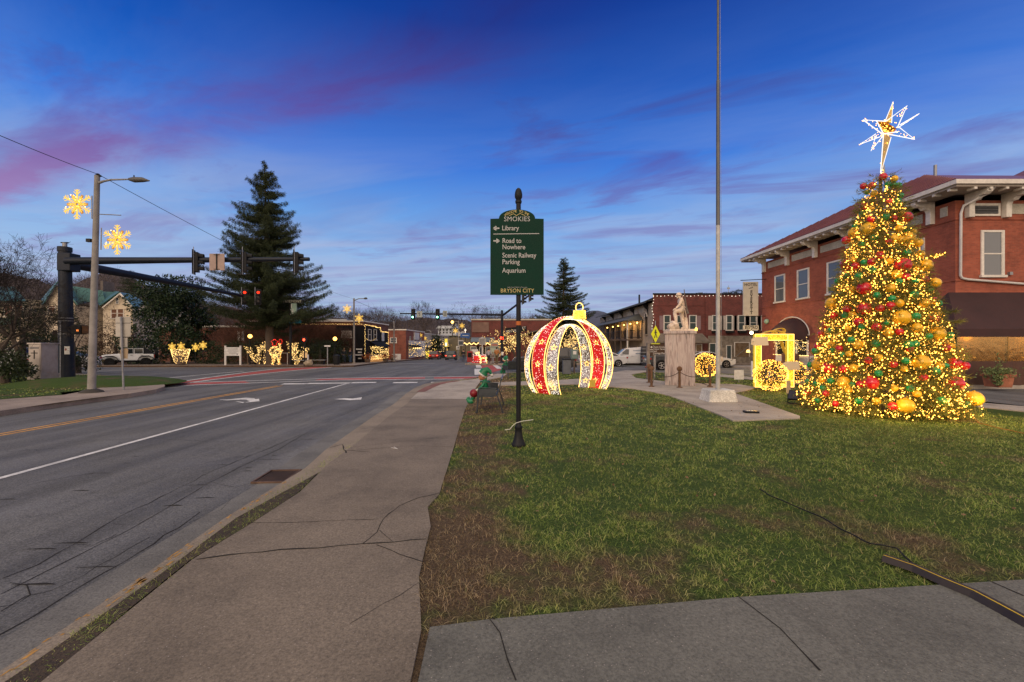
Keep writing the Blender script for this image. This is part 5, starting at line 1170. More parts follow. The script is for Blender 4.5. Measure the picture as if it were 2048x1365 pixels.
for i in range(n_+1):
    x = 19.4+i*(31-19.4)/n_; w_ = .035*math.sin(x*9+math.sin(x*2.3)*3)
    vs += [L2(x, 18.56+w_*1.6, -.12), L2(x, 18.57+w_*.6, .5), L2(x, 18.59, 1.04)]
for i in range(n_): 
    for k in (0, 1): fs.append((i*3+k, (i+1)*3+k, (i+1)*3+k+1, i*3+k+1))
b.add(vs, fs); b.build('canvas_skirt', mat('brown_canvas_skirt', (.075,.036,.025), .8, .2, 5), t2, fixn=False, smooth=True)
for x in (19.42, 21.62, 24.22, 27.02): MB().box(L2(x,18.66,1.2), (.06,.06,2.5)).build('post', M_BLACKP, t2)
MB().b2(L2(19.4,18.6,-.16), L2(31,20.35,.02)).build('patio_floor', M_WOOD, t2)
MB().b2(L2(19.5,20.30,.02), L2(31,20.34,2.4)).build('back_wall', mat('warm_timber_wall', (.34,.22,.09), .7, .08, 1.2), t2)
bulbs('string_lights', [L2(random.uniform(19.5,31), random.uniform(18.75,20.2), 2.38-abs(random.gauss(0,.18))) for _ in range(380)], .012, M_WARMF, t2, world=False, low=True)
bulbs('table_lights', [L2(random.uniform(19.7,30), random.uniform(18.8,19.8), 1.12+random.random()*.08) for _ in range(26)], .03, M_WARMF, t2, world=False)
for x in (20.8, 24.5):
    ld = bpy.data.lights.new('patio_lamp', 'POINT'); ld.energy = 90; ld.color = (1,.62,.22); ld.shadow_soft_size = .15; lo = bpy.data.objects.new('patio_lamp', ld); COL.objects.link(lo); lo.location = (x, 19.5, 2.1)
for x in (21.2, 23.4): MB().lathe([(.28,.0),(.28,.03),(.04,.04),(.04,.9),(.34,.92),(.34,.95)], L2(x,19.4,.03), 14).build('table', M_WOOD, t2)
# planter
t = thing('clay_planter', (XA(1996,17.5), 17.9, -.0), 'square terracotta planter with trailing plant in front of the brown canvas', 'planter')
t.location = (XA(1996,17.8), 17.8, -.0)
MB().box((0,0,.25), (.56,.56,.5), taper=1.18).build('pot', mat('terracotta', (.34,.13,.07), .8, .25, 8), t, bevel=.02); MB().box((0,0,.50), (.74,.74,.12)).build('rim', mat('terracotta', (.34,.13,.07)), t, bevel=.02)
P = rs.normal(size=(700,3))*np.array([.25,.22,.10])+np.array([-.12,-.1,.58]); P2 = np.stack([-.36+rs.normal(size=260)*.06, -.34+rs.normal(size=260)*.06, rs.rand(260)*.5+.1], 1); P3 = rs.normal(size=(60,3))*np.array([.06,.06,.3])+np.array([.05,0,.95]); P = np.concatenate([P,P2,P3])
leaves('plant', P, rs.normal(size=(len(P),3))+np.array([0,0,.3]), .10, .05, leafmat('trailing_leaf', (.05,.09,.03), (.22,.26,.10)), t, quad=True)
# ---- hotel signs ----
t = thing('hotel_sign', (20.0, 35.6, 4.13), 'tall hanging cream sign with vertical lettering by the hotel corner', 'sign')
x0, x1 = XA(1486,35.6), XA(1516,35.6); z0, z1 = ZA(632,35.6), ZA(564,35.6); cxs = (x0+x1)/2-20.0
MB().b2((x0-20.0,-.04,0), (x1-20.0,.04,z1-z0)).build('panel', mat('cream_sign_board', (.50,.48,.42), .6, .1, 3), t)
MLT = mat('dark_sign_letters', (.05,.045,.04), .6, 0)
text('lettering', 'HOTEL', .33, MLT, t, (cxs,-.046,z1-z0-.25), sx=.98, spacing=1.1, bold=.006)
for i, ch in enumerate('EVERETT'): text('lettering', ch, .36, MLT, t, (cxs+.05,-.046,z1-z0-.85-i*.29), sx=1.0, bold=.012)
b = MB(); b.ball((cxs,-.046,z1-z0-.52), .05, 8, 6, (1.4,.3,.8)); b.ball((cxs+.12,-.046,z1-z0-.46), .05, 8, 6, (1,.3,1)); b.ball((cxs-.12,-.046,z1-z0-.56), .05, 8, 6, (1,.3,.7)); b.build('emblem', MLT, t)
b = MB(); b.tube([(x0-20.0-.2,0,z1-z0+.12), (21.2-20.0,0,z1-z0+.22)], .03, 6); b.tube([(x0-20+.1,0,-.08),(21.2-20,0,-.02)], .03, 6); b.build('bracket_arm', M_BLACKP, t)
t = thing('bistro_sign', (20.0, 35.5, ZA(660,35.5)), 'small cream board hanging below the tall hotel sign', 'sign')
MB().b2((XA(1486,35.5)-20.0,-.03,0), (XA(1517,35.5)-20.0,.03,.36)).build('panel', mat('cream_sign_board', (.5,.48,.42)), t); text('lettering', 'BISTRO', .36, MLT, t, (cxs,-.036,.18), sx=.92, bold=.008)
b = MB(); 
for x in (-.4,.4): b.tube([(cxs+x,0,.36),(cxs+x,0,.75)], .012, 5)
b.build('hanger', M_BLACKP, t)
t = thing('gooseneck_lamp', (21.0, 35.2, 3.4), 'verdigris bracket lamp fixed on the hotel wall beside the hanging signs', 'lamp'); MB().ball((0,0,.25), .2, 10, 8).build('globe', mat('verdigris', (.25,.38,.30), .5, .1), t, smooth=True); MB().tube([(.2,0,.2),(0,0,.2)], .04, 6).build('arm', M_BLACKP, t)
ld = bpy.data.lights.new('bulb_light', 'POINT'); ld.energy = 260; ld.color = (1,.66,.25); ld.shadow_soft_size = .13; lo = bpy.data.objects.new('bulb_light', ld); COL.objects.link(lo); lo.location = (XA(1503,33), 32.8, ZA(667,33)-.1)
t = thing('bright_bulb', (XA(1503,33), 33, ZA(666,33)), 'single bright bulb glowing under the small hanging board', 'lamp'); MB().ball((0,0,0), .13, 10, 8).build('bulb', glowmat('bright_warm_bulb', (1,.85,.45), 14), t); MB().tube([(0,0,.13),(0,0,.3)], .03, 6).build('holder', M_BLACKP, t)
o = thing('guy_wires', (0,0,0), 'two thin guy wires bracing the giant glowing frame', 'wire')
MB().tube([W(1497,693,17.2), W(1462,722,18.5)], .012, 4).build('wire', M_DSTEEL, o); MB().tube([W(1587,680,17.2), W(1625,712,17.0)], .012, 4).build('wire', M_DSTEEL, o)
# brown sofa/bench outside hotel
t = thing('brown_settee', (20.3, 31.6, -.0), 'brown upholstered settee against the hotel wall behind the lit bushes', 'settee', rz=R(90))
MS_ = mat('brown_leather', (.10,.045,.03), .5, .2, 6)
MB().box((0,0,.3), (1.8,.7,.35)).build('seat', MS_, t, bevel=.06); MB().box((0,-.3,.75), (1.8,.18,.7)).build('backrest', MS_, t, bevel=.06)
# ================= SHUTTER BUILDING =================
CXX = 16.9; BY = 48.0; bx0, bx1 = XA(1306,BY), 44.0; zt = ZA(590,BY); zg = gz(BY)
t = thing('shuttered_brick_building', (bx0, BY, zg), 'two storey dark red brick building with cream shuttered windows and lights along its parapet', 'building')
def L(x, y, z): return (x-bx0, y-BY, z-zg)
FP = [(bx0,BY),(bx1,BY),(bx1,BY+14),(CXX+1.2,BY+14),(CXX+.35,51.2)]
MB().prism([(x-bx0, y-BY) for x, y in FP], -.3, zt-zg, 'z').build('wall', M_BRKD, t)
MB().prism([(x-bx0-.05, y-BY-.06) for x, y in FP], zt-zg, zt-zg+.18, 'z').build('parapet_cap', M_BLACKP, t)
x_ = XA(1413,BY); MB().b2(L(x_-.15,BY-.10,zg+3.1), L(x_+.15,BY-.003,zt-.02)).build('pilaster', M_BRKD, t)
MB().b2(L(bx0,BY-.05,ZA(612,BY)), L(x_-.16,BY-.003,ZA(610,BY))).build('brick_ledge', M_BRKD, t)
MGW = mat('green_grey_glass', (.06,.085,.085), .12, 0, spec=.8); MSH = mat('cream_shutter', (.42,.38,.34), .7, .15, 6); MSHP = mat('mauve_shutter', (.22,.15,.16), .7, .15, 6)
zc = (ZA(632,BY)+ZA(660,BY))/2; hh = ZA(632,BY)-ZA(660,BY)
for i, (a, c) in enumerate(((1328,1340),(1354,1366),(1379,1392),(1425,1437),(1453,1464),(1477,1489),(1500,1512),(1524,1536))):
    xa, xc = XA(a,BY), XA(c,BY); window(t, L((xa+xc)/2,BY,zc), (xc-xa), hh, 'x', -1, fw=.07, pane=MGW)
    ms = MSHP if i < 3 else MSH
    for sd_, edge in ((-1, xa), (1, xc)):
        if i < 3 and (i, sd_) not in ((0,-1),(2,1)): continue
        w_ = .42; b = MB(); b.b2(L(edge+sd_*.10,BY-.06,zc-hh/2), L(edge+sd_*(.10+w_),BY-.003,zc+hh/2)); o = b.build('shutter', ms, t)
    if i >= 3: 
        b = MB(); b.b2(L(xa-.1,BY-.4,zc-hh/2-.35), L(xc+.1,BY-.003,zc-hh/2-.14)); b.build('window_box', M_BLK, t)
M_STN = mat('rough_stone_cladding', (.22,.19,.15), .9, .5, 2.6, bump=.6)
MB().b2(L(x_+.16,BY-.07,zg-.2), L(bx1,BY-.003,ZA(672,BY))).build('stone_front', M_STN, t)
b = MB(); b.add([L(XA(1316,BY),BY-.05,ZA(668,BY)),L(XA(1404,BY),BY-.05,ZA(668,BY)),L(XA(1420,BY-1.4),BY-1.4,ZA(684,BY-1.4)),L(XA(1306,BY-1.4),BY-1.4,ZA(684,BY-1.4)),L(XA(1420,BY-1.4),BY-1.4,ZA(687,BY-1.4)),L(XA(1306,BY-1.4),BY-1.4,ZA(687,BY-1.4))], [(0,1,2,3),(3,2,4,5)])
o = b.build('sloping_awning', mat('striped_dull_awning', (.17,.14,.11), .7, .35, 2), t, fixn=False); sm_ = o.modifiers.new('s','SOLIDIFY'); sm_.thickness = .05
for a, c, y0, y1, glow_ in ((1318,1346,690,722,0),(1392,1402,690,722,1),(1419,1430,688,712,0),(1453,1461,692,723,0),(1469,1497,686,714,1)):
    f = window(t, L((XA(a,BY)+XA(c,BY))/2,BY-.07,(ZA(y0,BY)+ZA(y1,BY))/2), XA(c,BY)-XA(a,BY), ZA(y0,BY)-ZA(y1,BY), 'x', -1, fw=.08, sash=False, sill=False, name='shop_window', pane=mat('dim_shop_interior', (.06,.05,.04), .3, .5, 2.5, emis=(1,.5,.2), estr=.06, sampling='NONE') if glow_ else MGW)
    if glow_:
        b = MB(); b.lathe([(.22,0),(.13,.3)], L((XA(c,BY)*.35+XA(a,BY)*.65)+.9*(a > 1460),BY-.15,(ZA(y0,BY)+ZA(y1,BY))/2-.3), 10); b.build('lit_lampshade', M_WARMF, f)
pts = [L(x,BY-.12,zt-.08-.10*abs(math.sin(i*.8))) for i, x in enumerate(np.arange(bx0,bx1,.42))]+[L(bx0-.05+.1*math.sin(z*3),BY-.1,z) for z in np.arange(zg+3.2,zt,.33)]
bulbs('string_lights', pts, .05, glowmat('soft_white_bulb_far', (1,.85,.65), 2.0, 'NONE'), t, world=False)
# ================= CREAM BUILDING WITH BALCONY =================
CX = 16.9; cy0, cy1 = 51.2, 82.0
M_CRM = mat('weathered_cream_wall', (.40,.34,.26), .85, .22, 1.2); M_GRF = mat('grey_green_metal_roof', (.085,.088,.080), .6, .2, 2)
t = thing('cream_balcony_building', (CX, cy0, gz(55)), 'cream rendered building with a lit upper balcony under a grey porch roof', 'building')
zz0 = gz(55)
def L(x, y, z): return (x-CX, y-cy0, z-zz0)
zA = ZA(603,51.2); zB = ZA(633,78)
MB().b2(L(CX,cy0,zz0-.8), L(CX+12,cy1,zA-.15)).build('wall', M_CRM, t)
b = MB(); b.add([L(CX-.8,cy0,zA),L(CX-.8,cy1,zA),L(CX+6,cy1,zA+1.0),L(CX+6,cy0,zA+1.0),L(CX-.8,cy0,zA-.16),L(CX-.8,cy1,zA-.16)], [(0,1,2,3),(4,5,1,0)]); o = b.build('roof', M_GRF, t, fixn=False); sm_ = o.modifiers.new('s','SOLIDIFY'); sm_.thickness = .08
for y in (53.0,59,65,71,77): b = MB(); b.prism([(0,0),(-.7,0),(-.5,-.35),(-.12,-.7),(0,-1.4)], y-cy0-.08, y-cy0+.08, 'y'); o = b.build('bracket', M_BLACKP, t); o.location = (-.004, 0, zA-.2-zz0)
for y in (54.5,57.5,60.5,66,72): MB().b2(L(CX-.03,y,zA-1.1), L(CX,y+2.2,zA-.5)).build('panel', M_STUC, t)
b = MB(); b.prism([(y-cy0, z-zz0) for y, z in [(53.25,ZA(669,53.6)),(54.0,ZA(669,53.6)),(54.0,ZA(634,53.6))]+[(53.625+.375*math.cos(a), ZA(634,53.6)+.4*math.sin(a)) for a in np.linspace(.2,2.94,8)]+[(53.25,ZA(634,53.6))]], -.06, -.003, 'x'); wn = b.build('arched_window', M_BLK, t)
MB().b2(L(CX-.16,53.1,ZA(671,53.6)), L(CX-.003,54.15,ZA(669,53.6))).build('sill', M_CRM, wn)
b = MB(); b.tube([L(CX-.08,53.625+.46*math.cos(a),ZA(634,53.6)+.5*math.sin(a)) for a in np.linspace(.0,3.14,10)], .06, 6); b.build('arch_moulding', M_TRIM, wn)
py0, py1, pX = 55.2, 80.0, 14.9; fl = 2.45; ev = ZA(643,55.2)
b = MB(); b.add([L(pX-.4,py0-.5,ev),L(pX-.4,py1,ev),L(CX-.05,py1,ev+1.0),L(CX-.05,py0+1.2,ev+1.0),L(CX-.05,py0-.5,ev)], [(0,1,2,3),(0,3,4)]); o = b.build('porch_roof', M_GRF, t, fixn=False); sm_ = o.modifiers.new('s','SOLIDIFY'); sm_.thickness = .10
MB().b2(L(pX,py0,fl-.22), L(CX-.003,py1,fl)).build('balcony_floor', M_WOOD, t)
for i, y in enumerate(np.arange(py0+.1,py1,3.3)):
    MB().b2(L(pX,y,zz0-.5), L(pX+.16,y+.16,ev)).build('porch_post', M_TRIM if i == 0 else M_WOOD, t)
MB().b2(L(CX-.16,py0+.05,fl), L(CX-.01,py0+.2,ev)).build('porch_post', M_WOOD, t)
b = MB()
for zq in (fl+.15, fl+1.05): b.tube([L(CX-.1,py0+.08,zq), L(pX+.08,py0+.08,zq), L(pX+.08,py1,zq)], .035, 5)
for y in np.arange(py0+.1,py1,.22): b.tube([L(pX+.08,y,fl+.15),L(pX+.08,y,fl+1.05)], .015, 4, cap=False)
for x in np.arange(pX+.1,CX-.1,.2): b.tube([L(x,py0+.08,fl+.15),L(x,py0+.08,fl+1.05)], .015, 4, cap=False)
b.build('railing', M_BLACKP, t)
for i, y in enumerate((56.5,59.7,63.1,66.5,70,74)):
    dr = MB().b2(L(CX-.05,y,fl), L(CX-.003,y+1.1,fl+2.0)).build('door', mat('dark_door', (.03,.022,.018), .6, 0), t)
    q = MB().ball(L(CX-.5,y-.6,ev-.15), .10, 8, 6).build('ceiling_lamp', glowmat('amber_lamp', (1,.55,.12), 9), t)
    if i < 4:
        ld = bpy.data.lights.new('porch_lamp', 'POINT'); ld.energy = 60; ld.color = (1,.50,.14); ld.shadow_soft_size = .12; lo = bpy.data.objects.new('porch_lamp', ld); COL.objects.link(lo); lo.location = (CX-.6, y-.6, ev-.35)
b = MB()
for k in range(13): b.box(L(pX-.5,62+.45*k-2,zz0+.2+.215*(12-k)+.1), (.9,.40,.05))
b.tube([L(pX-.95,59.8,fl),L(pX-.95,66,zz0)], .05, 5); b.tube([L(pX-.95,59.8,fl+1.0),L(pX-.95,66,zz0+1.0)], .04, 5); b.build('stairs', M_WOOD, t)
MB().tube([L(CX+1,60,zA),L(CX+1,60,zA+1.8)], .12, 6).build('chimney_pipe', M_BLACKP, t)
# ---- pedestrian sign, brown sign, hydrant ----
t = thing('crossing_sign', (XA(1311,29), 29, gz(29)-.15), 'yellow green diamond pedestrian crossing sign left of the pedestal', 'road sign')
g0 = gz(29)-.15; zc_ = ZA(668.5,29)-g0
M_FLUO = mat('fluorescent_yellow_green', (.62,.66,.01), .5, .05, emis=(.7,.75,.0), estr=.10, sampling='NONE')
MB().tube([(0,.03,0),(0,.03,zc_+.9)], .03, 8).build('post', M_DSTEEL, t)
s2 = 17.3/F*29; sw = 9.2/F*29*1.75; MB().prism([(0,-s2),(sw/1.75*1.0,0),(0,s2),(-sw/1.75*1.0,0)], -.012, .0).build('diamond_panel', M_FLUO, t).location = (0,0,zc_); MB().prism([(-.30,-.80),(.30,-.80),(.30,-.62),(-.30,-.62)], -.012, .0).build('lower_panel', M_FLUO, t).location = (0,0,zc_-.02)
b = MB(); y_ = -.022; k_ = .30
def pl(p): b.add([(x*k_, y_, z*k_) for x, z in p]+[(x*k_, y_+.006, z*k_) for x, z in p], [tuple(range(len(p))), tuple(range(2*len(p)-1, len(p)-1, -1))])
b.ball((0*k_,y_,.86*k_), .055, 8, 6, (1,.2,1)); pl([(-.16,.65),(.14,.65),(.16,.0),(-.10,.0)]); pl([(-.10,.02),(.06,.02),(-.18,-.95),(-.34,-.90)]); pl([(0,.02),(.16,.02),(.42,-.85),(.27,-.95)]); pl([(-.16,.62),(-.36,.15),(-.28,.1),(-.05,.5)]); pl([(.12,.62),(.40,.25),(.34,.18),(.05,.45)])
o = b.build('walking_figure', MLT, t, fixn=False); o.location = (0,0,zc_)
t = thing('visitor_sign', (XA(1335,22), 22, 0), 'dark brown visitor centre sign on grey timber posts, partly behind the pedestal', 'sign')
M_BSG = mat('brown_sign_board', (.055,.030,.018), .6, .1, 4); M_POST = mat('grey_timber_post', (.20,.175,.15), .85, .3, 8, bump=.4)
def X2(px): return XA(px,22)-XA(1335,22)
MB().b2((X2(1299),-.03,ZA(709,22)), (X2(1338),.03,ZA(688.5,22))).build('sign_board', M_BSG, t)
MB().b2((X2(1293.5),-.08,-.05), (X2(1299)-.002,.08,ZA(686,22))).build('post', M_POST, t)
MB().b2((X2(1308),.032,0), (X2(1311),.10,ZA(690,22))).build('post', M_DSTEEL, t)
for s_, py in (('Swain County',694.5),('Visitor Center',698.7),('and',702.8),('Heritage Museum',706.9)): text('lettering', s_, .105, M_WHITE, t, (X2(1307.5),-.034,ZA(py,22)), align='LEFT', sx=.95, ext=.001, bold=.001)
b = MB(); b.ball((X2(1302.5),-.035,ZA(695,22)), .05, 12, 8, (1,.15,1)); b.box((X2(1302.5),-.034,ZA(700,22)), (.16,.005,.035)); b.box((X2(1302.5),-.034,ZA(704,22)), (.16,.005,.02)); b.box((X2(1306.3),-.034,ZA(701,22)), (.008,.005,.55)); b.build('symbols', M_WHITE, t)
b = MB(); b.b2((X2(1300.5),-.03,ZA(712.5,22)), (X2(1307),.03,ZA(709.2,22))); b.build('lower_board', M_BSG, t)
t = thing('fire_hydrant', (XA(1288,27.3), 26.4, -.0), 'red fire hydrant with a pale green bonnet by the far edge of the path', 'hydrant')
k_ = 1.05; MB().lathe([(.17,0),(.17,.05),(.12,.06),(.12,.45),(.15,.47),(.15,.50),(.11,.52)], n=14).build('barrel', mat('faded_red_paint', (.28,.055,.035), .6, .25, 12), t, smooth=True)
MB().lathe([(.13,.52),(.13,.56),(.10,.66),(.04,.70),(.035,.75),(.0,.76)], n=12).build('bonnet', mat('pale_green_paint', (.36,.48,.40), .6, .1), t, smooth=True)
b = MB(); b.tube([(-.2,0,.36),(.2,0,.36)], .05, 8); b.tube([(0,-.18,.33),(0,.0,.33)], .06, 8); b.build('nozzle', mat('faded_red_paint', (.28,.055,.035)), t)
t = thing('slatted_barrel', (XA(1289,44), 44.0, gz(46)), 'tall dark slatted wooden barrel shape on the far pavement behind the hydrant', 'barrel')
MB().lathe([(.36,0),(.42,.5),(.42,1.2),(.36,1.75),(.30,1.9)], n=14).build('staves', mat('black_stained_wood', (.035,.033,.035), .7, .3, 9), t)
b = MB()
for z in (.2,.55,.9,1.25,1.6): b.lathe([(.43,0),(.43,.05)], (0,0,z), 14)
b.build('hoops', M_DSTEEL, t)
# planter box & mailbox seen through the arch
t = thing('grey_litter_bin', (XA(1133,29), 27.6, -.15+.1), 'square grey bin seen through the lit arch', 'bin'); t.location = (XA(1133,25.5), 25.5, 0)
MB().box((0,0,.42), (.48,.48,.84)).build('body', mat('blue_grey_plastic', (.10,.11,.13), .6, .15, 6), t, bevel=.02); MB().box((0,0,.87), (.52,.52,.06)).build('lid', M_BLACKP, t, bevel=.01)
t = thing('mailbox', (XA(1147,26.6), 26.3, 0), 'small grey green mailbox on a post seen through the lit arch', 'mailbox')
MB().tube([(0,0,0),(0,0,.9)], .05, 6).build('post', M_WOOD, t); MB().box((0,0,1.15), (.42,.45,.6)).build('body', mat('grey_green_paint', (.13,.19,.18), .5, .15), t, bevel=.05); MB().box((0,-.235,1.25), (.2,.01,.2)).build('label', M_WHITE, t)
# ================= TREES =================
M_BARK = mat('grey_brown_bark', (.075,.058,.045), .9, .3, 8, bump=.4); M_TWIG = mat('dark_bare_twig', (.030,.023,.019), .9, .2, 5); M_TWIGR = mat('reddish_bare_twig', (.10,.045,.028), .9, .25, 3)
M_SPR = leafmat('spruce_needles', (.012,.022,.009), (.050,.066,.024)); M_MAG = leafmat('glossy_evergreen_leaf', (.008,.017,.007), (.032,.060,.022), .4); M_HOL = leafmat('holly_leaf', (.008,.016,.006), (.038,.055,.018), .5)
def branching(seed, h, spread, depth=6, nb=3, r0=.12, up=.35, low=.15, seglen=.5, droop=0.0, trunkfrac=.28):
    """returns list of (pts, radii) limbs for one bare tree"""
    rnd = random.Random(seed); out = []
    def grow(p, d, L, r, k):
        n = 3; pts = [p]; rad = [r]; q = p.copy(); dd = d.copy()
        for i in range(n):
            dd = (dd+Vector((rnd.gauss(0,.13), rnd.gauss(0,.13), up*.16-droop*.1*k/depth+rnd.gauss(0,.06)))).normalized(); q = q+dd*L/n; pts.append(q.copy()); rad.append(r*(1-.35*(i+1)/n))
        out.append((pts, rad, k))
        if k >= depth: return
        m = nb if k < 2 else (2 if rnd.random() < .55 else 3)
        for j in range(m):
            ax = dd.orthogonal().normalized(); ax.rotate(Matrix.Rotation(rnd.random()*6.28, 3, dd)); nd = dd.copy(); nd.rotate(Matrix.Rotation(rnd.uniform(.25, .75)*(1.0+spread*.5), 3, ax)); st = pts[-1] if rnd.random() < .65 else pts[2]
            grow(st, nd, L*rnd.uniform(.62, .86), rad[-1]*rnd.uniform(.55, .75), k+1)
    grow(Vector((0,0,-.1)), Vector((0,0,1)), h*trunkfrac, r0, 0)
    return out
def baretree(name, seed, h, m, parent, **kw):
    L = branching(seed, h, kw.pop('spread', .6), **kw); b = MB(); tb = MB()
    mz = max(p.z for pts, rr, k in L for p in pts); s = h/mz
    for pts, rr, k in L:
        (tb if k < 2 else b).tube([p*s for p in pts], [max(r, .006*h/8) for r in rr], 6 if k < 2 else 3, cap=False)
    tb.build('trunk', M_BARK, parent, smooth=True, fixn=False); b.build('crown', m, parent, fixn=False)
# ---- big spruce ----
def spruce(name, loc, h, rad, label, bare=.22, lean=0, seed=3, droop=1.0, dens=1.0, group=None):
    rnd = np.random.RandomState(seed); t = thing(name, loc, label, 'conifer', group)
    MB().tube([(0,0,-.3),(lean*.4,0,h*.45),(lean,0,h)], [h*.022,h*.014,.02], 10).build('trunk', M_BARK, t, smooth=True)
    P = []; D = []; bb = MB()
    nlev = int(58*dens)
    for i in range(nlev):
        f = i/nlev; z = h*(bare+(1-bare)*f**.95); R_ = rad*(1-f)**.78*(.55+.45*min(1, f/.06))+.15
        nb = int(8-4*f); z0_ = z
        for j in range(nb):
            a = rnd.rand()*6.283; z = z0_+rnd.normal()*h*.018; L = R_*(.40+.72*rnd.rand()**.8); sag = -.10*L+(.30 if f > .8 else .0)*L
            n = max(int(L*13*dens), 4); s = np.linspace(.08, 1, n)
            x = np.cos(a)*L*s; y = np.sin(a)*L*s; zz = z+(sag*np.sin(s*2.2)+.16*L*s**3)
            lx = lean*z/h
            bb.tube([(lx, 0, z), (lx+np.cos(a)*L*.5, np.sin(a)*L*.5, z+sag*.89+.02*L), (lx+x[-1], y[-1], zz[-1])], [.035*L/3, .02*L/3, .008], 3, cap=False)
            base = np.stack([x+lx, y, zz], 1); side = np.array([-np.sin(a), np.cos(a), 0])
            for q in range(5):
                sp = (rnd.rand(n)-.5)*2*(.16+.30*(1-s))*min(L, 2.6)*.55
                pb = base+side*sp[:,None]+rnd.normal(size=(n,3))*.05
                for w_ in range(3):
                    P.append(pb+np.array([0,0,-.10*w_*droop])); D.append(np.stack([np.cos(a)*.35+rnd.normal(size=n)*.5, np.sin(a)*.35+rnd.normal(size=n)*.5, -.55*droop*np.ones(n)+rnd.normal(size=n)*.35], 1))
    bb.build('branches', M_BARK, t, fixn=False); P = np.concatenate(P); D = np.concatenate(D)
    leaves('foliage', P, D, .26*(h/18)**.5, .05*(h/18)**.5, M_SPR, t)
    return t
Ys = 42.0; zg = gz(Ys)
spruce('spruce_tree', (XA(541,Ys), Ys, zg), ZA(336,Ys)-zg, 6.0, 'very tall dark spruce rising behind the lit shrubs in the corner park', lean=-.6)
Ys = 66.0; zg = gz(Ys)
spruce('spruce_tree', (XA(1127,Ys), Ys, zg), ZA(517,Ys)-zg, 5.6, 'dark conifer standing behind the lit ornament arch', bare=.2, seed=8, droop=.3, dens=.85)
Ys = 95.0; zg = gz(Ys)
spruce('pine_tree', (XA(262,Ys), Ys, 4), ZA(540,Ys)-4, 5.0, 'distant dark conifer above the green roofed house', bare=.3, seed=4, dens=.5)
# ---- magnolia & dark evergreens ----
def blobtree(name, loc, rx, h, label, m, n=16000, ls=.22, lw=.10, seed=5, cat='tree', z0=.0, lumps=26, grp=None):
    rnd = np.random.RandomState(seed); t = thing(name, loc, label, cat, grp)
    MB().tube([(0,0,-.3),(0,0,h*.6)], [.22,.1], 8).build('trunk', M_BARK, t, smooth=True)
    a = rnd.rand(lumps)*6.283; zc = (.12+.80*rnd.rand(lumps)); R_ = rx*np.sqrt(np.clip(1-((zc-.38)/.66)**2, .02, 1))*.72
    C = np.stack([np.cos(a)*R_*rnd.rand(lumps)**.3, np.sin(a)*R_*rnd.rand(lumps)**.3, z0+zc*(h-z0)*.93], 1); rr = rx*(.20+.20*rnd.rand(lumps))
    k = rnd.randint(lumps, size=n); d = rnd.normal(size=(n,3)); d /= np.linalg.norm(d, axis=1, keepdims=True)
    P = C[k]+d*rr[k][:,None]*(.55+.5*rnd.rand(n,1)**.5)*np.array([1,1,.8]); P[:,2] = np.maximum(P[:,2], .05)
    leaves('crown', P, d+rnd.normal(size=(n,3))*.6, ls, lw, m, t, quad=True); return t
Ym = 47.5; zg = gz(Ym)
blobtree('magnolia_tree', (XA(345,Ym), Ym, zg), 5.0, ZA(563,Ym)-zg+.6, 'broad dense dark magnolia behind the parked white off-roader', M_MAG, 22000, .30, .13)
Yh = 24.5
blobtree('holly_tree', (XA(45,Yh), Yh, 0), 1.9, 4.6, 'loose dark evergreen behind the silver utility cabinet at far left', M_HOL, 3000, .20, .06, 6, lumps=34)
Yh = 26.5
blobtree('holly_tree', (XA(110,Yh), Yh, -.0), 1.5, 4.4, 'ragged evergreen growing just left of the dark signal pole', M_HOL, 2200, .20, .06, 9, lumps=22)
blobtree('evergreen_shrub', (XA(155,28.5), 28.5, -.0), 1.4, 1.7, 'low dark evergreen shrub right of the dark signal pole', M_HOL, 2600, .14, .06, 10)
blobtree('evergreen_shrub', (XA(10,19.5), 19.5, 0), 1.1, 1.5, 'low dark shrub at the left border beside the utility cabinet', M_HOL, 2200, .14, .06, 12)
blobtree('evergreen_shrub', (XA(232,50), 50, gz(50)), 3.2, 4.3, 'brown and green thicket behind the white off-roader bonnet', leafmat('russet_shrub_leaf', (.03,.02,.012), (.09,.05,.028)), 6000, .2, .07, 13)
for i, (px, y, r_, h_, l_) in enumerate(((455,46,3.2,2.2,'dark clipped shrub behind the white notice board'),(500,47,3.2,2.6,'dark shrub left of the lit shrubs by the wooden steps'),(640,46,3.0,2.5,'dark shrub behind the small street name sign'),(668,48,2.6,2.7,'dark shrub between globe lamp and litter bin'),(610,49,2.6,2.6,'dark shrub behind the tall lit shrub near the inn sign'))):
    blobtree('evergreen_shrub', (XA(px,y), y, gz(y)), r_, h_, l_, M_HOL, 3000, .16, .07, 20+i, lumps=12)
# bare crape myrtle at far left with dense twigs
t = thing('bare_tree', (XA(62,23.5), 23.5, 0), 'spreading bare tree with fine dark twigs at the left edge', 'tree')
baretree('x', 5, ZA(470,23.5), M_TWIG, t, depth=8, nb=5, r0=.14, spread=.9, up=.28, trunkfrac=.25)
t = thing('bare_tree', (XA(-10,20.5), 20.5, 0), 'leaning bare tree cut by the left border of the picture', 'tree')
baretree('x', 9, 6.2, M_TWIG, t, depth=7, nb=4, r0=.13, spread=1.0, up=.2)
t = thing('bare_tree', (XA(150,33), 33, gz(33)), 'thin bare tree behind the dark signal pole in front of the cream house', 'tree')
baretree('x', 15, 5.4, M_TWIG, t, depth=7, nb=4, r0=.09, spread=1.0, up=.15)
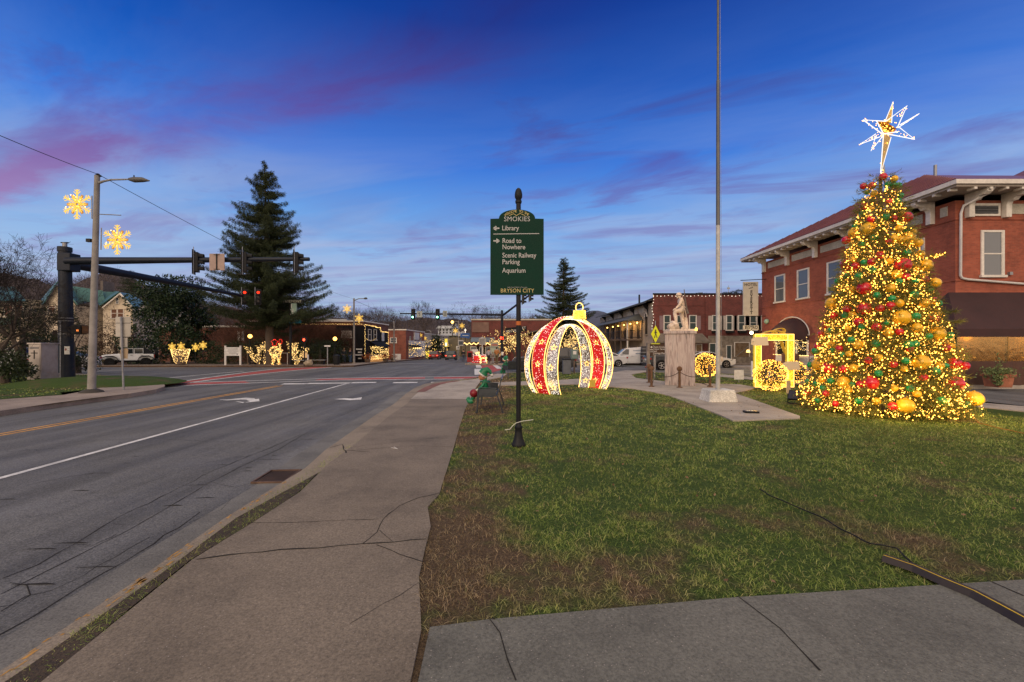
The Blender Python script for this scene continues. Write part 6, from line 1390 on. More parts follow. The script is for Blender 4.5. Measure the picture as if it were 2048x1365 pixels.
# red-brown bare shrubs behind the lit area
tr = []
for i, (px, y, h_, l_) in enumerate(((500,50,7.4,'bare reddish tree left of the big spruce trunk'),(585,50,6.6,'bare reddish tree right of the big spruce trunk'),(632,51,6.0,'bare reddish tree in front of the long brick building'),(448,52,5.6,'bare reddish tree above the white notice board'),(672,51,4.4,'small bare reddish tree beside the black shopfront'),(540,51,8.0,'bare reddish tree directly behind the big spruce trunk'))):
    t = thing('bare_tree', (XA(px,y), y, gz(y)), l_, 'tree', 'bare reddish trees in the corner park')
    baretree('x', 40+i, h_, M_TWIGR, t, depth=7, nb=4, r0=.09, spread=1.0, up=.22, trunkfrac=.2)
    n = 5200; d = rs.normal(size=(n,3)); d /= np.linalg.norm(d, axis=1, keepdims=True); q_ = d*(rs.rand(n,1)**.4)*np.array([h_*.48, 1.6, h_*.40])+np.array([0,0,h_*.52]); q_ += np.sin(q_[:,[2,0,1]]*2.1)*.25
    leaves('fine_twigs', q_, d+np.array([0,0,.9]), .55, .022, leafmat('rust_fine_twig', (.035,.020,.014), (.13,.055,.03)), t)
# skyline trees
protos = []
for i in range(4):
    t = thing('skyline_tree', (0,-400,0), 'x', 'tree', 'bare trees on the skyline'); baretree('x', 70+i, 12, M_TWIG, t, depth=7, nb=4, r0=.34, spread=.55, up=.4, trunkfrac=.3); protos.append(t)
used = [False]*4
SK = [(848,600,150,10,'round bare skyline tree behind the two green traffic lights'),(925,600,150,9,'wide bare skyline tree left of the green town sign'),(958,607,155,7,'smaller bare skyline tree just left of the sign post'),(990,610,150,8,'round bare skyline tree touching the edge of the sign post'),(765,611,140,8,'dark bare skyline tree between the far snowflakes and the traffic lights'),(790,618,140,6,'short bare skyline tree left of the green traffic lights'),(735,622,130,6,'short bare skyline tree right of the far snowflake pole'),(660,625,120,6,'low bare skyline tree right of the big spruce'),(700,622,125,5,'low bare skyline tree behind the upper far snowflake'),(1055,618,140,6,'thin bare skyline tree right of the sign post'),(1075,625,140,5,'small bare skyline tree above the left of the lit arch'),(880,630,160,5,'low bare skyline tree under the signal arm'),(430,590,110,7,'bare skyline tree between magnolia and spruce'),(395,600,110,6,'bare skyline tree just right of the magnolia crown'),(710,640,130,5,'low bare tree above the black shopfront roof'),(905,632,170,5,'low bare tree above the white hillside house')]
for i, (px, py, y, hh_, l_) in enumerate(SK):
    k = i % 4; base = ZA(py, y)-hh_*1.6; q = protos[k] if not used[k] else copytree(protos[k]); used[k] = True
    place(q, (XA(px,y), y, base), l_, rz=i*1.3, scale=hh_*1.6/12)
# hills
def hill(name, prof, y0, y1, m, noise=1.0, base=-8):
    xs = np.arange(-100, 2200, 12); ds = [0, .15, .4, .7, 1.0]; vs = []; fs = []
    for j, d in enumerate(ds):
        y = y0+(y1-y0)*d; s = math.sin(d*math.pi/2)
        for px in xs:
            top = ZA(np.interp(px, [p[0] for p in prof], [p[1] for p in prof]), y1); n_ = (math.sin(px*.031)+math.sin(px*.083+1)*.6+math.sin(px*.19)*.35)*noise
            vs.append((XA(px, y), y, base+(top-base+n_*s)*s))
    n = len(xs)
    for j in range(len(ds)-1):
        for i in range(n-1): fs.append((j*n+i, j*n+i+1, (j+1)*n+i+1, (j+1)*n+i))
    o = MB().add(vs, fs).build(name, m, smooth=True, fixn=False); o['kind'] = 'structure'; return o
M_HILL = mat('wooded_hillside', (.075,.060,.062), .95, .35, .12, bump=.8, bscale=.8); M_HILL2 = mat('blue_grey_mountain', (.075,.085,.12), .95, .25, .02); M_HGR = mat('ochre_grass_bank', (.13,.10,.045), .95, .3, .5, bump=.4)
hill('hill', [(-100,545),(0,548),(60,560),(100,572),(150,565),(200,545),(250,552),(300,575),(360,590),(420,612),(500,628),(600,640),(760,642),(800,640),(1000,640),(1100,645),(1180,655),(1220,672),(1300,690),(2200,690)], 150, 260, M_HILL, 1.2)
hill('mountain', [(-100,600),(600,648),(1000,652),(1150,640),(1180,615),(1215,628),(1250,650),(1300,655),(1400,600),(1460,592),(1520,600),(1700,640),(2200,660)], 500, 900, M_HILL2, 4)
hill('grass_bank', [(-100,700),(840,695),(862,676),(900,672),(930,672),(960,676),(990,690),(2200,705)], 110, 150, M_HGR, .2, base=-4)
# far-off leafless wood on the slopes: one uncountable mass
rnd = np.random.RandomState(31); P = []; D = []
for k in range(5200):
    px = rnd.uniform(0, 1120); y = rnd.uniform(115, 240)
    tp = np.interp(px, [0,60,100,200,250,300,360,420,600,760,840,1000,1120], [552,565,575,552,558,580,600,612,628,634,645,640,650]); f = rnd.rand()
    if 862 < px < 930 and y < 195: continue
    lo = 690 if px > 400 else 660
    py = tp+(lo-tp)*f**1.3+rnd.normal()*3
    c = np.array(W(px, py, y)); n = 16; q = rnd.normal(size=(n,3))*np.array([1.3,1.3,1.2]); P.append(c+q*.7); D.append(q+np.array([0,0,1.2]))
P = np.concatenate(P); D = np.concatenate(D)
o = leaves('wood', P, D, 2.6, .10, leafmat('far_bare_twigs', (.030,.024,.024), (.095,.072,.062)), None); tag(o, 'leafless brown wood covering the far slopes', 'wood', kind='stuff')
# pines on the ridge at right
M_PN = leafmat('ridge_pine', (.010,.016,.010), (.03,.05,.025))
for i, (px, py, l_) in enumerate(((1398,587,'small round topped pine on the ridge above the brick parapet, leftmost'),(1412,588,'small ridge pine just left of the flagpole'),(1450,586,'small ridge pine just right of the flagpole'),(1466,584,'ridge pine between flagpole and tall hanging sign'),(1478,581,'ridge pine touching the tall hanging sign'))):
    y = 260; rr_ = 1.6; h_ = 12; t = thing('pine_tree', (XA(px,y), y, ZA(py,y)-h_), l_, 'pine', 'pines on the right hand ridge')
    MB().tube([(0,0,0),(0,0,h_-1)], [.25,.15], 5).build('trunk', M_BARK, t); d = rs.normal(size=(500,3)); d /= np.linalg.norm(d, axis=1, keepdims=True); leaves('crown', d*np.array([2.6,2.6,1.5])*(.5+.5*rs.rand(500,1))+np.array([0,0,h_-1.2]), d, .8, .25, M_PN, t)
t = thing('radio_mast', (XA(1457,262), 262, ZA(590,262)-6), 'thin radio mast on the ridge right of the flagpole', 'mast'); MB().tube([(0,0,0),(0,0,ZA(571,262)-ZA(590,262)+6)], [.3,.1], 4).build('mast', M_DSTEEL, t); MB().box((0,0,10), (1.6,.3,1.0)).build('antenna', M_DSTEEL, t)
# ================= LEFT STREET FURNITURE =================
M_NAVY = mat('dark_blue_black_paint', (.010,.015,.026), .45, .2, 6, spec=.25); M_CONCP = mat('weathered_pole_concrete', (.25,.24,.225), .85, .25, 3, bump=.3)
PX, PYY = XA(183,15.8), 15.8
t = thing('street_light_pole', (PX, PYY, 0), 'leaning concrete utility pole with cobra head street lamp near the left kerb', 'street light')
topx = XA(194.5,15.8)-PX; hz_ = ZA(352,15.8)
MB().tube([(0,0,0),(topx*.5,0,hz_*.5),(topx,0,hz_)], [.125,.10,.082], 14).build('pole', M_CONCP, t, smooth=True); MB().lathe([(.36,0),(.33,.05),(.18,.12),(.14,.13)], n=14).build('footing', mat('dark_footing', (.05,.045,.04), .9, .2), t, smooth=True)
def Lp(px, py): p = W(px, py, PYY); return (p[0]-PX, 0, p[2])
MB().tube([Lp(198,366), Lp(207,363), Lp(222,360), Lp(260,359)], [.05,.04,.035,.03], 8).build('lamp_arm', M_DSTEEL, t)
b = MB(); b.tube([Lp(258,359),Lp(268,360),Lp(285,360),Lp(299,362)], [.05,.10,.09,.02], 10); lh = b.build('lamp_head', mat('dark_grey_casing', (.08,.08,.08), .5, .1), t, smooth=True); MB().tube([Lp(268,356),Lp(268,351)], .02, 6).build('photocell', M_BLACKP, lh)
b = MB(); b.tube([Lp(190,352),Lp(196,349),Lp(202,353)], .035, 6); b.tube([Lp(196,348),Lp(196,356)], .05, 6); b.build('insulator', M_BLACKP, t); MB().tube([Lp(200,429), Lp(242,431)], .018, 5).build('bracket_rod', M_DSTEEL, t)
MB().tube([Lp(184,392), Lp(184,438)], .02, 5).build('snowflake_bracket', M_DSTEEL, t); MB().tube([Lp(203,456), Lp(202,500)], .02, 5).build('snowflake_bracket', M_DSTEEL, t)
b = MB(); b.box((Lp(181,482)[0],-.05,Lp(181,482)[2]), (.16,.1,.12)); b.build('junction_box', M_BLACKP, t)
M_SNOW = glowmat('warm_snow_rope', (1,.60,.10), 1.3); M_BRONZE = mat('bronze_tinsel', (.35,.16,.03), .5, .3, 20, emis=(1,.45,.05), estr=.25, sampling='NONE')
def snowflake(label, loc, r, far=False, grp='lit snowflakes hung from the street poles', rz=0):
    t = thing('lit_snowflake', loc, label, 'snowflake light', grp, rz=rz); b = MB(); g_ = MB(); tr_ = r*.024
    for k in range(6):
        a = math.pi/2+k*math.pi/3; d = Vector((math.cos(a),0,math.sin(a))); s = Vector((-math.sin(a),0,math.cos(a)))
        for off in (-.05, .05): b.tube([d*r*.08+s*r*off, d*r*.96+s*r*off*.3], tr_, 5)
        for p, l in ((.62,.26),(.80,.18)):
            for sg in (-1, 1): b.tube([d*r*p, d*r*(p+l*.75)+s*sg*r*l*.8], tr_, 5)
        a2 = a+math.pi/6; d2 = Vector((math.cos(a2),0,math.sin(a2))); s2_ = Vector((-math.sin(a2),0,math.cos(a2)))
        b.tube([d2*r*.1+s2_*r*.05, d2*r*.60], tr_, 5); b.tube([d2*r*.1-s2_*r*.05, d2*r*.60], tr_, 5)
        for sg in (-1, 1): b.tube([d2*r*.32, d2*r*.52+s2_*sg*r*.14], tr_, 5)
        g_.add([d2*r*.05+s2_*r*.10+Vector((0,.01,0)), d2*r*.05-s2_*r*.10+Vector((0,.01,0)), d2*r*.68-s2_*r*.08+Vector((0,.01,0)), d2*r*.68+s2_*r*.08+Vector((0,.01,0))], [(0,1,2,3)])
    b.build('rope_light', M_SNOW, t, fixn=False)
    o = g_.build('tinsel', M_BRONZE, t, fixn=False); q = o.modifiers.new('s','SOLIDIFY'); q.thickness = .012
    pts = [(random.gauss(0,.27)*r, -.02, random.gauss(0,.27)*r) for _ in range(16)]; bulbs('fairy_lights', pts, r*.03, M_WARMF if far else M_WARM, t, world=False)
    return t
s1 = snowflake('large lit snowflake upper left of the tall concrete pole', W(154,409,15.75), 31/F*15.8)
s2 = copytree(s1); place(s2, W(234.5,480,15.75), 'large lit snowflake lower right of the tall concrete pole')
# wires
def wire(pts, label, r=.012):
    Q = []
    for p, q in zip(pts, pts[1:]):
        p, q = Vector(p), Vector(q); L_ = (q-p).length
        for k in range(12): u_ = k/12; v_ = p.lerp(q, u_); v_.z -= L_*.012*4*u_*(1-u_); Q.append(v_)
    Q.append(Vector(pts[-1])); o = MB().tube(Q, r, 4).build('overhead_wire', M_BLACKP); tag(o, label, 'wire'); return o
wire([W(-260,155,9.0), W(196,349,15.8), W(706,598,57)], 'long overhead wire from the upper left past the tall pole to the far lamp pole', .011)
wire([W(706,600,57), W(880,655,120)], 'thin far overhead wire leaving the far lamp pole to the right', .02)
# signal pole with two mast arms
SX_, SY_ = XA(134,22.9), 22.9
t = thing('traffic_signal_mast', (SX_, SY_, 0), 'thick dark blue signal pole carrying two long mast arms at left', 'traffic signal')
h_ = ZA(500,22.9); MB().tube([(0,0,-.1),(-.12,0,h_)], [.33,.26], 18).build('pole', M_NAVY, t, smooth=True); MB().lathe([(.30,0),(.30,.22),(.29,.24)], (-.12,0,h_-.10), 18).build('pole_cap', M_NAVY, t)
MB().tube([(-.12,0,h_+.1),(-.12,0,h_+.36)], .10, 10).build('camera_stub', M_DSTEEL, t); MB().box((-.12,0,h_+.38), (.36,.10,.05)).build('cap_plate', M_BLACKP, t)
za = ZA(524,22.9); xe = XA(622,22.9)-SX_
MB().box((.1,0,za-.05), (.7,.6,.95)).build('flange_box', M_NAVY, t, bevel=.04)
MB().tube([(.2,-.2,za),(xe*.5,-.2,za+.05),(xe,-.2,za+.10)], [.21,.15,.10], 12).build('mast_arm', M_NAVY, t, smooth=True); xm = xe
ye = 37.5-SY_; ya2 = XA(494,37.5)-SX_
e2_ = W(494,594,37.0); MB().tube([(.1,.2,za-.1),((e2_[0]-SX_)*.5,(e2_[1]-SY_)*.5,(za+e2_[2])/2),(e2_[0]-SX_,e2_[1]-SY_,e2_[2])], [.25,.18,.11], 12).build('mast_arm', M_NAVY, t, smooth=True)
MB().tube([(.0,-.33,3.1),(.0,-.33,0)], .03, 6).build('conduit', M_DSTEEL, t)
for z_ in (2.9,3.6,3.75): MB().lathe([(.31,0),(.315,.04)], (-.05,0,z_-.6), 18).build('steel_band', M_DSTEEL, t)
o = MB().box((0,0,0), (.28,.02,.42)).build('push_button_sign', M_WHITE, t); o.location = (.32,-.30,1.45)
o = MB().box((0,-.013,.05), (.07,.004,.12)).build('red_symbol', M_RED, t); o.location = (.26,-.30,1.45)
# walk signal
tw = thing('pedestrian_signal', (SX_+.75, SY_-.1, 2.55), 'boxy pedestrian signal held beside the thick dark pole', 'pedestrian signal'); MB().box((0,0,0), (.5,.35,.5)).build('housing', M_BLACKP, tw, bevel=.02); MB().box((.42,.02,.0), (.32,.28,.42)).build('side_housing', M_BRN, tw, bevel=.02); MB().tube([(-.6,0,.15),(-.1,0,.15)], .03, 6).build('bracket', M_BLACKP, tw); MB().box((.1,-.18,-.05), (.12,.01,.10)).build('lit_symbol', glowmat('orange_signal', (1,.25,.05), 2.0), tw)
def signal(label, loc, rz=0, lit=None, scale=1.0, grp='traffic light heads', backplate=True, n=3):
    t = thing('traffic_light_head', loc, label, 'traffic light', grp, rz=rz); s = scale
    MB().box((0,0,0), (.34*s,.26*s,1.05*s)).build('housing', M_BLACKP, t, bevel=.02)
    if backplate: MB().box((0,.10*s,0), (.50*s,.02*s,1.3*s)).build('backplate', M_BLACKP, t)
    for k in range(n):
        z = (1-k)*.34*s; col = ('red_lamp_lit','amber','green_lamp_lit')[k]
        on = lit == k
        m = glowmat('green_signal_lit' if k == 2 else 'red_signal_lit', (.25,1,.62) if k == 2 else (1,.03,.01), 12 if k == 2 else 3) if on else mat('unlit_lens', (.03,.02,.02), .3, 0)
        q = MB().tube([(0,-.13*s,z),(0,-.15*s,z)], .105*s, 12).build('lens', m, t)
        b = MB(); vs = []; fs = []
        for i in range(9):
            a = math.pi*(-.12+1.24*i/8); vs += [(.145*s*math.cos(a),-.13*s,z+.145*s*math.sin(a)), (.135*s*math.cos(a),-.36*s,z-.02*s+.135*s*math.sin(a))]
        for i in range(8): fs.append((2*i,2*i+1,2*i+3,2*i+2))
        b.add(vs, fs); v_ = b.build('visor', M_BLACKP, t, fixn=False)
    MB().tube([(-.20*s,.05*s,-.68*s),(-.20*s,.05*s,.78*s)], .018*s, 5).build('mounting_bar', M_DSTEEL, t)
    return t
for px, l_ in ((392,'first dark traffic light on the near mast arm, against open sky'),(489,'second dark traffic light on the near mast arm, in front of the spruce'),(592,'dark traffic light at the free end of the near mast arm')):
    p = W(px, 525, 22.6); signal(l_, p, rz=R(110), scale=1.0)
for px, l_ in ((489,'lit red traffic light at the tip of the far mast arm, left one'),(516,'lit red traffic light at the tip of the far mast arm, right one')):
    p = W(px, 594, 36.6); signal(l_, p, rz=R(38), lit=0, scale=1.05)
MB().tube([(0,0,0),(.9,0,0)], .04, 6)
p = W(434,524.5,22.4); t = thing('arm_mounted_sign', p, 'pinkish back of a square sign bolted to the near mast arm', 'road sign'); MB().box((0,0,0), (.80,.02,.88)).build('panel', mat('pinkish_aluminium', (.34,.25,.22), .5, .15, 4), t, bevel=.01); b = MB(); b.box((0,-.03,0), (.05,.04,.86)); b.box((0,-.03,.38), (.3,.03,.02)); b.box((0,-.03,-.38), (.3,.03,.02)); b.build('clamp', M_BLACKP, t)
# utility cabinet
t = thing('utility_cabinet', (XA(69,20.7), 21.1, .05), 'silver two door utility cabinet on the grass at far left', 'cabinet', rz=R(90))
M_CAB = mat('brushed_aluminium_cabinet', (.40,.36,.33), .38, .15, 5, metal=.7)
MB().box((0,0,.14), (.86,.66,.28)).build('base', M_CAB, t); MB().box((0,0,1.0), (.80,.60,1.46)).build('body', M_CAB, t, bevel=.02); MB().box((0,0,1.76), (.88,.68,.08)).build('roof', M_CAB, t, bevel=.01)
b = MB(); b.box((-.405,0,1.0), (.01,.52,1.34)); dr = b.build('door', M_CAB, t); MB().box((0,-.305,1.0), (.72,.01,1.34)).build('door', M_CAB, t)
b = MB(); b.box((-.415,0,1.22), (.006,.05,.42)); b.box((-.415,0,1.30), (.006,.32,.04)); b.build('cross_emblem', M_BLACKP, t)
b = MB(); b.box((-.415,0,1.55), (.006,.44,.10)); b.build('plate', mat('dim_plate', (.16,.15,.15), .5, .3, 30), t); b = MB(); b.box((-.415,.02,.52), (.006,.34,.28)); b.build('vent_panel', M_WHITE, t)
# two-sided sign backs
t = thing('road_sign_post', (XA(247,16.7), 16.7, .0), 'galvanised post with three road sign backs at the corner island', 'road sign')
def Lq(px, py): p = W(px, py, 16.7); return (p[0]-XA(247,16.7), 0, p[2])
MB().tube([(0,0,0), Lq(242,634)], .035, 8).build('post', M_DSTEEL, t)
M_SB = mat('sign_back_aluminium', (.42,.40,.36), .45, .15, 4, metal=.4); M_SB2 = mat('warm_lit_sign_back', (.40,.30,.19), .55, .15, 4)  # second sign back has warm light put into its colour
def pan(x0, y0, x1, y1, m, nm='sign_back', d=-.05): a, c = Lq(x0, y1), Lq(x1, y0); b = MB(); b.b2((a[0],d-.008,a[2]), (c[0],d,c[2])); return b.build(nm, m, t, bevel=.02)
pan(228.5,634,259,674,M_SB,d=.06); pan(237,675.5,252.5,695,M_SB,d=.06)
a = [Lq(238,699),(0,0,0)]; pts = [Lq(x, y) for x, y in ((240,698),(252,697),(253.5,701),(252.5,718),(239,718),(237.5,701))]; MB().prism([(p[0], p[2]) for p in pts], .055, .065).build('sign_back', M_SB2, t)
b = MB(); a = Lq(229,646); c = Lq(258.6,647); b.b2((a[0],.05,a[2]),(c[0],.056,c[2])); b.build('seam', M_BLK, t)
# ================= HOUSE WITH GREEN ROOF =================
HYY = 62.0; hx0 = XA(-60,HYY); zg = gz(62)
t = thing('green_roofed_house', (hx0, HYY, zg), 'large cream house with green metal roofs and brown shuttered windows behind trees', 'house')
M_CLP = mat('cream_clapboard', (.58,.50,.38), .8, .12, 2); M_GRR = mat('green_metal_roof', (.055,.14,.115), .45, .15, 2, metal=.2); M_BSH = mat('brown_shutter', (.13,.055,.03), .7, .1)
def q(px, py, y=HYY): return (XA(px,y)-hx0, y-HYY, ZA(py,y)-zg)
def blk(a, c, y, yd, top, nm='wall'): b = MB(); b.b2((XA(a,y)-hx0, y-HYY, -.5), (XA(c,y)-hx0, yd-HYY, ZA(top,y)-zg)); return b.build(nm, M_CLP, t)
blk(-60, 45, HYY, 76, 598); blk(92, 150, 60, 74, 612); blk(150, 278, 66, 76, 610)
def roofq(pts, nm='roof', th=.12): b = MB(); b.add([q(*p) for p in pts], [tuple(range(len(pts)))]); o = b.build(nm, M_GRR, t, fixn=False); s_ = o.modifiers.new('s','SOLIDIFY'); s_.thickness = th; return o
roofq([(-60,602,61),(52,602,61),(30,574,68),(-60,574,68)]); 
b = MB(); b.add([q(90,612,59.9),q(152,612,59.9),q(117,568,59.9)], [(0,1,2)]); o = b.build('gable', M_CLP, t, fixn=False); s_ = o.modifiers.new('s','SOLIDIFY'); s_.thickness = .1
roofq([(117,564,59.4),(156,610,59.4),(182,604,72),(140,571,74)]); roofq([(117,564,59.4),(86,612,59.4),(84,600,72),(108,571,74)]); roofq([(140,573,67),(206,583,67),(212,609,64.5),(158,603,64.5)]); roofq([(206,585,68),(240,586,68),(214,612,64),(205,609,64)])
blk(206, 266, 62, 74, 617, 'wing_wall')
b = MB(); b.add([q(205,620,61.9),q(268,618,61.9),q(240,590,61.9)], [(0,1,2)]); o = b.build('gable', M_CLP, t, fixn=False); s_ = o.modifiers.new('s','SOLIDIFY'); s_.thickness = .1
roofq([(240,585,61.3),(200,613,61.3),(196,606,70),(228,583,74)]); roofq([(240,585,61.3),(272,618,61.3),(290,606,72),(262,588,74)])
for a, c in ((( 240,585.6),(205,614)),((240,585.6),(269,617.5)),((117,564.6),(156,610))): MB().tube([q(a[0],a[1]+2,61.2), q(c[0],c[1]+2,61.2)], .12, 5).build('bargeboard', M_TRIM, t)
for px, py, w_, h_, y, nm in ((229,627,.9,1.4,62,'a'),(241,627,.9,1.4,62,'b'),(18,622,1.2,1.6,62,'c'),(38,622,1.2,1.6,62,'d'),(178,622,1.0,1.5,66,'e'),(104,615,1.0,1.5,60,'f')):
    f = window(t, q(px, py, y), w_, h_, 'x', -1, fw=.08, pane=M_BSH)
f = window(t, q(235,602,61.9), .35, .8, 'x', -1, fw=.06, sash=False)
b = MB(); b.b2(q(206,586,69), q(224,566,71)); b.build('chimney', mat('stone_chimney', (.13,.11,.10), .9, .3, 3), t)
roofq([(-60,648,59),(40,648,59),(34,636,62),(-60,636,62)], 'porch_roof')
# ================= PARK THINGS =================
def lit_basket():
    t = thing('lit_basket', (XA(361,41.0), 41.0, gz(41)), 'basket shaped cone of warm lights standing on the mulch', 'light basket'); y = t.location.y; s = y/F
    n = 420; z = np.sqrt(rs.rand(n)); th = rs.rand(n)*6.283; r = (9+7*z)*s; P = np.stack([np.cos(th)*r, np.sin(th)*r, z*30*s+.1], 1); bulbs('fairy_lights', P, .030, M_WARMF, t, world=False, low=True)
    MB().lathe([(7*s,0),(8.5*s,2*s),(15*s,30*s)], n=14).build('frame', M_WOOD, t); return t
lb = lit_basket()
fl = snowflake('small lit snowflake on the rim of the light basket, left', W(344,694,lb.location.y-.8), .42, True, 'small lit snowflakes near the light basket')
for px, py, l_ in ((362,693,'small lit snowflake on the rim of the light basket, right'),(391,695,'small lit snowflake right of the light basket, nearer one'),(406,691,'small lit snowflake farthest right of the light basket')):
    place(copytree(fl), W(px, py, lb.location.y-.5), l_)
for px, l_ in ((391,'thin dark stake holding a small snowflake right of the basket'),(406,'thin dark stake holding the farthest small snowflake')):
    o = MB().tube([W(px,697,lb.location.y-.45), W(px,727,lb.location.y-.45)], .03, 5).build('stake', M_BLACKP); tag(o, l_, 'stake')
Yb = 40.6; g_ = gz(Yb)
t = thing('notice_board', (XA(466,Yb), Yb, g_), 'white wooden notice board on two posts with small lines of text', 'notice board')
z0, z1 = ZA(712,Yb)-g_, ZA(695,Yb)-g_; hw = 15/F*Yb
for sx in (-1, 1): MB().box((sx*hw,0,(z1+.15)/2), (.13,.13,z1+.15)).build('post', M_WHITE, t)
MB().b2((-hw+.07,-.03,z0),(hw-.07,.03,z1)).build('board', M_WHITE, t)
b = MB()
for i in range(7): b.box((-.05+.06*(i%2),-.035,z1-.10-i*.09), (1.05-.15*(i%3),.004,.028))
b.ball((.42,-.035,z0+.15), .07, 8, 6, (1,.1,1)); b.build('text_lines', mat('grey_print', (.2,.2,.22), .7, 0), t)
# wrapped crape myrtles
def wrapped(px, py, h, label, seed, lean=0, n=5):
    p = (XA(px,42.0), 42.0, gz(42)); t = thing('light_wrapped_shrub', p, label, 'lit shrub', 'shrubs with light wrapped stems'); rnd = random.Random(seed); b = MB(); pts = []
    for k in range(n):
        a = rnd.uniform(-1, 1)+lean; L_ = h*rnd.uniform(.7, 1.05); P = [Vector((0,0,.1))]; d = Vector((a*1.25, rnd.uniform(-.3,.3), 1)).normalized()
        for j in range(5): d = (d+Vector((rnd.gauss(0,.12), rnd.gauss(0,.1), rnd.uniform(0,.15)))).normalized(); P.append(P[-1]+d*L_/5)
        b.tube(P, [.10,.09,.07,.06,.05,.03], 6)
        for j in range(int(L_*26)):
            f = rnd.random()*4.99; i = int(f); c = P[i].lerp(P[i+1], f-i); pts.append(c+Vector((rnd.gauss(0,1), rnd.gauss(0,1), rnd.gauss(0,.5))).normalized()*.13)
        for br in range(2):
            i = rnd.randint(2,4); q0 = P[i]; d2 = (d+Vector((rnd.uniform(-1,1), rnd.uniform(-.4,.4), .2))).normalized(); q1 = q0+d2*L_*.3; b.tube([q0,q1], [.05,.02], 5); 
            for j in range(int(L_*7)): pts.append(q0.lerp(q1, rnd.random())+Vector((rnd.gauss(0,.06),rnd.gauss(0,.06),rnd.gauss(0,.06))))
    b.build('stems', M_WOOD, t); bulbs('fairy_lights', [p_[:] for p_ in pts], .028, M_WARMF, t, world=False, low=True)
wrapped(516,714,2.2,'light wrapped shrub left of the deer figure',1,-.15,4); wrapped(530,714,2.1,'light wrapped shrub just behind the deer figure',2,.1,3); wrapped(592,716,2.3,'light wrapped spreading shrub right of the inn sign post',3,.15,9)
# light deer
p = (XA(550,41.0), 41.0, gz(41)); t = thing('light_deer', p, 'outline deer made of warm lights with red antler ornaments', 'light deer'); s = p[1]/F
b = MB(); V = lambda x, y: Vector(((x-550)*s, 0, (729-y)*s))
lines = [[(545,728),(546,715),(541,707),(538,700),(545,694),(552,692)],[(552,692),(556,700),(562,703),(560,692),(558,686)],[(560,728),(557,718),(553,710),(545,708)],[(556,728),(560,718),(562,704)],[(541,707),(552,710),(562,703)],[(545,728),(549,716),(548,708)]]
pts = []
for l in lines:
    P = [V(*a) for a in l]; b.tube(P, .035, 5)
    for i in range(len(P)-1):
        for k in range(14): pts.append(P[i].lerp(P[i+1], k/14)+Vector((random.gauss(0,.03), random.gauss(0,.12), random.gauss(0,.03))))
b.build('wire_frame', mat('amber_rope', (.5,.25,.05), .5, 0, emis=(1,.45,.08), estr=.6, sampling='NONE'), t); bulbs('fairy_lights', [q_[:] for q_ in pts], .03, M_WARMF, t, world=False, low=True)
rp = [(V(549,684)+Vector((math.cos(a)*.25*(1+.3*math.sin(a*5)),0,math.sin(a)*.3)))[:] for a in np.linspace(0,6.28,30)]+[(V(561,682)+Vector((math.cos(a)*.15,0,math.sin(a)*.22)))[:] for a in np.linspace(0,6.28,20)]
bulbs('red_lights', rp, .028, glowmat('red_bulb_far', (1,.04,.02), 2.5, 'NONE'), t, world=False)
# inn sign
Yi = 41.2; g_ = gz(Yi); xi = XA(581,Yi)
t = thing('inn_sign', (xi, Yi, g_), 'tall dark sign post with black name board, green vertical sign and blue arrow board', 'sign')
def Li(px, py): p = W(px, py, Yi); return (p[0]-xi, 0, p[2]-g_)
MB().tube([(0,0,0), Li(581,607)], .12, 8).build('post', M_BLACKP, t)
a, c = Li(566,607), Li(605,600); MB().b2((a[0],-.08,a[2]),(c[0],.08,c[2])).build('name_board', mat('near_black_board', (.02,.025,.022), .5, .1), t); text('lettering', 'FRYEMONT', .34, mat('cream_letters', (.45,.45,.35), .6, 0), t, ((a[0]+c[0])/2,-.085,(a[2]+c[2])/2), sx=1.0)
a, c = Li(583,638), Li(593.5,607.5); MB().b2((a[0],-.09,a[2]),(c[0],.06,c[2])).build('vertical_board', mat('pale_green_board', (.30,.44,.36), .6, .1), t)
for i, ch in enumerate('INN'): text('lettering', ch, .52, MLT if ch == 'x' else M_WHITE, t, (Li(585,0)[0]-.05+.0,-.10,Li(0,613+i*9.3)[2]), sx=1.0, bold=.01)
pts = [Li(579,637), Li(601,639.5), Li(603,641), Li(604,645), Li(602,647), Li(579,647)]; MB().prism([(p[0],p[2]) for p in pts], -.14, -.10).build('arrow_board', mat('turquoise_board', (.02,.20,.28), .5, .1), t)
text('lettering', 'Restaurant', .17, M_WHITE, t, (Li(589,0)[0],-.145,Li(0,640.5)[2]), sx=.9); text('lettering', 'Pool', .15, M_WHITE, t, (Li(589,0)[0],-.145,Li(0,644.3)[2]))
# globe lamps
def globe(px, py, y, label, r=.2, grp='globe lamps in the park', m=None):
    g_ = gz(y); t = thing('globe_lamp', (XA(px,y), y, g_), label, 'lamp post', grp); z = ZA(py,y)-g_
    MB().tube([(0,0,0),(0,0,z-.2)], .05, 6).build('post', M_BLACKP, t); MB().ball((0,0,z), r, 12, 8).build('globe', m or glowmat('amber_globe', (1,.50,.10), 5), t, smooth=True); return t
globe(500,673,43,'amber globe lamp left of the lit shrubs'); globe(670,678,44,'amber globe lamp in front of the dark shrubs by the black building')
t = thing('hand_signal', (XA(609,39.8), 39.8, gz(39.8)), 'signal post showing a red light among the lit shrubs', 'pedestrian signal'); MB().tube([(0,0,0),(0,0,ZA(676,39.8)-gz(39.8))], .06, 6).build('post', M_BLACKP, t); MB().box((0,0,ZA(679,39.8)-gz(39.8)), (.42,.2,.42)).build('housing', M_BLACKP, t); MB().ball((0,-.12,ZA(680,39.8)-gz(39.8)), .10, 10, 8, (1,.3,1.2)).build('red_symbol', glowmat('red_hand', (1,.05,.02), 8), t)
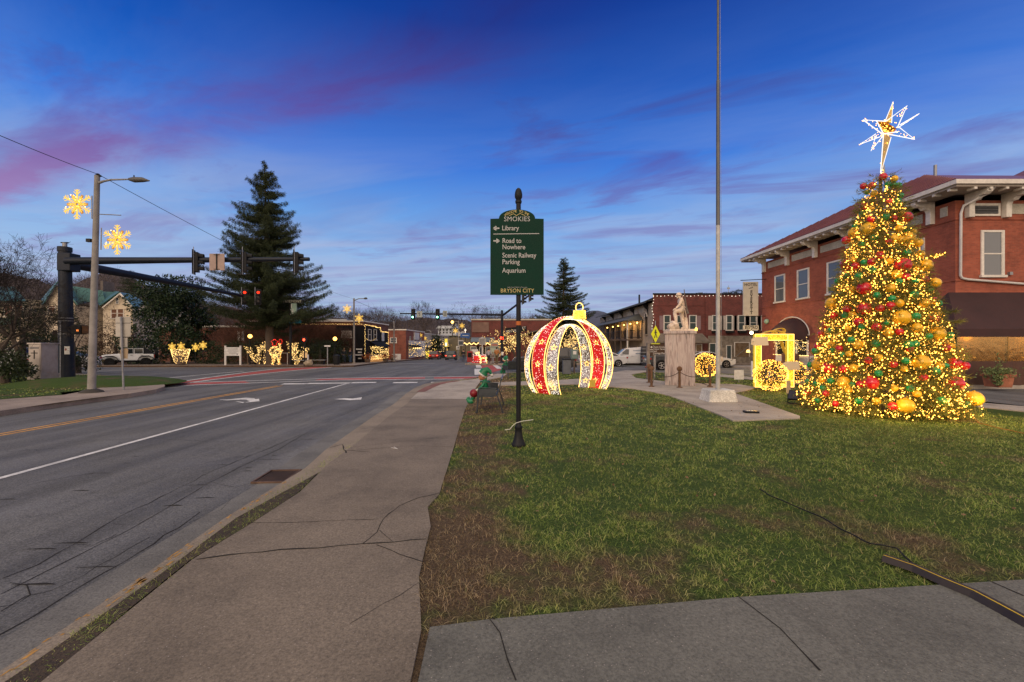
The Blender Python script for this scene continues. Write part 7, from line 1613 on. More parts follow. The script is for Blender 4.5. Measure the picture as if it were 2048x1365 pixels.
t = thing('street_name_sign', (XA(655,40.5), 40.5, gz(40.5)), 'pale street name sign on a thin post left of the litter bin', 'road sign'); MB().tube([(0,0,0),(0,0,ZA(692,40.5)-gz(40.5))], .05, 6).build('post', M_DSTEEL, t); MB().box((0,-.03,ZA(692.5,40.5)-gz(40.5)), (.58,.02,.12)).build('name_plate', M_WHITE, t)
t = thing('litter_bin', (XA(673,41.5), 41.5, gz(41.5)), 'dark round litter bin beside the standing couple', 'bin'); MB().lathe([(.27,0),(.30,.1),(.30,.8),(.34,.82),(.34,.88),(.2,1.0),(.05,1.02)], n=14).build('body', M_BLACKP, t, smooth=True)
t = thing('boulder', (XA(618,40.1), 40.1, gz(40.1)), 'pale lumpy boulder near the kerb below the red signal', 'boulder'); bm = bmesh.new(); bmesh.ops.create_icosphere(bm, subdivisions=2, radius=.42)
for v_ in bm.verts: v_.co *= 1+.18*math.sin(v_.co.x*9+v_.co.y*7); v_.co.z = max(v_.co.z*.8+.2, -.05)
me = bpy.data.meshes.new('stone'); bm.to_mesh(me); bm.free(); me.materials.append(mat('pale_boulder', (.34,.28,.20), .9, .3, 6)); o = bpy.data.objects.new('stone', me); COL.objects.link(o); o.parent = t
def pbench(px, py, y, label):
    t = thing('garden_bench', (XA(px,y), y, gz(y)), label, 'bench', 'low benches in the park'); MB().box((0,0,.45), (1.5,.4,.06)).build('seat', M_DSTEEL, t); 
    for sx in (-.6,.6): MB().box((sx,0,.22), (.08,.36,.43)).build('leg', M_BLACKP, t)
pbench(636,0,43,'low grey bench left of the street name sign'); pbench(598,0,41.6,'low grey bench right of the inn sign post'); pbench(523,0,42.5,'low dark bench below the left lit shrub')
t = thing('wooden_steps', (XA(503,43.5), 43.5, gz(43.5)), 'small timber steps with handrail left of the lit shrubs', 'steps'); 
for k in range(3): MB().box((.3*k,0,.12+.16*k), (.34,1.0,.1)).build('tread', M_WOOD, t)
b = MB(); b.tube([(-.1,-.5,0),(-.1,-.5,1.1),(.9,-.5,1.5),(.9,-.5,0)], .05, 5); b.build('handrail', M_WOOD, t)
t = thing('white_rail', (XA(567,43), 43, gz(43)), 'white handrail right of the deer figure', 'rail'); b = MB(); b.tube([(-.5,0,0),(-.5,0,1.15),(.4,0,1.15),(.4,0,0)], .04, 6); b.build('rail', M_WHITE, t)
t = thing('lantern_post', (XA(616,40.6), 40.6, gz(40.6)), 'short white post with a small glowing lantern box', 'lantern'); MB().box((0,0,.5), (.12,.12,1.0)).build('post', M_WHITE, t); MB().box((-.25,-.02,.95), (.34,.2,.5)).build('lantern', mat('warm_box', (.5,.35,.2), .6, .1, emis=(1,.55,.2), estr=.35, sampling='NONE'), t)
# ================= FAR STREET =================
M_TAIL = glowmat('red_tail_light', (1,.06,.03), 4.0, 'NONE'); M_TYRE = mat('tyre_rubber', (.011,.011,.012), .9, .1, 20, spec=.1); M_RIM = mat('alloy_rim', (.35,.35,.36), .3, .1, metal=.8); M_CGL = mat('car_window_glass', (.012,.016,.02), .05, 0, spec=.9); M_BUMP = mat('black_bumper', (.02,.02,.022), .6, .1)
def wheel(par, x, y, r, wd, rim=M_RIM, spokes=5):
    o = -1 if y < 0 else 1
    w_ = MB(); w_.tube([(x, y-wd/2, r), (x, y-wd/2+.03, r), (x, y+wd/2-.03, r), (x, y+wd/2, r)], [r*.93, r, r, r*.93], 20); w = w_.build('wheel', M_TYRE, par, smooth=True)
    b = MB(); yy = y+o*(wd/2+.004); b.tube([(x, yy-.01*o, r), (x, yy, r)], r*.20, 10)
    for k in range(spokes): a = k*6.283/spokes; b.box((x+math.cos(a)*r*.36, yy-.004*o, r+math.sin(a)*r*.36), (r*.60, .012, r*.13), ry=-a)
    ring = [(x+math.cos(a)*r*.66, yy-.003*o, r+math.sin(a)*r*.66) for a in np.linspace(0, 6.283, 18)]; b.tube(ring, r*.05, 5, cap=False)
    b.build('rim', rim, w, fixn=False)
def loft(b, prof, ws):
    """prof: closed side polygon [(x,z)], ws: width factor function(z) -> half width"""
    n = len(prof); L_ = [(x, -ws(x, z), z) for x, z in prof]; R_ = [(x, ws(x, z), z) for x, z in prof]
    b.add(L_+R_, [tuple(range(n)), tuple(range(2*n-1, n-1, -1))]+[(i, i+n, (i+1)%n+n, (i+1)%n) for i in range(n)])
def car(name, label, cat, loc, rz, paint, kind='sedan', lights=False, wheels_m=M_RIM, group=None):
    """front faces -X"""
    t = thing(name, loc, label, cat, group, rz=rz)
    if kind == 'sedan':
        Ln, Wd, H = 4.6, .90, 1.45; r = .33; ax = (-1.38, 1.36)
        body = [(-2.25,.35),(-2.28,.62),(-2.1,.78),(-1.2,.92),(-.95,.96),(1.5,1.02),(2.2,1.00),(2.28,.78),(2.25,.38),(1.8,.24),(-1.9,.22)]
        cab = [(-1.1,.93),(-.35,1.38),(.15,1.45),(.75,1.42),(1.75,1.02)]
    elif kind == 'suv':
        Ln, Wd, H = 4.6, .93, 1.72; r = .37; ax = (-1.38, 1.38)
        body = [(-2.25,.40),(-2.28,.80),(-2.1,1.0),(-1.15,1.08),(2.1,1.12),(2.25,1.0),(2.28,.5),(1.9,.30),(-1.9,.28)]
        cab = [(-1.15,1.07),(-.5,1.60),(.0,1.70),(1.7,1.68),(2.18,1.10)]
    else:  # van
        Ln, Wd, H = 4.8, .92, 1.95; r = .35; ax = (-1.5, 1.5)
        body = [(-2.35,.38),(-2.38,.78),(-2.2,.95),(-1.45,1.12),(2.3,1.16),(2.36,1.0),(2.38,.45),(1.9,.28),(-1.9,.26)]
        cab = [(-1.5,1.11),(-.75,1.72),(-.4,1.86),(1.0,1.95),(2.2,1.90),(2.34,1.15)]
    b = MB(); loft(b, body, lambda x, z: Wd*(1-.05*abs(x/2.3)**3)*(1-.05*max(0, (z-.6)))-(.06 if z < .3 else 0)); b.build('body', paint, t, smooth=True, bevel=.05)
    zb = cab[0][1]; b = MB(); loft(b, cab, lambda x, z: Wd*(.93-.16*(z-zb)/(H-zb))); b.build('cabin', paint, t, smooth=True, bevel=.04)
    def inset(p0, p1, z0, z1, sd_, nm='side_window'):
        yw = lambda z: Wd*(.93-.16*(z-zb)/(H-zb))+.006
        pts = [(p0[0], z0), (p1[0], z0), (p1[1], z1), (p0[1], z1)]; b = MB(); vs = [(x, sd_*yw(z), z) for x, z in pts]+[(x, sd_*(yw(z)-.012), z) for x, z in pts]; b.add(vs, [(0,1,2,3),(7,6,5,4),(0,4,5,1),(1,5,6,2),(2,6,7,3),(3,7,4,0)]); b.build(nm, M_CGL, t)
    if kind == 'sedan': WN = [((-.88,-.28),(.0,.05),.98,1.36),((.06,.10),(.85,.70),.99,1.37),((.92,.78),(1.45,1.0),1.02,1.28)]
    elif kind == 'suv': WN = [((-.95,-.42),(.0,.02),1.12,1.60),((.08,.08),(1.0,.98),1.12,1.61),((1.08,1.06),(1.9,1.66),1.15,1.58)]
    else: WN = [((-1.25,-.62),(-.35,-.30),1.18,1.74)]
    for sd_ in (-1, 1):
        for a, c, z0, z1 in WN: inset(a, c, z0, z1, sd_)
        MB().box((WN[0][0][0]+.15, sd_*(Wd+.08), WN[0][2]+.06), (.12,.18,.13)).build('mirror', paint, t, bevel=.02)
        MB().box((.0, sd_*(Wd*.985), zb-.10), (.20,.03,.03)).build('door_handle', M_RIM, t)
    def slab(i, j, nm, m, k=.88):
        (x0, z0), (x1, z1) = cab[i], cab[j]; n_ = Vector((z1-z0, 0, -(x1-x0))).normalized(); 
        if n_.z < 0: n_ = -n_
        f0, f1 = .10, .92; a = Vector((x0+(x1-x0)*f0, 0, z0+(z1-z0)*f0)); c = Vector((x0+(x1-x0)*f1, 0, z0+(z1-z0)*f1)); yw = lambda z: Wd*(.93-.16*(z-zb)/(H-zb))*k
        vs = []
        for d_ in (.004, .018):
            vs += [a+n_*d_+Vector((0,-yw(a.z),0)), a+n_*d_+Vector((0,yw(a.z),0)), c+n_*d_+Vector((0,yw(c.z),0)), c+n_*d_+Vector((0,-yw(c.z),0))]
        b = MB(); b.add(vs, [(0,1,2,3),(7,6,5,4),(0,4,5,1),(1,5,6,2),(2,6,7,3),(3,7,4,0)]); b.build(nm, m, t)
    slab(0, 1, 'windscreen', M_CGL); 
    if kind != 'van': slab(-1, -2, 'rear_window', M_CGL)
    else:
        for sd_ in (-1, 1): MB().box((2.36, sd_*.38, 1.5), (.02,.55,.5)).build('rear_window', M_CGL, t)
    xe = body[-4][0] if kind == 'sedan' else 2.27
    tm = M_TAIL if lights else mat('red_tail_lens', (.28,.01,.01), .2, 0)
    for sd_ in (-1, 1):
        MB().box((2.20 if kind != 'van' else 2.30, sd_*(Wd-.17), .88 if kind != 'van' else 1.0), (.16,.30,.14 if kind != 'van' else .34)).build('tail_light', tm, t, bevel=.02)
        MB().box((-2.14, sd_*(Wd-.22), .72), (.22,.32,.13)).build('headlight', mat('clear_headlight', (.55,.55,.55), .15, 0), t, bevel=.02)
        for a in ax:
            q = MB().tube([(a, sd_*(Wd-.10), r+.01), (a, sd_*(Wd-.005), r+.01)], r*1.14, 18).build('wheel_arch', M_BLK, t); wheel(t, a, sd_*(Wd-.08), r, .22, wheels_m)
    MB().box((2.26, 0, .42), (.10, Wd*1.7, .22)).build('rear_bumper', M_BUMP if kind == 'suv' else paint, t, bevel=.03); MB().box((2.29 if kind != 'van' else 2.36, 0, .80), (.02,.5,.13)).build('number_plate', M_WHITE, t)
    return t
M_WCAR = mat('white_car_paint', (.55,.56,.58), .25, .04, 3, coat=.6); M_RCAR = mat('red_car_paint', (.30,.012,.012), .25, .05, 3, coat=.6); M_KCAR = mat('dark_car_paint', (.03,.032,.036), .25, .05, 3, coat=.6); M_SCAR = mat('silver_car_paint', (.30,.32,.34), .3, .05, 3, metal=.4, coat=.4); M_BCAR = mat('maroon_car_paint', (.12,.02,.02), .25, .05, 3, coat=.6)
def on(px, py, off=-.15): return G(px, py, off)
# parked by the cream building: white sedan & white van, nose left
y = 41.5; car('parked_car', 'white sedan parked in front of the white van, nose hidden by the lit arch', 'car', (XA(1205,y), y, gz(y)-.15), R(-3), M_WCAR, 'sedan')
y = 46.6; v = car('delivery_van', 'small white delivery van with dark lettering on its side', 'van', (XA(1240,y)+.9, y-.9, gz(y)-.15), R(-4), M_WCAR, 'van', wheels_m=M_BUMP)
b = MB(); b.box((.55,-.775,1.62), (.9,.01,.05)); b.box((.45,-.778,1.52), (.7,.01,.04)); b.box((1.5,-.775,1.58), (.5,.01,.16)); b.box((1.1,-.86,1.28), (1.5,.01,.07)); b.box((1.3,-.885,1.10), (1.0,.01,.04)); b.build('side_lettering', mat('blue_grey_print', (.10,.16,.26), .5, 0), v)
y = 38.0; car('parked_car', 'white sedan seen between the pedestal and the flagpole', 'car', (XA(1398,y)+.6, y, gz(y)-.15), R(182), M_WCAR, 'sedan')
y = 33.5; car('moving_car', 'dark sports utility vehicle passing behind the brown visitor sign', 'car', (XA(1350,y), y, gz(y)-.15), R(180), M_KCAR, 'suv')
y = 31.0; car('moving_car', 'dark car half hidden behind the left band of the lit arch', 'car', (XA(1062,y)+.9, y, gz(y)-.15), R(0), M_KCAR, 'suv', wheels_m=M_BUMP)
# street traffic, seen from behind (front away: rz so that front (-X) points +Y => rotate -90)
T_ = [(870,719.5,'red hatchback driving away down the far street','suv',M_RCAR,True),(903,720.5,'dark red lit sports utility vehicle driving away near the far corner','suv',M_KCAR,True),(853,715.5,'silver car with tail lights on, left of the red hatchback','sedan',M_SCAR,True),(836,716,'dark blue car parked by the left kerb of the far street','sedan',M_SCAR,False),(889,715.5,'dark car half hidden behind the lit dark vehicle','sedan',M_BCAR,True),(880,711.5,'small far car beyond the red hatchback','sedan',M_KCAR,True)]
for px, py, l_, k_, m_, on_ in T_:
    p = on(px, py); car('moving_car', l_, 'car', p, R(-90)+math.atan2(19, 853), m_, k_, on_, group='cars on the far street')
for i, (px, py) in enumerate(((913,712),(917,709.5),(906,707.5),(898,705.8),(921,706.5))):
    p = on(px, py); l_ = ['pale parked car right of the dark vehicle, nearest of the kerb row','second pale car in the kerb row below the route sign','third small car in the kerb row, farther away','farthest tiny car in the kerb row','tiny pale car behind the route sign'][i]; car('parked_car', l_, 'car', (XA(px, min(p[1],150)), min(p[1],150), gz(min(p[1],150))-.15), R(-90), (M_SCAR, M_WCAR)[i%2], 'sedan', False, group='cars parked along the far kerb')
# ---- off-roader ----
Yj = 42.3; jc = (XA(260,Yj), Yj, gz(Yj)-.15); ang = math.atan2(XA(260,Yj), Yj)   # face across the line of sight
t = thing('off_road_car', jc, 'white open topped off-road car with black fenders and rear spare wheel', 'car', rz=-ang*.92)
M_WJ = mat('white_body_paint', (.60,.64,.68), .35, .05, 3, coat=.4); M_KJ = mat('black_plastic', (.010,.012,.016), .6, .1, 8, spec=.15)
b = MB(); loft(b, [(-1.95,.72),(-2.0,1.12),(-1.75,1.16),(-.72,1.25),(-.70,.62)], lambda x, z: .62+.12*(x+2)/1.3); b.build('bonnet', M_WJ, t, bevel=.04)
b = MB(); loft(b, [(-.72,.60),(-.74,1.24),(1.82,1.20),(1.82,.70),(1.5,.58)], lambda x, z: .80); b.build('body', M_WJ, t, bevel=.03)
for x0, x1 in ((-.62,.28),(.36,1.02)):
    for sd_ in (-1, 1):
        d_ = MB().box(((x0+x1)/2, sd_*.805, .95), (x1-x0,.02,.50)).build('door', M_WJ, t, bevel=.01)
        b = MB(); yy = sd_*.79
        xt0 = x0+.22 if x0 < 0 else x0
        b.tube([(x0,yy,1.22),(xt0,yy,1.74),(x1,yy,1.74),(x1,yy,1.22),(x0,yy,1.22)], .035, 4); b.build('window_frame', M_WJ, d_)
        b = MB(); b.add([(x0+.03,yy,1.24),(x1-.03,yy,1.24),(x1-.03,yy,1.72),(xt0+.03,yy,1.72)], [(0,1,2,3)]); o = b.build('pane', M_CGL, d_, fixn=False); s_ = o.modifiers.new('s','SOLIDIFY'); s_.thickness = .01
        MB().box((x1-.12, sd_*.83, 1.10), (.16,.03,.04)).build('handle', M_KJ, d_)
b = MB(); loft(b, [(-.40,1.74),(-.36,1.82),(1.05,1.84),(1.75,1.35),(1.80,1.20),(1.06,1.20),(1.06,1.74)], lambda x, z: .77-.04*(z-1.2)); b.build('soft_top', M_KJ, t, bevel=.02)
b = MB(); b.box((-.58,0,1.50), (.04,1.45,.50), ry=R(20)); b.build('windscreen', M_CGL, t)
for sd_ in (-1, 1):
    for x in (-1.42, 1.22):
        b = MB(); vs = []; fs = []
        P_ = [(x-.62,.62),(x-.50,.92),(x-.25,1.06),(x+.25,1.06),(x+.52,.90),(x+.68,.60)]
        for px_v, pz_v in P_: vs += [(px_v, sd_*.74, pz_v), (px_v, sd_*1.0, pz_v-.02), (px_v, sd_*1.0, pz_v-.09), (px_v, sd_*.74, pz_v-.09)]
        for i in range(5):
            for k in range(4): fs.append((i*4+k, i*4+(k+1)%4, (i+1)*4+(k+1)%4, (i+1)*4+k))
        b.add(vs, fs+[(0,1,2,3),(20,21,22,23)]); b.build('fender', M_KJ, t); wheel(t, x, sd_*.84, .43, .30, M_KJ)
    MB().box((-.1, sd_*.84, .55), (1.7,.12,.10)).build('side_step', M_KJ, t, bevel=.02); MB().box((1.86, sd_*.66, .98), (.08,.14,.30)).build('tail_light', mat('red_tail_lens', (.28,.01,.01), .2, 0), t); MB().box((-.45, sd_*.98, 1.32), (.10,.20,.20)).build('mirror', M_KJ, t, bevel=.02)
sw = MB().tube([(1.90,.05,1.12),(2.14,.05,1.12)], .42, 22).build('spare_wheel', M_TYRE, t, bevel=.03); MB().tube([(2.14,.05,1.12),(2.16,.05,1.12)], .2, 12).build('rim', M_KJ, sw)
MB().box((1.95,0,.66), (.16,1.6,.16)).build('rear_bumper', M_KJ, t, bevel=.02); MB().box((-2.08,0,.70), (.20,1.5,.18)).build('front_bumper', M_KJ, t, bevel=.02); MB().box((0,0,.52), (3.4,1.1,.18)).build('chassis', M_KJ, t)
y = 26.0; car('parked_car', 'white car mostly hidden behind shrubs right of the dark signal pole', 'car', (XA(120,34), 34, gz(34)-.15), R(20), M_WCAR, 'sedan')
y = 29.0; car('parked_car', 'pale car glimpsed through shrubs at the far left border', 'car', (XA(5,29), 29, -.15), R(10), M_SCAR, 'suv')
# ---- black shop & brick block (left) ----
M_BKW = mat('black_painted_boards', (.011,.011,.014), .8, .3, 3, spec=.15); M_RBK = bricks('rust_brick', (.17,.055,.03,1), (.12,.04,.025,1), (.12,.08,.06,1))
yb, xb = 52.8, -18.4; zg = gz(53)
t = thing('black_shop_building', (xb, yb, zg), 'low black fronted shop outlined with strings of warm lights', 'building')
def L(x, y, z): return (x-xb, y-yb, z-zg)
zt = ZA(644,yb)
MB().b2(L(-33,yb,zg-.5), L(xb,63.4,zt)).build('wall', M_RBK, t); MB().b2(L(-33.1,yb-.1,zt), L(xb+.12,63.5,zt+.16)).build('parapet_cap', M_TRIM, t)
MB().b2(L(XA(672,yb),yb-.12,zg-.3), L(xb+.12,yb-.002,ZA(652,yb))).build('black_cladding', M_BKW, t)
prof = [(52.7,zg-.3),(52.7,ZA(650,52.8)),(57.0,ZA(650,52.8)-.05),(57.2,ZA(655,57)),(59.0,ZA(656,59)),(59.3,ZA(664,59.5)),(62.9,ZA(665.5,62.6)),(62.9,zg-.3)]
MB().prism([(y-yb, z-zg) for y, z in prof], .002, .14, 'x').build('black_shopfront', M_BKW, t)
window(t, L(XA(694,yb),yb-.12,ZA(669,yb)), 1.15, .75, 'x', -1, fw=.05, pane=mat('pale_blind', (.40,.38,.33), .7, .1), sash=True)
b = MB(); b.add([L(xb+.15,54.8,ZA(684,56)),L(xb+.15,60.5,ZA(684,56)),L(xb+1.2,60.5,ZA(694,56)),L(xb+1.2,54.8,ZA(694,56))], [(0,1,2,3)]); o = b.build('awning', M_BKW, t, fixn=False); s_ = o.modifiers.new('s','SOLIDIFY'); s_.thickness = .05
window(t, L(xb+.14,57.5,-.55), 5.4, 1.5, 'y', 1, fw=.08, sash=False, sill=False, name='shop_window', pane=mat('warm_shop_interior', (.25,.15,.08), .5, .4, 3, emis=(1,.45,.12), estr=.35, sampling='NONE'))
window(t, L(xb+.14,54.7,ZA(670,55)), 1.1, 1.3, 'y', 1, fw=.06, pane=M_CGL); window(t, L(xb+.14,56.9,ZA(670,57)), 1.1, 1.3, 'y', 1, fw=.06, pane=M_CGL)
MB().box(L(xb+.17,60.3,ZA(674,60.3)), (.04,1.1,1.2)).build('white_poster', M_WHITE, t)
pts = []
def sl(a, c, n, j=.03): 
    for i in range(n): f = i/n; pts.append(tuple(a[k]+(c[k]-a[k])*f+random.gauss(0,j) for k in range(3)))
top = lambda y, z: L(xb+.2, y, z)
for (y0, z0), (y1, z1) in zip(prof[1:6], prof[2:7]): sl(top(y0,z0), top(y1,z1), int(8+abs(y1-y0)*5))
sl(top(52.8,prof[1][1]), top(52.8,zg+.2), 34); sl(top(52.8,zg+.25), top(62.8,zg+.25), 46); sl(top(62.8,prof[6][1]), top(62.8,zg+.2), 26); sl(top(54.8,ZA(695,56)), top(60.5,ZA(695,56)), 60, .08); sl(top(60.8,ZA(687,61)), top(62.8,ZA(687,61)), 14); sl(top(60.8,ZA(690,61)), top(62.8,ZA(690,61)), 14)
for i in range(240): pts.append(L(xb+.25+random.random()*.2, random.uniform(54.6,62.6), random.uniform(zg+.3, ZA(697,57))))
sl(L(XA(560,yb),yb-.15,zt-.3), L(xb,yb-.15,zt-.3), 70, .02)
for i in range(9): pts.append(L(xb+.2, 53.2+i*.45, ZA(678,55)-.25*math.sin(i/8*3.14)))
bulbs('fairy_lights', pts, .034, M_WARMF, t, world=False, low=True)
t = thing('direction_boards', (XA(716,52), 52.0, gz(52)), 'stack of white direction boards on a black post beside the lit shop', 'sign'); MB().tube([(.4,.05,0),(.4,.05,1.75)], .05, 6).build('post', M_BLACKP, t)
for z, w_ in ((1.62,.75),(1.25,.45),(.92,.85),(.50,.40)): MB().box((.1+(.85-w_)*.3,0,z), (w_,.04,.15)).build('board', M_WHITE, t)
M_ORF = leafmat('orange_flower', (.25,.05,.02), (.5,.16,.04))
for i, (px, y, l_) in enumerate(((763,57,'orange planted tub in front of the lit shop, nearer'),(779,64,'orange planted tub beyond the lit shop'),(727,51.6,'small orange cone like shrub at the shop corner'))):
    t = thing('flower_tub', (XA(px,y)+.5, y, gz(y)), l_, 'planter', 'flower tubs by the lit shop'); MB().lathe([(.28,0),(.38,.4),(.40,.42)], n=10).build('tub', M_WOOD, t); n = 260; leaves('flowers', rs.normal(size=(n,3))*np.array([.28,.28,.18])+np.array([0,0,.72]), rs.normal(size=(n,3)), .12, .08, M_ORF, t, quad=True)
# long low brick building behind the shrubs
t = thing('long_brick_building', (-48, 58, gz(58)), 'long low brown brick building with white roof edge behind the bare shrubs', 'building')
z0 = gz(58); zt2 = ZA(655,58)
MB().b2((0,0,-.5),(XA(672,58)+48,9,zt2-z0)).build('wall', M_RBK, t); MB().b2((-.1,-.15,zt2-z0),(XA(672,58)+48,9,zt2-z0+.25)).build('roof_edge', M_TRIM, t)
for px in (478,486): MB().box((XA(px,58)+48,-.03,ZA(672,58)-z0), (.35,.05,1.3)).build('window', M_TRIM, t)
MB().b2((XA(640,58)+48,2,zt2-z0+.25),(XA(682,58)+48,7,ZA(637,58)-z0)).build('rooftop_unit', M_DSTEEL, t)
bulbs('string_lights', [(XA(610,58)+48+i*.25,-.2,ZA(658,58)-z0) for i in range(20)], .05, M_WARMF, t, world=False)
# second brick building & shops row
def simple_block(name, label, x0, x1, y0, y1, zt_, m, wins=(), cap=M_TRIM, capx=.1, nm='building'):
    g_ = gz(y0); t = thing(name, (x0, y0, g_), label, nm); MB().b2((0,0,-.6),(x1-x0,y1-y0,zt_-g_)).build('wall', m, t); MB().b2((-capx,-capx,zt_-g_),(x1-x0+capx,y1-y0+capx,zt_-g_+.2)).build('parapet_cap', cap, t); return t
X1 = XA(812,76)
t = simple_block('brick_shop_building', 'two storey red brick building with one white framed window on its plain side', -34, X1, 76, 92, ZA(661,76), M_BRKO)
window(t, (XA(787,76)+34,0,ZA(681,76)-gz(76)), 1.0, .8, 'x', -1, fw=.08)
for y in (79,82,85,88): window(t, (X1+34,y-76,ZA(682,82)-gz(76)), .8, 1.5, 'y', 1, fw=.06, name='window')
MB().b2((X1+34+.003,1.8,1.0-.8),(X1+34+.12,15.9,3.4)).build('white_shopfront', M_WHITE, t); MB().b2((X1+34+.003,6,3.6),(X1+34+.2,10,5.0)).build('white_signboard', M_WHITE, t)
b = MB(); b.add([(X1+34+.1,1,2.6),(X1+34+.1,8,2.6),(X1+34+1.4,8,2.1),(X1+34+1.4,1,2.1)], [(0,1,2,3)]); o = b.build('awning', M_BKW, t, fixn=False); s_ = o.modifiers.new('s','SOLIDIFY'); s_.thickness = .06
bulbs('lamps', [(X1+34+1.1, 1+i*1.6, 2.0) for i in range(5)], .13, M_WARMF, t, world=False); MB().b2((XA(786,76)+34-.2,-.15,.0),(XA(802,76)+34,-.003,1.0)).build('white_fence_panel', M_WHITE, t)
bulbs('fairy_lights', [(X1+34+.3+random.random()*.3, random.uniform(0,16), random.uniform(.3,3.2)) for _ in range(110)], .045, M_WARMF, t, world=False)
t = simple_block('white_shop_row', 'far row of pale shopfronts glowing with warm lights', -33, XA(848,94), 94, 130, ZA(668,94), mat('pale_render', (.42,.38,.32), .8, .15, 1))
for i in range(6): window(t, (XA(848,94)+33, 3+i*6, 3.7), 1.6, 1.5, 'y', 1, fw=.1); 
MB().b2((XA(848,94)+33,0,2.2),(XA(848,94)+34.2,34,2.4)).build('canopy', M_BKW, t)
bulbs('fairy_lights', [(XA(848,94)+33+random.random()*1.4, random.uniform(0,34), random.uniform(.4,4.4)) for _ in range(200)], .06, M_WARMF, t, world=False)
o = t
# dark street tree in front of far shops
blobtree('street_tree', (XA(866,104), 104, gz(104)), 3.6, 5.6, 'round dark street tree in the middle of the far street', M_HOL, 3000, .45, .2, 40)
t = bpy.data.objects[-1] if False else None
tb = thing('lit_planting', (XA(852,96), 96, gz(96)), 'low planting strung with golden lights by the far kerb', 'lit shrub'); n = 300; leaves('foliage', rs.normal(size=(n,3))*np.array([1.0,1.5,.4])+np.array([0,0,.7]), rs.normal(size=(n,3)), .3, .1, M_HOL, tb, quad=True); bulbs('fairy_lights', rs.normal(size=(90,3))*np.array([1.1,1.5,.4])+np.array([0,0,.8]), .09, glowmat('golden_bulb_far', (1,.72,.05), 2.2, 'NONE'), tb, world=False)
# street light poles with snowflakes on the far street
def pole(px, yb_, ytop, y, label, arm=None, lit=False, r=.12):
    g_ = gz(y); t = thing('street_light_pole', (XA(px,y), y, g_), label, 'street light', 'street light poles'); h = ZA(ytop,y)-g_; MB().tube([(0,0,0),(0,0,h)], [r,r*.7], 10).build('pole', M_CONCP, t, smooth=True); MB().lathe([(r*2,0),(r*1.9,.05),(r,.12)], n=10).build('footing', M_KERB, t)
    if arm:
        ax = XA(px+arm[0],y)-XA(px,y); az = ZA(arm[1],y)-g_; MB().tube([(0,0,h-.25),(ax*.35,0,az-.02),(ax*.85,0,az)], .045, 6).build('lamp_arm', M_DSTEEL, t)
        MB().tube([(ax*.75,0,az),(ax*.9,0,az+.02),(ax,0,az-.02)], [.08,.13,.03], 8).build('lamp_head', mat('dark_grey_casing', (.08,.08,.08)), t)
        if lit: MB().ball((ax*.88,0,az-.15), .28, 8, 6).build('lit_lamp', glowmat('sodium_lamp', (1,.50,.10), 7), t)
    return t
pole(708,0,597,47,'concrete lamp pole with two lit snowflakes in front of the black shop',(27,597.5)); 
sf = snowflake('lit snowflake upper left of the lamp pole by the black shop', W(694,618,46.8), 9.5/F*46.8, True, 'lit snowflakes hung from the street poles')
k_ = 46.8
for px, py, y, r, l_ in ((718,637,46.8,9.5,'lit snowflake lower right of the lamp pole by the black shop'),(841,671,88,4.6,'small lit snowflake on the far street, left upper'),(850,677,92,4.4,'small lit snowflake on the far street, left lower'),(924,652,84,6.0,'lit snowflake beside the far amber street lamp'),(911,662,84,6.0,'lit snowflake just left of the far amber lamp pole'),(882,687,120,3.4,'tiny lit snowflake left of the far yellow sign'),(877,683,125,3.0,'tiny lit star at the top of the dark street tree')):
    place(copytree(sf), W(px,py,y), l_, scale=r/9.5*y/k_)
pole(788,0,643,58,'plain grey pole between the black shop and the red brick building',None,r=.12)
pole(917,0,642,85,'far lamp pole with glowing amber lamp near the corner', (-14,643), True, .12)
pole(862,0,662,100,'white street lamp pole with long thin arm in the far street', (-10,661), False, .10)
# far signal mast
YM = 49.5; g_ = gz(YM); xm_ = XA(1004,YM)
t = thing('traffic_signal_mast', (xm_, YM, g_), 'dark signal mast across the street whose long arm holds two green lights', 'traffic signal'); hm = ZA(621,YM)-g_
MB().tube([(0,0,0),(0,0,hm)], [.17,.14], 12).build('pole', M_NAVY, t, smooth=True); MB().tube([(-.1,0,ZA(630,YM)-g_),(XA(800,YM)-xm_,0,ZA(627.5,YM)-g_)], [.13,.07], 8).build('mast_arm', M_NAVY, t, smooth=True)
MB().tube([(.1,0,ZA(631,YM)-g_),((XA(1060,40)-xm_),(40-YM),ZA(590,40)-g_)], [.13,.08], 8).build('mast_arm', M_NAVY, t, smooth=True); MB().lathe([(.3,0),(.3,.05),(.2,.2)], n=12).build('pole_base', M_NAVY, t)
MB().box((.05,-.2,1.1), (.25,.02,.4)).build('push_button_sign', M_WHITE, t)
for px, l_ in ((826,'green traffic light on the far arm, left one'),(875,'green traffic light on the far arm, right one')): signal(l_, W(px,629,YM-.2), lit=2, scale=.98)
for px, py, y, l_ in ((1046,598,40.5,'dark traffic light just right of the green town sign post, lower'),(1060,592,39.8,'dark traffic light just below the right corner of the green town sign')): signal(l_, W(px,py,y), rz=R(95), scale=.9)
t = thing('turn_sign', W(839,629,YM-.25), 'small white lane sign between the two green lights', 'road sign'); MB().box((0,0,0), (.62,.02,.72)).build('panel', mat('dim_sign_face', (.30,.34,.34), .5, .1, 6), t); b = MB(); b.box((.02,-.014,0), (.05,.004,.4)); b.box((-.08,-.014,.12), (.2,.004,.05), ry=R(-30)); b.build('arrow', M_BLACKP, t)
t = thing('lane_sign', W(890,628,YM-.25), 'white sign right of the second green light', 'road sign'); MB().box((0,0,0), (.50,.02,.68)).build('panel', mat('dim_sign_face', (.3,.34,.34)), t); b = MB()
for z in (.2,.08,-.05,-.18): b.box((0,-.014,z), (.34,.004,.05))
b.build('text_lines', M_BLACKP, t)
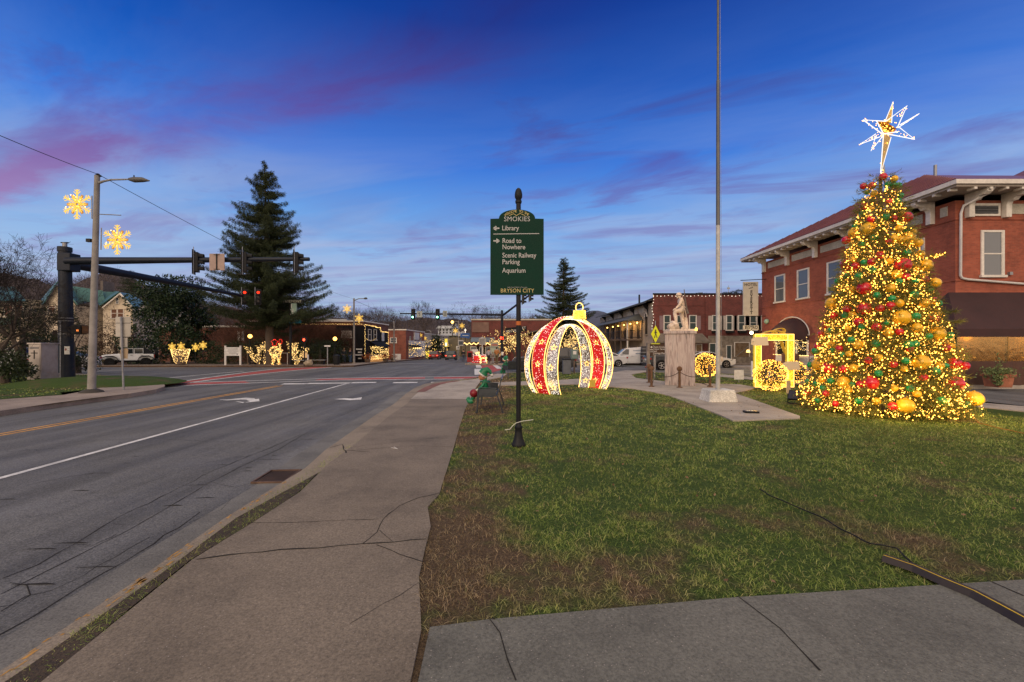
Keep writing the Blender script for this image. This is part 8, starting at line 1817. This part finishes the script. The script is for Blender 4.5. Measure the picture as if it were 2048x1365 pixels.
t = thing('hand_signal', W(1004,677,YM-.5), 'pedestrian signal showing a red hand on the far mast', 'pedestrian signal'); MB().box((0,0,0), (.62,.3,.5)).build('housing', M_BLACKP, t, bevel=.02); MB().box((-.62,.05,0), (.4,.3,.45)).build('side_housing', mat('red_lit_case', (.12,.01,.01), .5, 0), t)  # red light of the signal is put into the side housing's colour
b = MB(); b.ball((-.12,-.17,0), .085, 8, 6, (1,.3,1.3)); 
for i in range(4): b.tube([(-.18+.04*i,-.17,.06),(-.185+.045*i,-.17,.18)], .014, 5)
b.build('red_symbol', glowmat('red_hand', (1,.05,.02), 5), t); b = MB(); b.tube([(.17,-.17,.14),(.08,-.17,.14),(.08,-.17,.02),(.17,-.17,.0),(.17,-.17,-.12),(.08,-.17,-.14)], .02, 5); b.build('red_digit', glowmat('red_hand', (1,.05,.02), 5), t)
# ---- far red brick building behind sign ----
YB = 62.0; xa, xc = XA(943,YB), XA(1102,YB); zt = ZA(641,YB)
t = simple_block('far_brick_building', 'far red brick building with pale parapet behind the green sign post', xa, xc, YB, 78, zt, M_BRKD, cap=M_STUC); g_ = gz(YB)
MB().b2((.1,-.10,ZA(665,YB)-g_),(XA(978,YB)-xa,-.003,ZA(645,YB)-g_)).build('faded_wall_panel', mat('faded_mural', (.16,.10,.08), .9, .3, 1.2), t)
b = MB(); b.add([(.0,-.02,ZA(676,YB)-g_),(XA(1010,YB)-xa,-.02,ZA(676,YB)-g_),(XA(1010,YB)-xa,-1.3,ZA(685,YB)-g_),(.0,-1.3,ZA(685,YB)-g_)], [(0,1,2,3)]); o = b.build('blue_grey_awning', mat('blue_grey_metal', (.13,.17,.21), .5, .2, 5), t, fixn=False); s_ = o.modifiers.new('s','SOLIDIFY'); s_.thickness = .06
for px in (950,962,975,990): window(t, (XA(px,YB)-xa,0,1.4), 1.2, 1.3, 'x', -1, fw=.07, sash=False)
bulbs('string_lights', [(XA(px,YB)-xa,-1.2,ZA(688+1.5*math.sin(px*.7),YB)-g_) for px in np.arange(930,1003,1.1)], .075, M_WARMF, t, world=False)
# angled sign & lit trees to the right of the post
b = MB(); a, c = (XA(1012,YB)-xa, -2.0, ZA(660,YB)-g_), (XA(1052,YB)-xa, -2.0, ZA(656,YB)-g_)
o = MB().box(((a[0]+c[0])/2,-2.0,(a[2]+c[2])/2-.2), (3.0,.1,.75), ry=R(-6)).build('dark_sign_board', M_BLK, t)
text('lettering', 'NEVER', .5, M_WHITE, t, (a[0]+.75,-2.08,a[2]-.28), rot=(R(90), R(-6), 0)); text('lettering', 'ET', .5, M_WHITE, t, (c[0]-.35,-2.08,c[2]-.12), rot=(R(90), R(-6), 0))
t = thing('gable_shop', (XA(1045,58), 58, gz(58)), 'small shop with a grey pitched roof edge just right of the sign post', 'building'); MB().box((1.5,3,1.7), (6.0,5.5,3.6)).build('wall', M_BRKD, t)
b = MB(); b.add([(-1.6,-.2,3.3),(3.2,-.2,4.6),(3.2,6,4.6),(-1.6,6,3.3),(5.2,-.2,3.9),(5.2,6,3.9)], [(0,1,2,3),(1,4,5,2)]); o = b.build('roof', M_GRF, t, fixn=False); s_ = o.modifiers.new('s','SOLIDIFY'); s_.thickness = .15
for i, (px, y, h_, l_) in enumerate(((1030,53,4.6,'bare tree wound with golden lights left of the arch'),(1046,54.5,4.2,'bare tree wound with golden lights seen at the left edge of the arch'),(1138,50,5.2,'tree covered with golden lights seen through the arch opening'),(1160,52,4.0,'shorter tree with golden lights seen through the arch, right'))):
    t = thing('lit_tree', (XA(px,y), y, gz(y)), l_, 'tree', 'trees wound with golden lights'); Lb = branching(90+i, h_, .9, depth=5, nb=4, r0=.12, up=.2, trunkfrac=.25); mz = max(p.z for pts, rr, k in Lb for p in pts); s = h_/mz; b = MB(); pts2 = []
    for pts_, rr, k in Lb:
        b.tube([p*s for p in pts_], [max(r*s, .015) for r in rr], 4, cap=False)
        for j in range(2 if k > 3 else 7): q0 = random.random()*2.99; i0 = int(q0); p = pts_[i0].lerp(pts_[i0+1], q0-i0)*s; pts2.append((p.x+random.gauss(0,.05), p.y+random.gauss(0,.05), p.z))
    b.build('branches', M_BARK, t, fixn=False); random.shuffle(pts2); bulbs('fairy_lights', pts2[:560], .034, M_WARMF, t, world=False, low=True)
# signs on far corner
def board(name, label, px0, px1, py0, py1, y, m, post=True, pm=M_WHITE, cat='sign', arch=False):
    g_ = gz(y); cx_ = XA((px0+px1)/2,y); t = thing(name, (cx_, y, g_), label, cat); hw = (XA(px1,y)-XA(px0,y))/2; z0, z1 = ZA(py1,y)-g_, ZA(py0,y)-g_
    MB().b2((-hw,-.05,z0),(hw,.05,z1)).build('panel', m, t)
    if post: MB().tube([(0,.08,0),(0,.08,z1-.1)], .06, 6).build('post', pm, t)
    return t, hw, z0, z1
t, hw, z0, z1 = board('bank_sign', 'pole sign with large white initials above a blue arrow board', 916,928,664.5,672.5,70,mat('grey_board', (.22,.24,.26), .6, .1),True,M_BLACKP); text('lettering', 'BC', 1.0, M_WHITE, t, (0,-.06,(z0+z1)/2), sx=.85, bold=.03)
pts = [(hw,z0-.25),(hw+.9,z0-.45),(hw+1.0,z0+.1),(hw+.9,z0+.5),(-.1,z0+.40),(-.1,z0-.25)]; MB().prism(pts, -.14, -.08).build('blue_board', mat('blue_board', (.02,.10,.34), .4, .1), t); b = MB(); b.box((.75,-.15,z0+.08), (1.0,.01,.10)); b.build('text_line', M_WHITE, t)
t, hw, z0, z1 = board('shop_sign', 'white and dark square pole sign below the blue arrow board', 916,927,680.5,692,70,mat('white_board', (.5,.5,.5), .6, .1),False); b = MB(); b.b2((-hw*.7,-.07,z0+.15),(hw*.8,-.052,z1-.2)); b.build('dark_emblem', mat('slate_print', (.06,.08,.10), .6, 0), t)
t, hw, z0, z1 = board('route_sign', 'white route nineteen shield sign beyond the far corner', 912.5,919,692.5,699.5,64,M_WHITE,True,M_DSTEEL,'road sign'); text('lettering', '19', .42, M_BLACKP, t, (0,-.06,(z0+z1)/2), sx=.9, bold=.01)
t, hw, z0, z1 = board('history_marker', 'grey historical marker board with crest on a white post', 957.5,971.5,677,690,50,mat('grey_marker', (.30,.31,.31), .6, .15, 8),True,M_WHITE); MB().ball((0,0,z1), .22, 10, 6, (1.1,.3,.7)).build('crest', mat('grey_marker', (.3,.31,.31)), t); b = MB()
for i in range(6): b.box((0,-.056,z1-.15-i*.1), (.6,.004,.03))
b.build('text_lines', M_BLK, t)
t, hw, z0, z1 = board('tall_info_board', 'tall pale green information board near the far pedestrians', 981,997,686,716,50.5,mat('pale_green_panel', (.30,.36,.30), .6, .1),False); b = MB(); b.box((0,-.056,z1-.18), (.7,.004,.1)); b.box((0,-.056,z1-.35), (.75,.004,.08)); b.build('red_lettering', mat('red_print', (.4,.05,.04), .6, 0), t); b = MB(); b.box((0,-.056,z1-.52), (.8,.004,.03)); b.build('rule', M_BLK, t)
t, hw, z0, z1 = board('wall_poster', 'white poster board in front of the far brick wall', 943,956,699,707.5,55,M_WHITE,True,M_BLACKP)
t, hw, z0, z1 = board('petrol_price_sign', 'glowing yellow and white tall price sign in the far street', 889.5,895,678,694,95,glowmat('yellow_sign_light', (1,.72,.10), 1.1, 'NONE'),True,M_DSTEEL); MB().b2((-hw*.6,-.10,z0+.2),(hw*.6,-.06,z0+.9)).build('white_panel', glowmat('white_sign_light', (1,.85,.7), 1.6, 'NONE'), t)
t = thing('lit_cross', W(930.5,662,78), 'small white glowing cross above the blue arrow board', 'light decoration'); b = MB(); b.box((0,0,0), (.10,.06,.75)); b.box((0,0,.12), (.42,.06,.10)); b.build('cross', glowmat('white_cross', (1,.8,.6), 2.2, 'NONE'), t)
o = MB().tube([W(930.5,668,78), (XA(930.5,78),78,gz(78))], .05, 5).build('post', M_BLACKP); 
o.parent = t; o.location = -Vector(t.location)
for i, (px, py) in enumerate(((877,682),(883,688),(886,689))): globe(px, py, 120, ('amber far street globe above the red hatchback','amber far street globe left of the price sign','amber far street globe touching the price sign')[i], .22, 'amber globes far down the street')
# white house on the hill
yh = 185; x0 = XA(876,yh); zb_ = ZA(676,yh)
t = thing('hillside_house', (x0, yh, zb_), 'long white two storey building with small square windows on the far hillside', 'building'); hw_ = XA(913,yh)-x0; hh = ZA(657,yh)-zb_
MB().b2((0,0,-3),(hw_,8,hh)).build('wall', mat('white_siding', (.50,.54,.58), .8, .05, 2), t)
b = MB(); b.prism([(-.8,hh-.1),(hw_+.3,hh-.1),(hw_+.3,hh+.2),(hw_-.2,ZA(652,yh)-zb_),(.4,ZA(652,yh)-zb_)], -.6, 8.5); b.build('roof', mat('pale_roof', (.55,.6,.64), .6, .05), t); MB().b2((hw_-2.2,1,hh),(hw_-.1,3.5,ZA(647.5,yh)-zb_)).build('chimney', mat('white_siding', (.5,.54,.58)), t)
for r_ in (660.5, 665.5):
    for i in range(5): MB().box((1.0+i*1.45,-.04,ZA(r_,yh)-zb_), (.55,.08,.7)).build('window', M_BLK, t)
for i in range(10):
    px = 873+i*5.0; y = 140; tt_ = thing('hedge_tree', (XA(px,y), y, ZA(678,y)-2), 'dark clipped tree number in the row' , 'tree', 'row of dark round trees below the white hillside building'); tt_['label'] = '%s dark round tree in the row below the white hillside building' % ('first','second','third','fourth','fifth','sixth','seventh','eighth','ninth','tenth')[i]
    MB().tube([(0,0,0),(0,0,2)], .15, 5).build('trunk', M_BARK, tt_); n = 160; d = rs.normal(size=(n,3)); d /= np.linalg.norm(d, axis=1, keepdims=True); leaves('crown', d*np.array([.55,.5,.7])+np.array([0,0,2.1]), d, .35, .2, M_PN, tt_)
# ---- people ----
M_SKN = mat('skin', (.42,.24,.17), .6, .05, 9); 
def person(label, loc, rz, top, legs, hair, walk=.0, arms=((.0,.25),(.0,.25)), coat=0.0, h=1.72, bend=0, hat=None, bag=None):
    """faces +Y locally"""
    t = thing('person', loc, label, 'person', rz=rz); s = h/1.75; w_ = walk
    J = {'pel': ((0,0,.95), (.15,.11)), 'wst': ((0,bend*.1,1.08), (.135,.10)), 'cst': ((0,bend*.2,1.28), (.165,.115)), 'sho': ((0,bend*.25,1.42), (.12,.08)), 'nek': ((0,bend*.3,1.50), .055), 'hed': ((0,bend*.35+.01,1.60), .085), 'top': ((0,bend*.35,1.68), .075),
     'hl': ((-.09,0,.90), .095), 'kl': ((-.10,w_*.22,.50), .065), 'al': ((-.10,w_*.15-abs(w_)*.12,.09), .045), 'tl': ((-.11,w_*.15+.12-abs(w_)*.1,.045), .04),
     'hr': ((.09,0,.90), .095), 'kr': ((.10,-w_*.12,.50), .065), 'ar': ((.10,-w_*.40,.10), .045), 'tr': ((.11,-w_*.36+.12,.045), .04),
     'sl': ((-.19,bend*.25,1.40), .065), 'el': ((-.24,arms[0][0]-.02,1.13), .048), 'wl': ((-.22,arms[0][1]*.8,.93+arms[0][1]*.35), .034),
     'sr': ((.19,bend*.25,1.40), .065), 'er': ((.24,arms[1][0]-.02,1.13), .048), 'wr': ((.22,arms[1][1]*.8,.93+arms[1][1]*.35), .034)}
    E_ = [('pel','wst'),('wst','cst'),('cst','sho'),('sho','nek'),('nek','hed'),('hed','top'),('pel','hl'),('hl','kl'),('kl','al'),('al','tl'),('pel','hr'),('hr','kr'),('kr','ar'),('ar','tr'),('sho','sl'),('sl','el'),('el','wl'),('sho','sr'),('sr','er'),('er','wr')]
    J2 = {k: ((v[0][0]*s, v[0][1]*s, v[0][2]*s), tuple(q*s for q in v[1]) if hasattr(v[1], '__len__') else v[1]*s) for k, v in J.items()}
    skin('body', J2, E_, M_SKN, t, root='pel')
    def grow(keys, ed, f, m, nm, root): skin(nm, {k: (J2[k][0], tuple(q*f+.012 for q in J2[k][1]) if hasattr(J2[k][1], '__len__') else J2[k][1]*f+.012) for k in keys}, ed, m, t, root=root)
    grow(['pel','wst','cst','sho','sl','el','wl','sr','er','wr'], [e for e in E_ if set(e) <= {'pel','wst','cst','sho','sl','el','wl','sr','er','wr'}], 1.12+coat, top, 'jacket', 'pel')
    grow(['pel','hl','kl','al','hr','kr','ar'], [e for e in E_ if set(e) <= {'pel','hl','kl','al','hr','kr','ar'}], 1.10, legs, 'trousers', 'pel')
    hd = J2['hed'][0]; b = MB(); b.ball((hd[0], hd[1]-.015, hd[2]+.05), .108*s, 12, 8, (1,1.05,1.05)); b.build('hair' if not hat else 'hat', hair if not hat else hat, t, smooth=True)
    for a, w2 in (('wl','el'),('wr','er')):
        p = Vector(J2[a][0]); d = (p-Vector(J2[w2][0])).normalized(); b = MB(); b.ball(p+d*.05, .04, 8, 6, (.7,1,1)); 
        for i in range(4): b.tube([p+d*.07+Vector((-.02+.013*i,0,0)), p+d*(.12-.008*abs(i-1.5))+Vector((-.02+.013*i,.01,0))], .008, 4)
        b.tube([p+d*.03+Vector((0,.03,0)), p+d*.08+Vector((0,.05,0))], .009, 4); b.build('hand', M_SKN, t, smooth=True)
    for a in ('al','ar'):
        p = J2[a][0]; MB().tube([(p[0],p[1]-.06,.045),(p[0],p[1]+.06,.05),(p[0],p[1]+.19,.035)], [.045,.05,.035], 8).build('shoe', M_BLACKP, t, smooth=True)
    return t
CN = mat('navy_jacket_cloth', (.03,.035,.05), .9, .15, 9); CD = mat('dark_denim', (.04,.055,.09), .9, .15, 9); CG = mat('light_grey_cloth', (.32,.32,.34), .9, .1, 9); CT = mat('tan_orange_coat', (.34,.15,.05), .9, .15, 9); CK = mat('charcoal_cloth', (.025,.025,.028), .9, .1, 9); HB = mat('dark_brown_hair', (.04,.025,.015), .8, .2, 20); HL = mat('light_brown_hair', (.22,.13,.07), .8, .2, 20)
y = 47.5
person('person in dark jacket and jeans standing left, beside the litter bin', (XA(688,y), y, gz(y)), R(200), CN, CD, HL, .3)
person('person in navy jacket and blue jeans standing right, nearest the lamp pole', (XA(699,y), y+.2, gz(y)), R(160), CN, mat('blue_jeans', (.06,.11,.20), .9, .15, 9), HL, .15, h=1.65)
y = 50.5
person('person in light grey jacket with black leggings walking at the far corner', (XA(977.5,y-4.5), y-4.5, gz(46)), R(8), CG, CK, HB, .6, h=1.68)
person('person in tan orange coat walking away at the far corner', (XA(993.5,46.2), 46.2, gz(46.2)), R(-12), CT, mat('olive_trousers', (.12,.09,.05), .9, .1, 9), HB, .6, coat=.12, h=1.8)
person('small pale figure between the two far walkers at the corner', (XA(985.5,46.6), 46.6, gz(46.6)), R(0), mat('beige_cloth', (.35,.28,.24), .9, .1, 9), CG, HL, .4, h=1.25)
person('distant person in dark clothes walking on the far sidewalk by the brick wall', (XA(927,60), 60, gz(60)), R(0), CK, CD, HB, .6, h=1.7)
# street clutter at far corner
t = thing('vending_box', (XA(940,55), 55, gz(55)), 'red cabinet near the far brick wall', 'cabinet'); MB().box((0,0,.7), (.7,.6,1.4)).build('body', mat('red_cabinet', (.30,.02,.02), .4, .1), t, bevel=.03); MB().box((0,-.31,.9), (.5,.02,.6)).build('panel', M_BLK, t)
t = thing('gift_sleigh_light', (XA(959,48.6), 48.6, gz(48.6)), 'low decoration covered in red and white lights on the far corner grass', 'light decoration')
b = MB(); b.tube([(-.9,0,.25),(-.8,0,.1),(.8,0,.1),(1.0,0,.4)], .06, 6); b.build('runner', M_REDF, t); b = MB(); b.box((0,0,.55), (1.3,.7,.6)); b.build('body', M_REDF, t, bevel=.1); P = rs.rand(190,3)*np.array([1.5,.8,.9])+np.array([-.75,-.4,.1]); bulbs('fairy_lights', P, .04, glowmat('pink_white_bulb', (1,.55,.5), 1.6, 'NONE'), t, world=False)
t = thing('small_light_deer', (XA(967.5,47.8), 47.8, gz(47.8)), 'small standing animal made of warm lights beside the red light decoration', 'light decoration'); P = []
for a, c in (((-.4,0,0),(-.35,0,.6)),((.3,0,0),(.3,0,.6)),((-.4,0,.6),(.35,0,.65)),((-.4,0,.65),(-.6,0,1.2)),((-.6,0,1.2),(-.85,0,1.1))):
    for i in range(24): f = i/24; P.append([a[k]+(c[k]-a[k])*f+random.gauss(0,.06) for k in range(3)])
bulbs('fairy_lights', P, .045, M_WARMF, t, world=False); b = MB(); b.tube([(-.4,0,0),(-.35,0,.6),(.35,0,.65),(.3,0,0)], .03, 5); b.build('wire_frame', M_BLACKP, t)
# wires and rods
wire([W(620,605,80), W(700,590,57)], 'thin far wire leading left from the far lamp pole', .015) if False else None
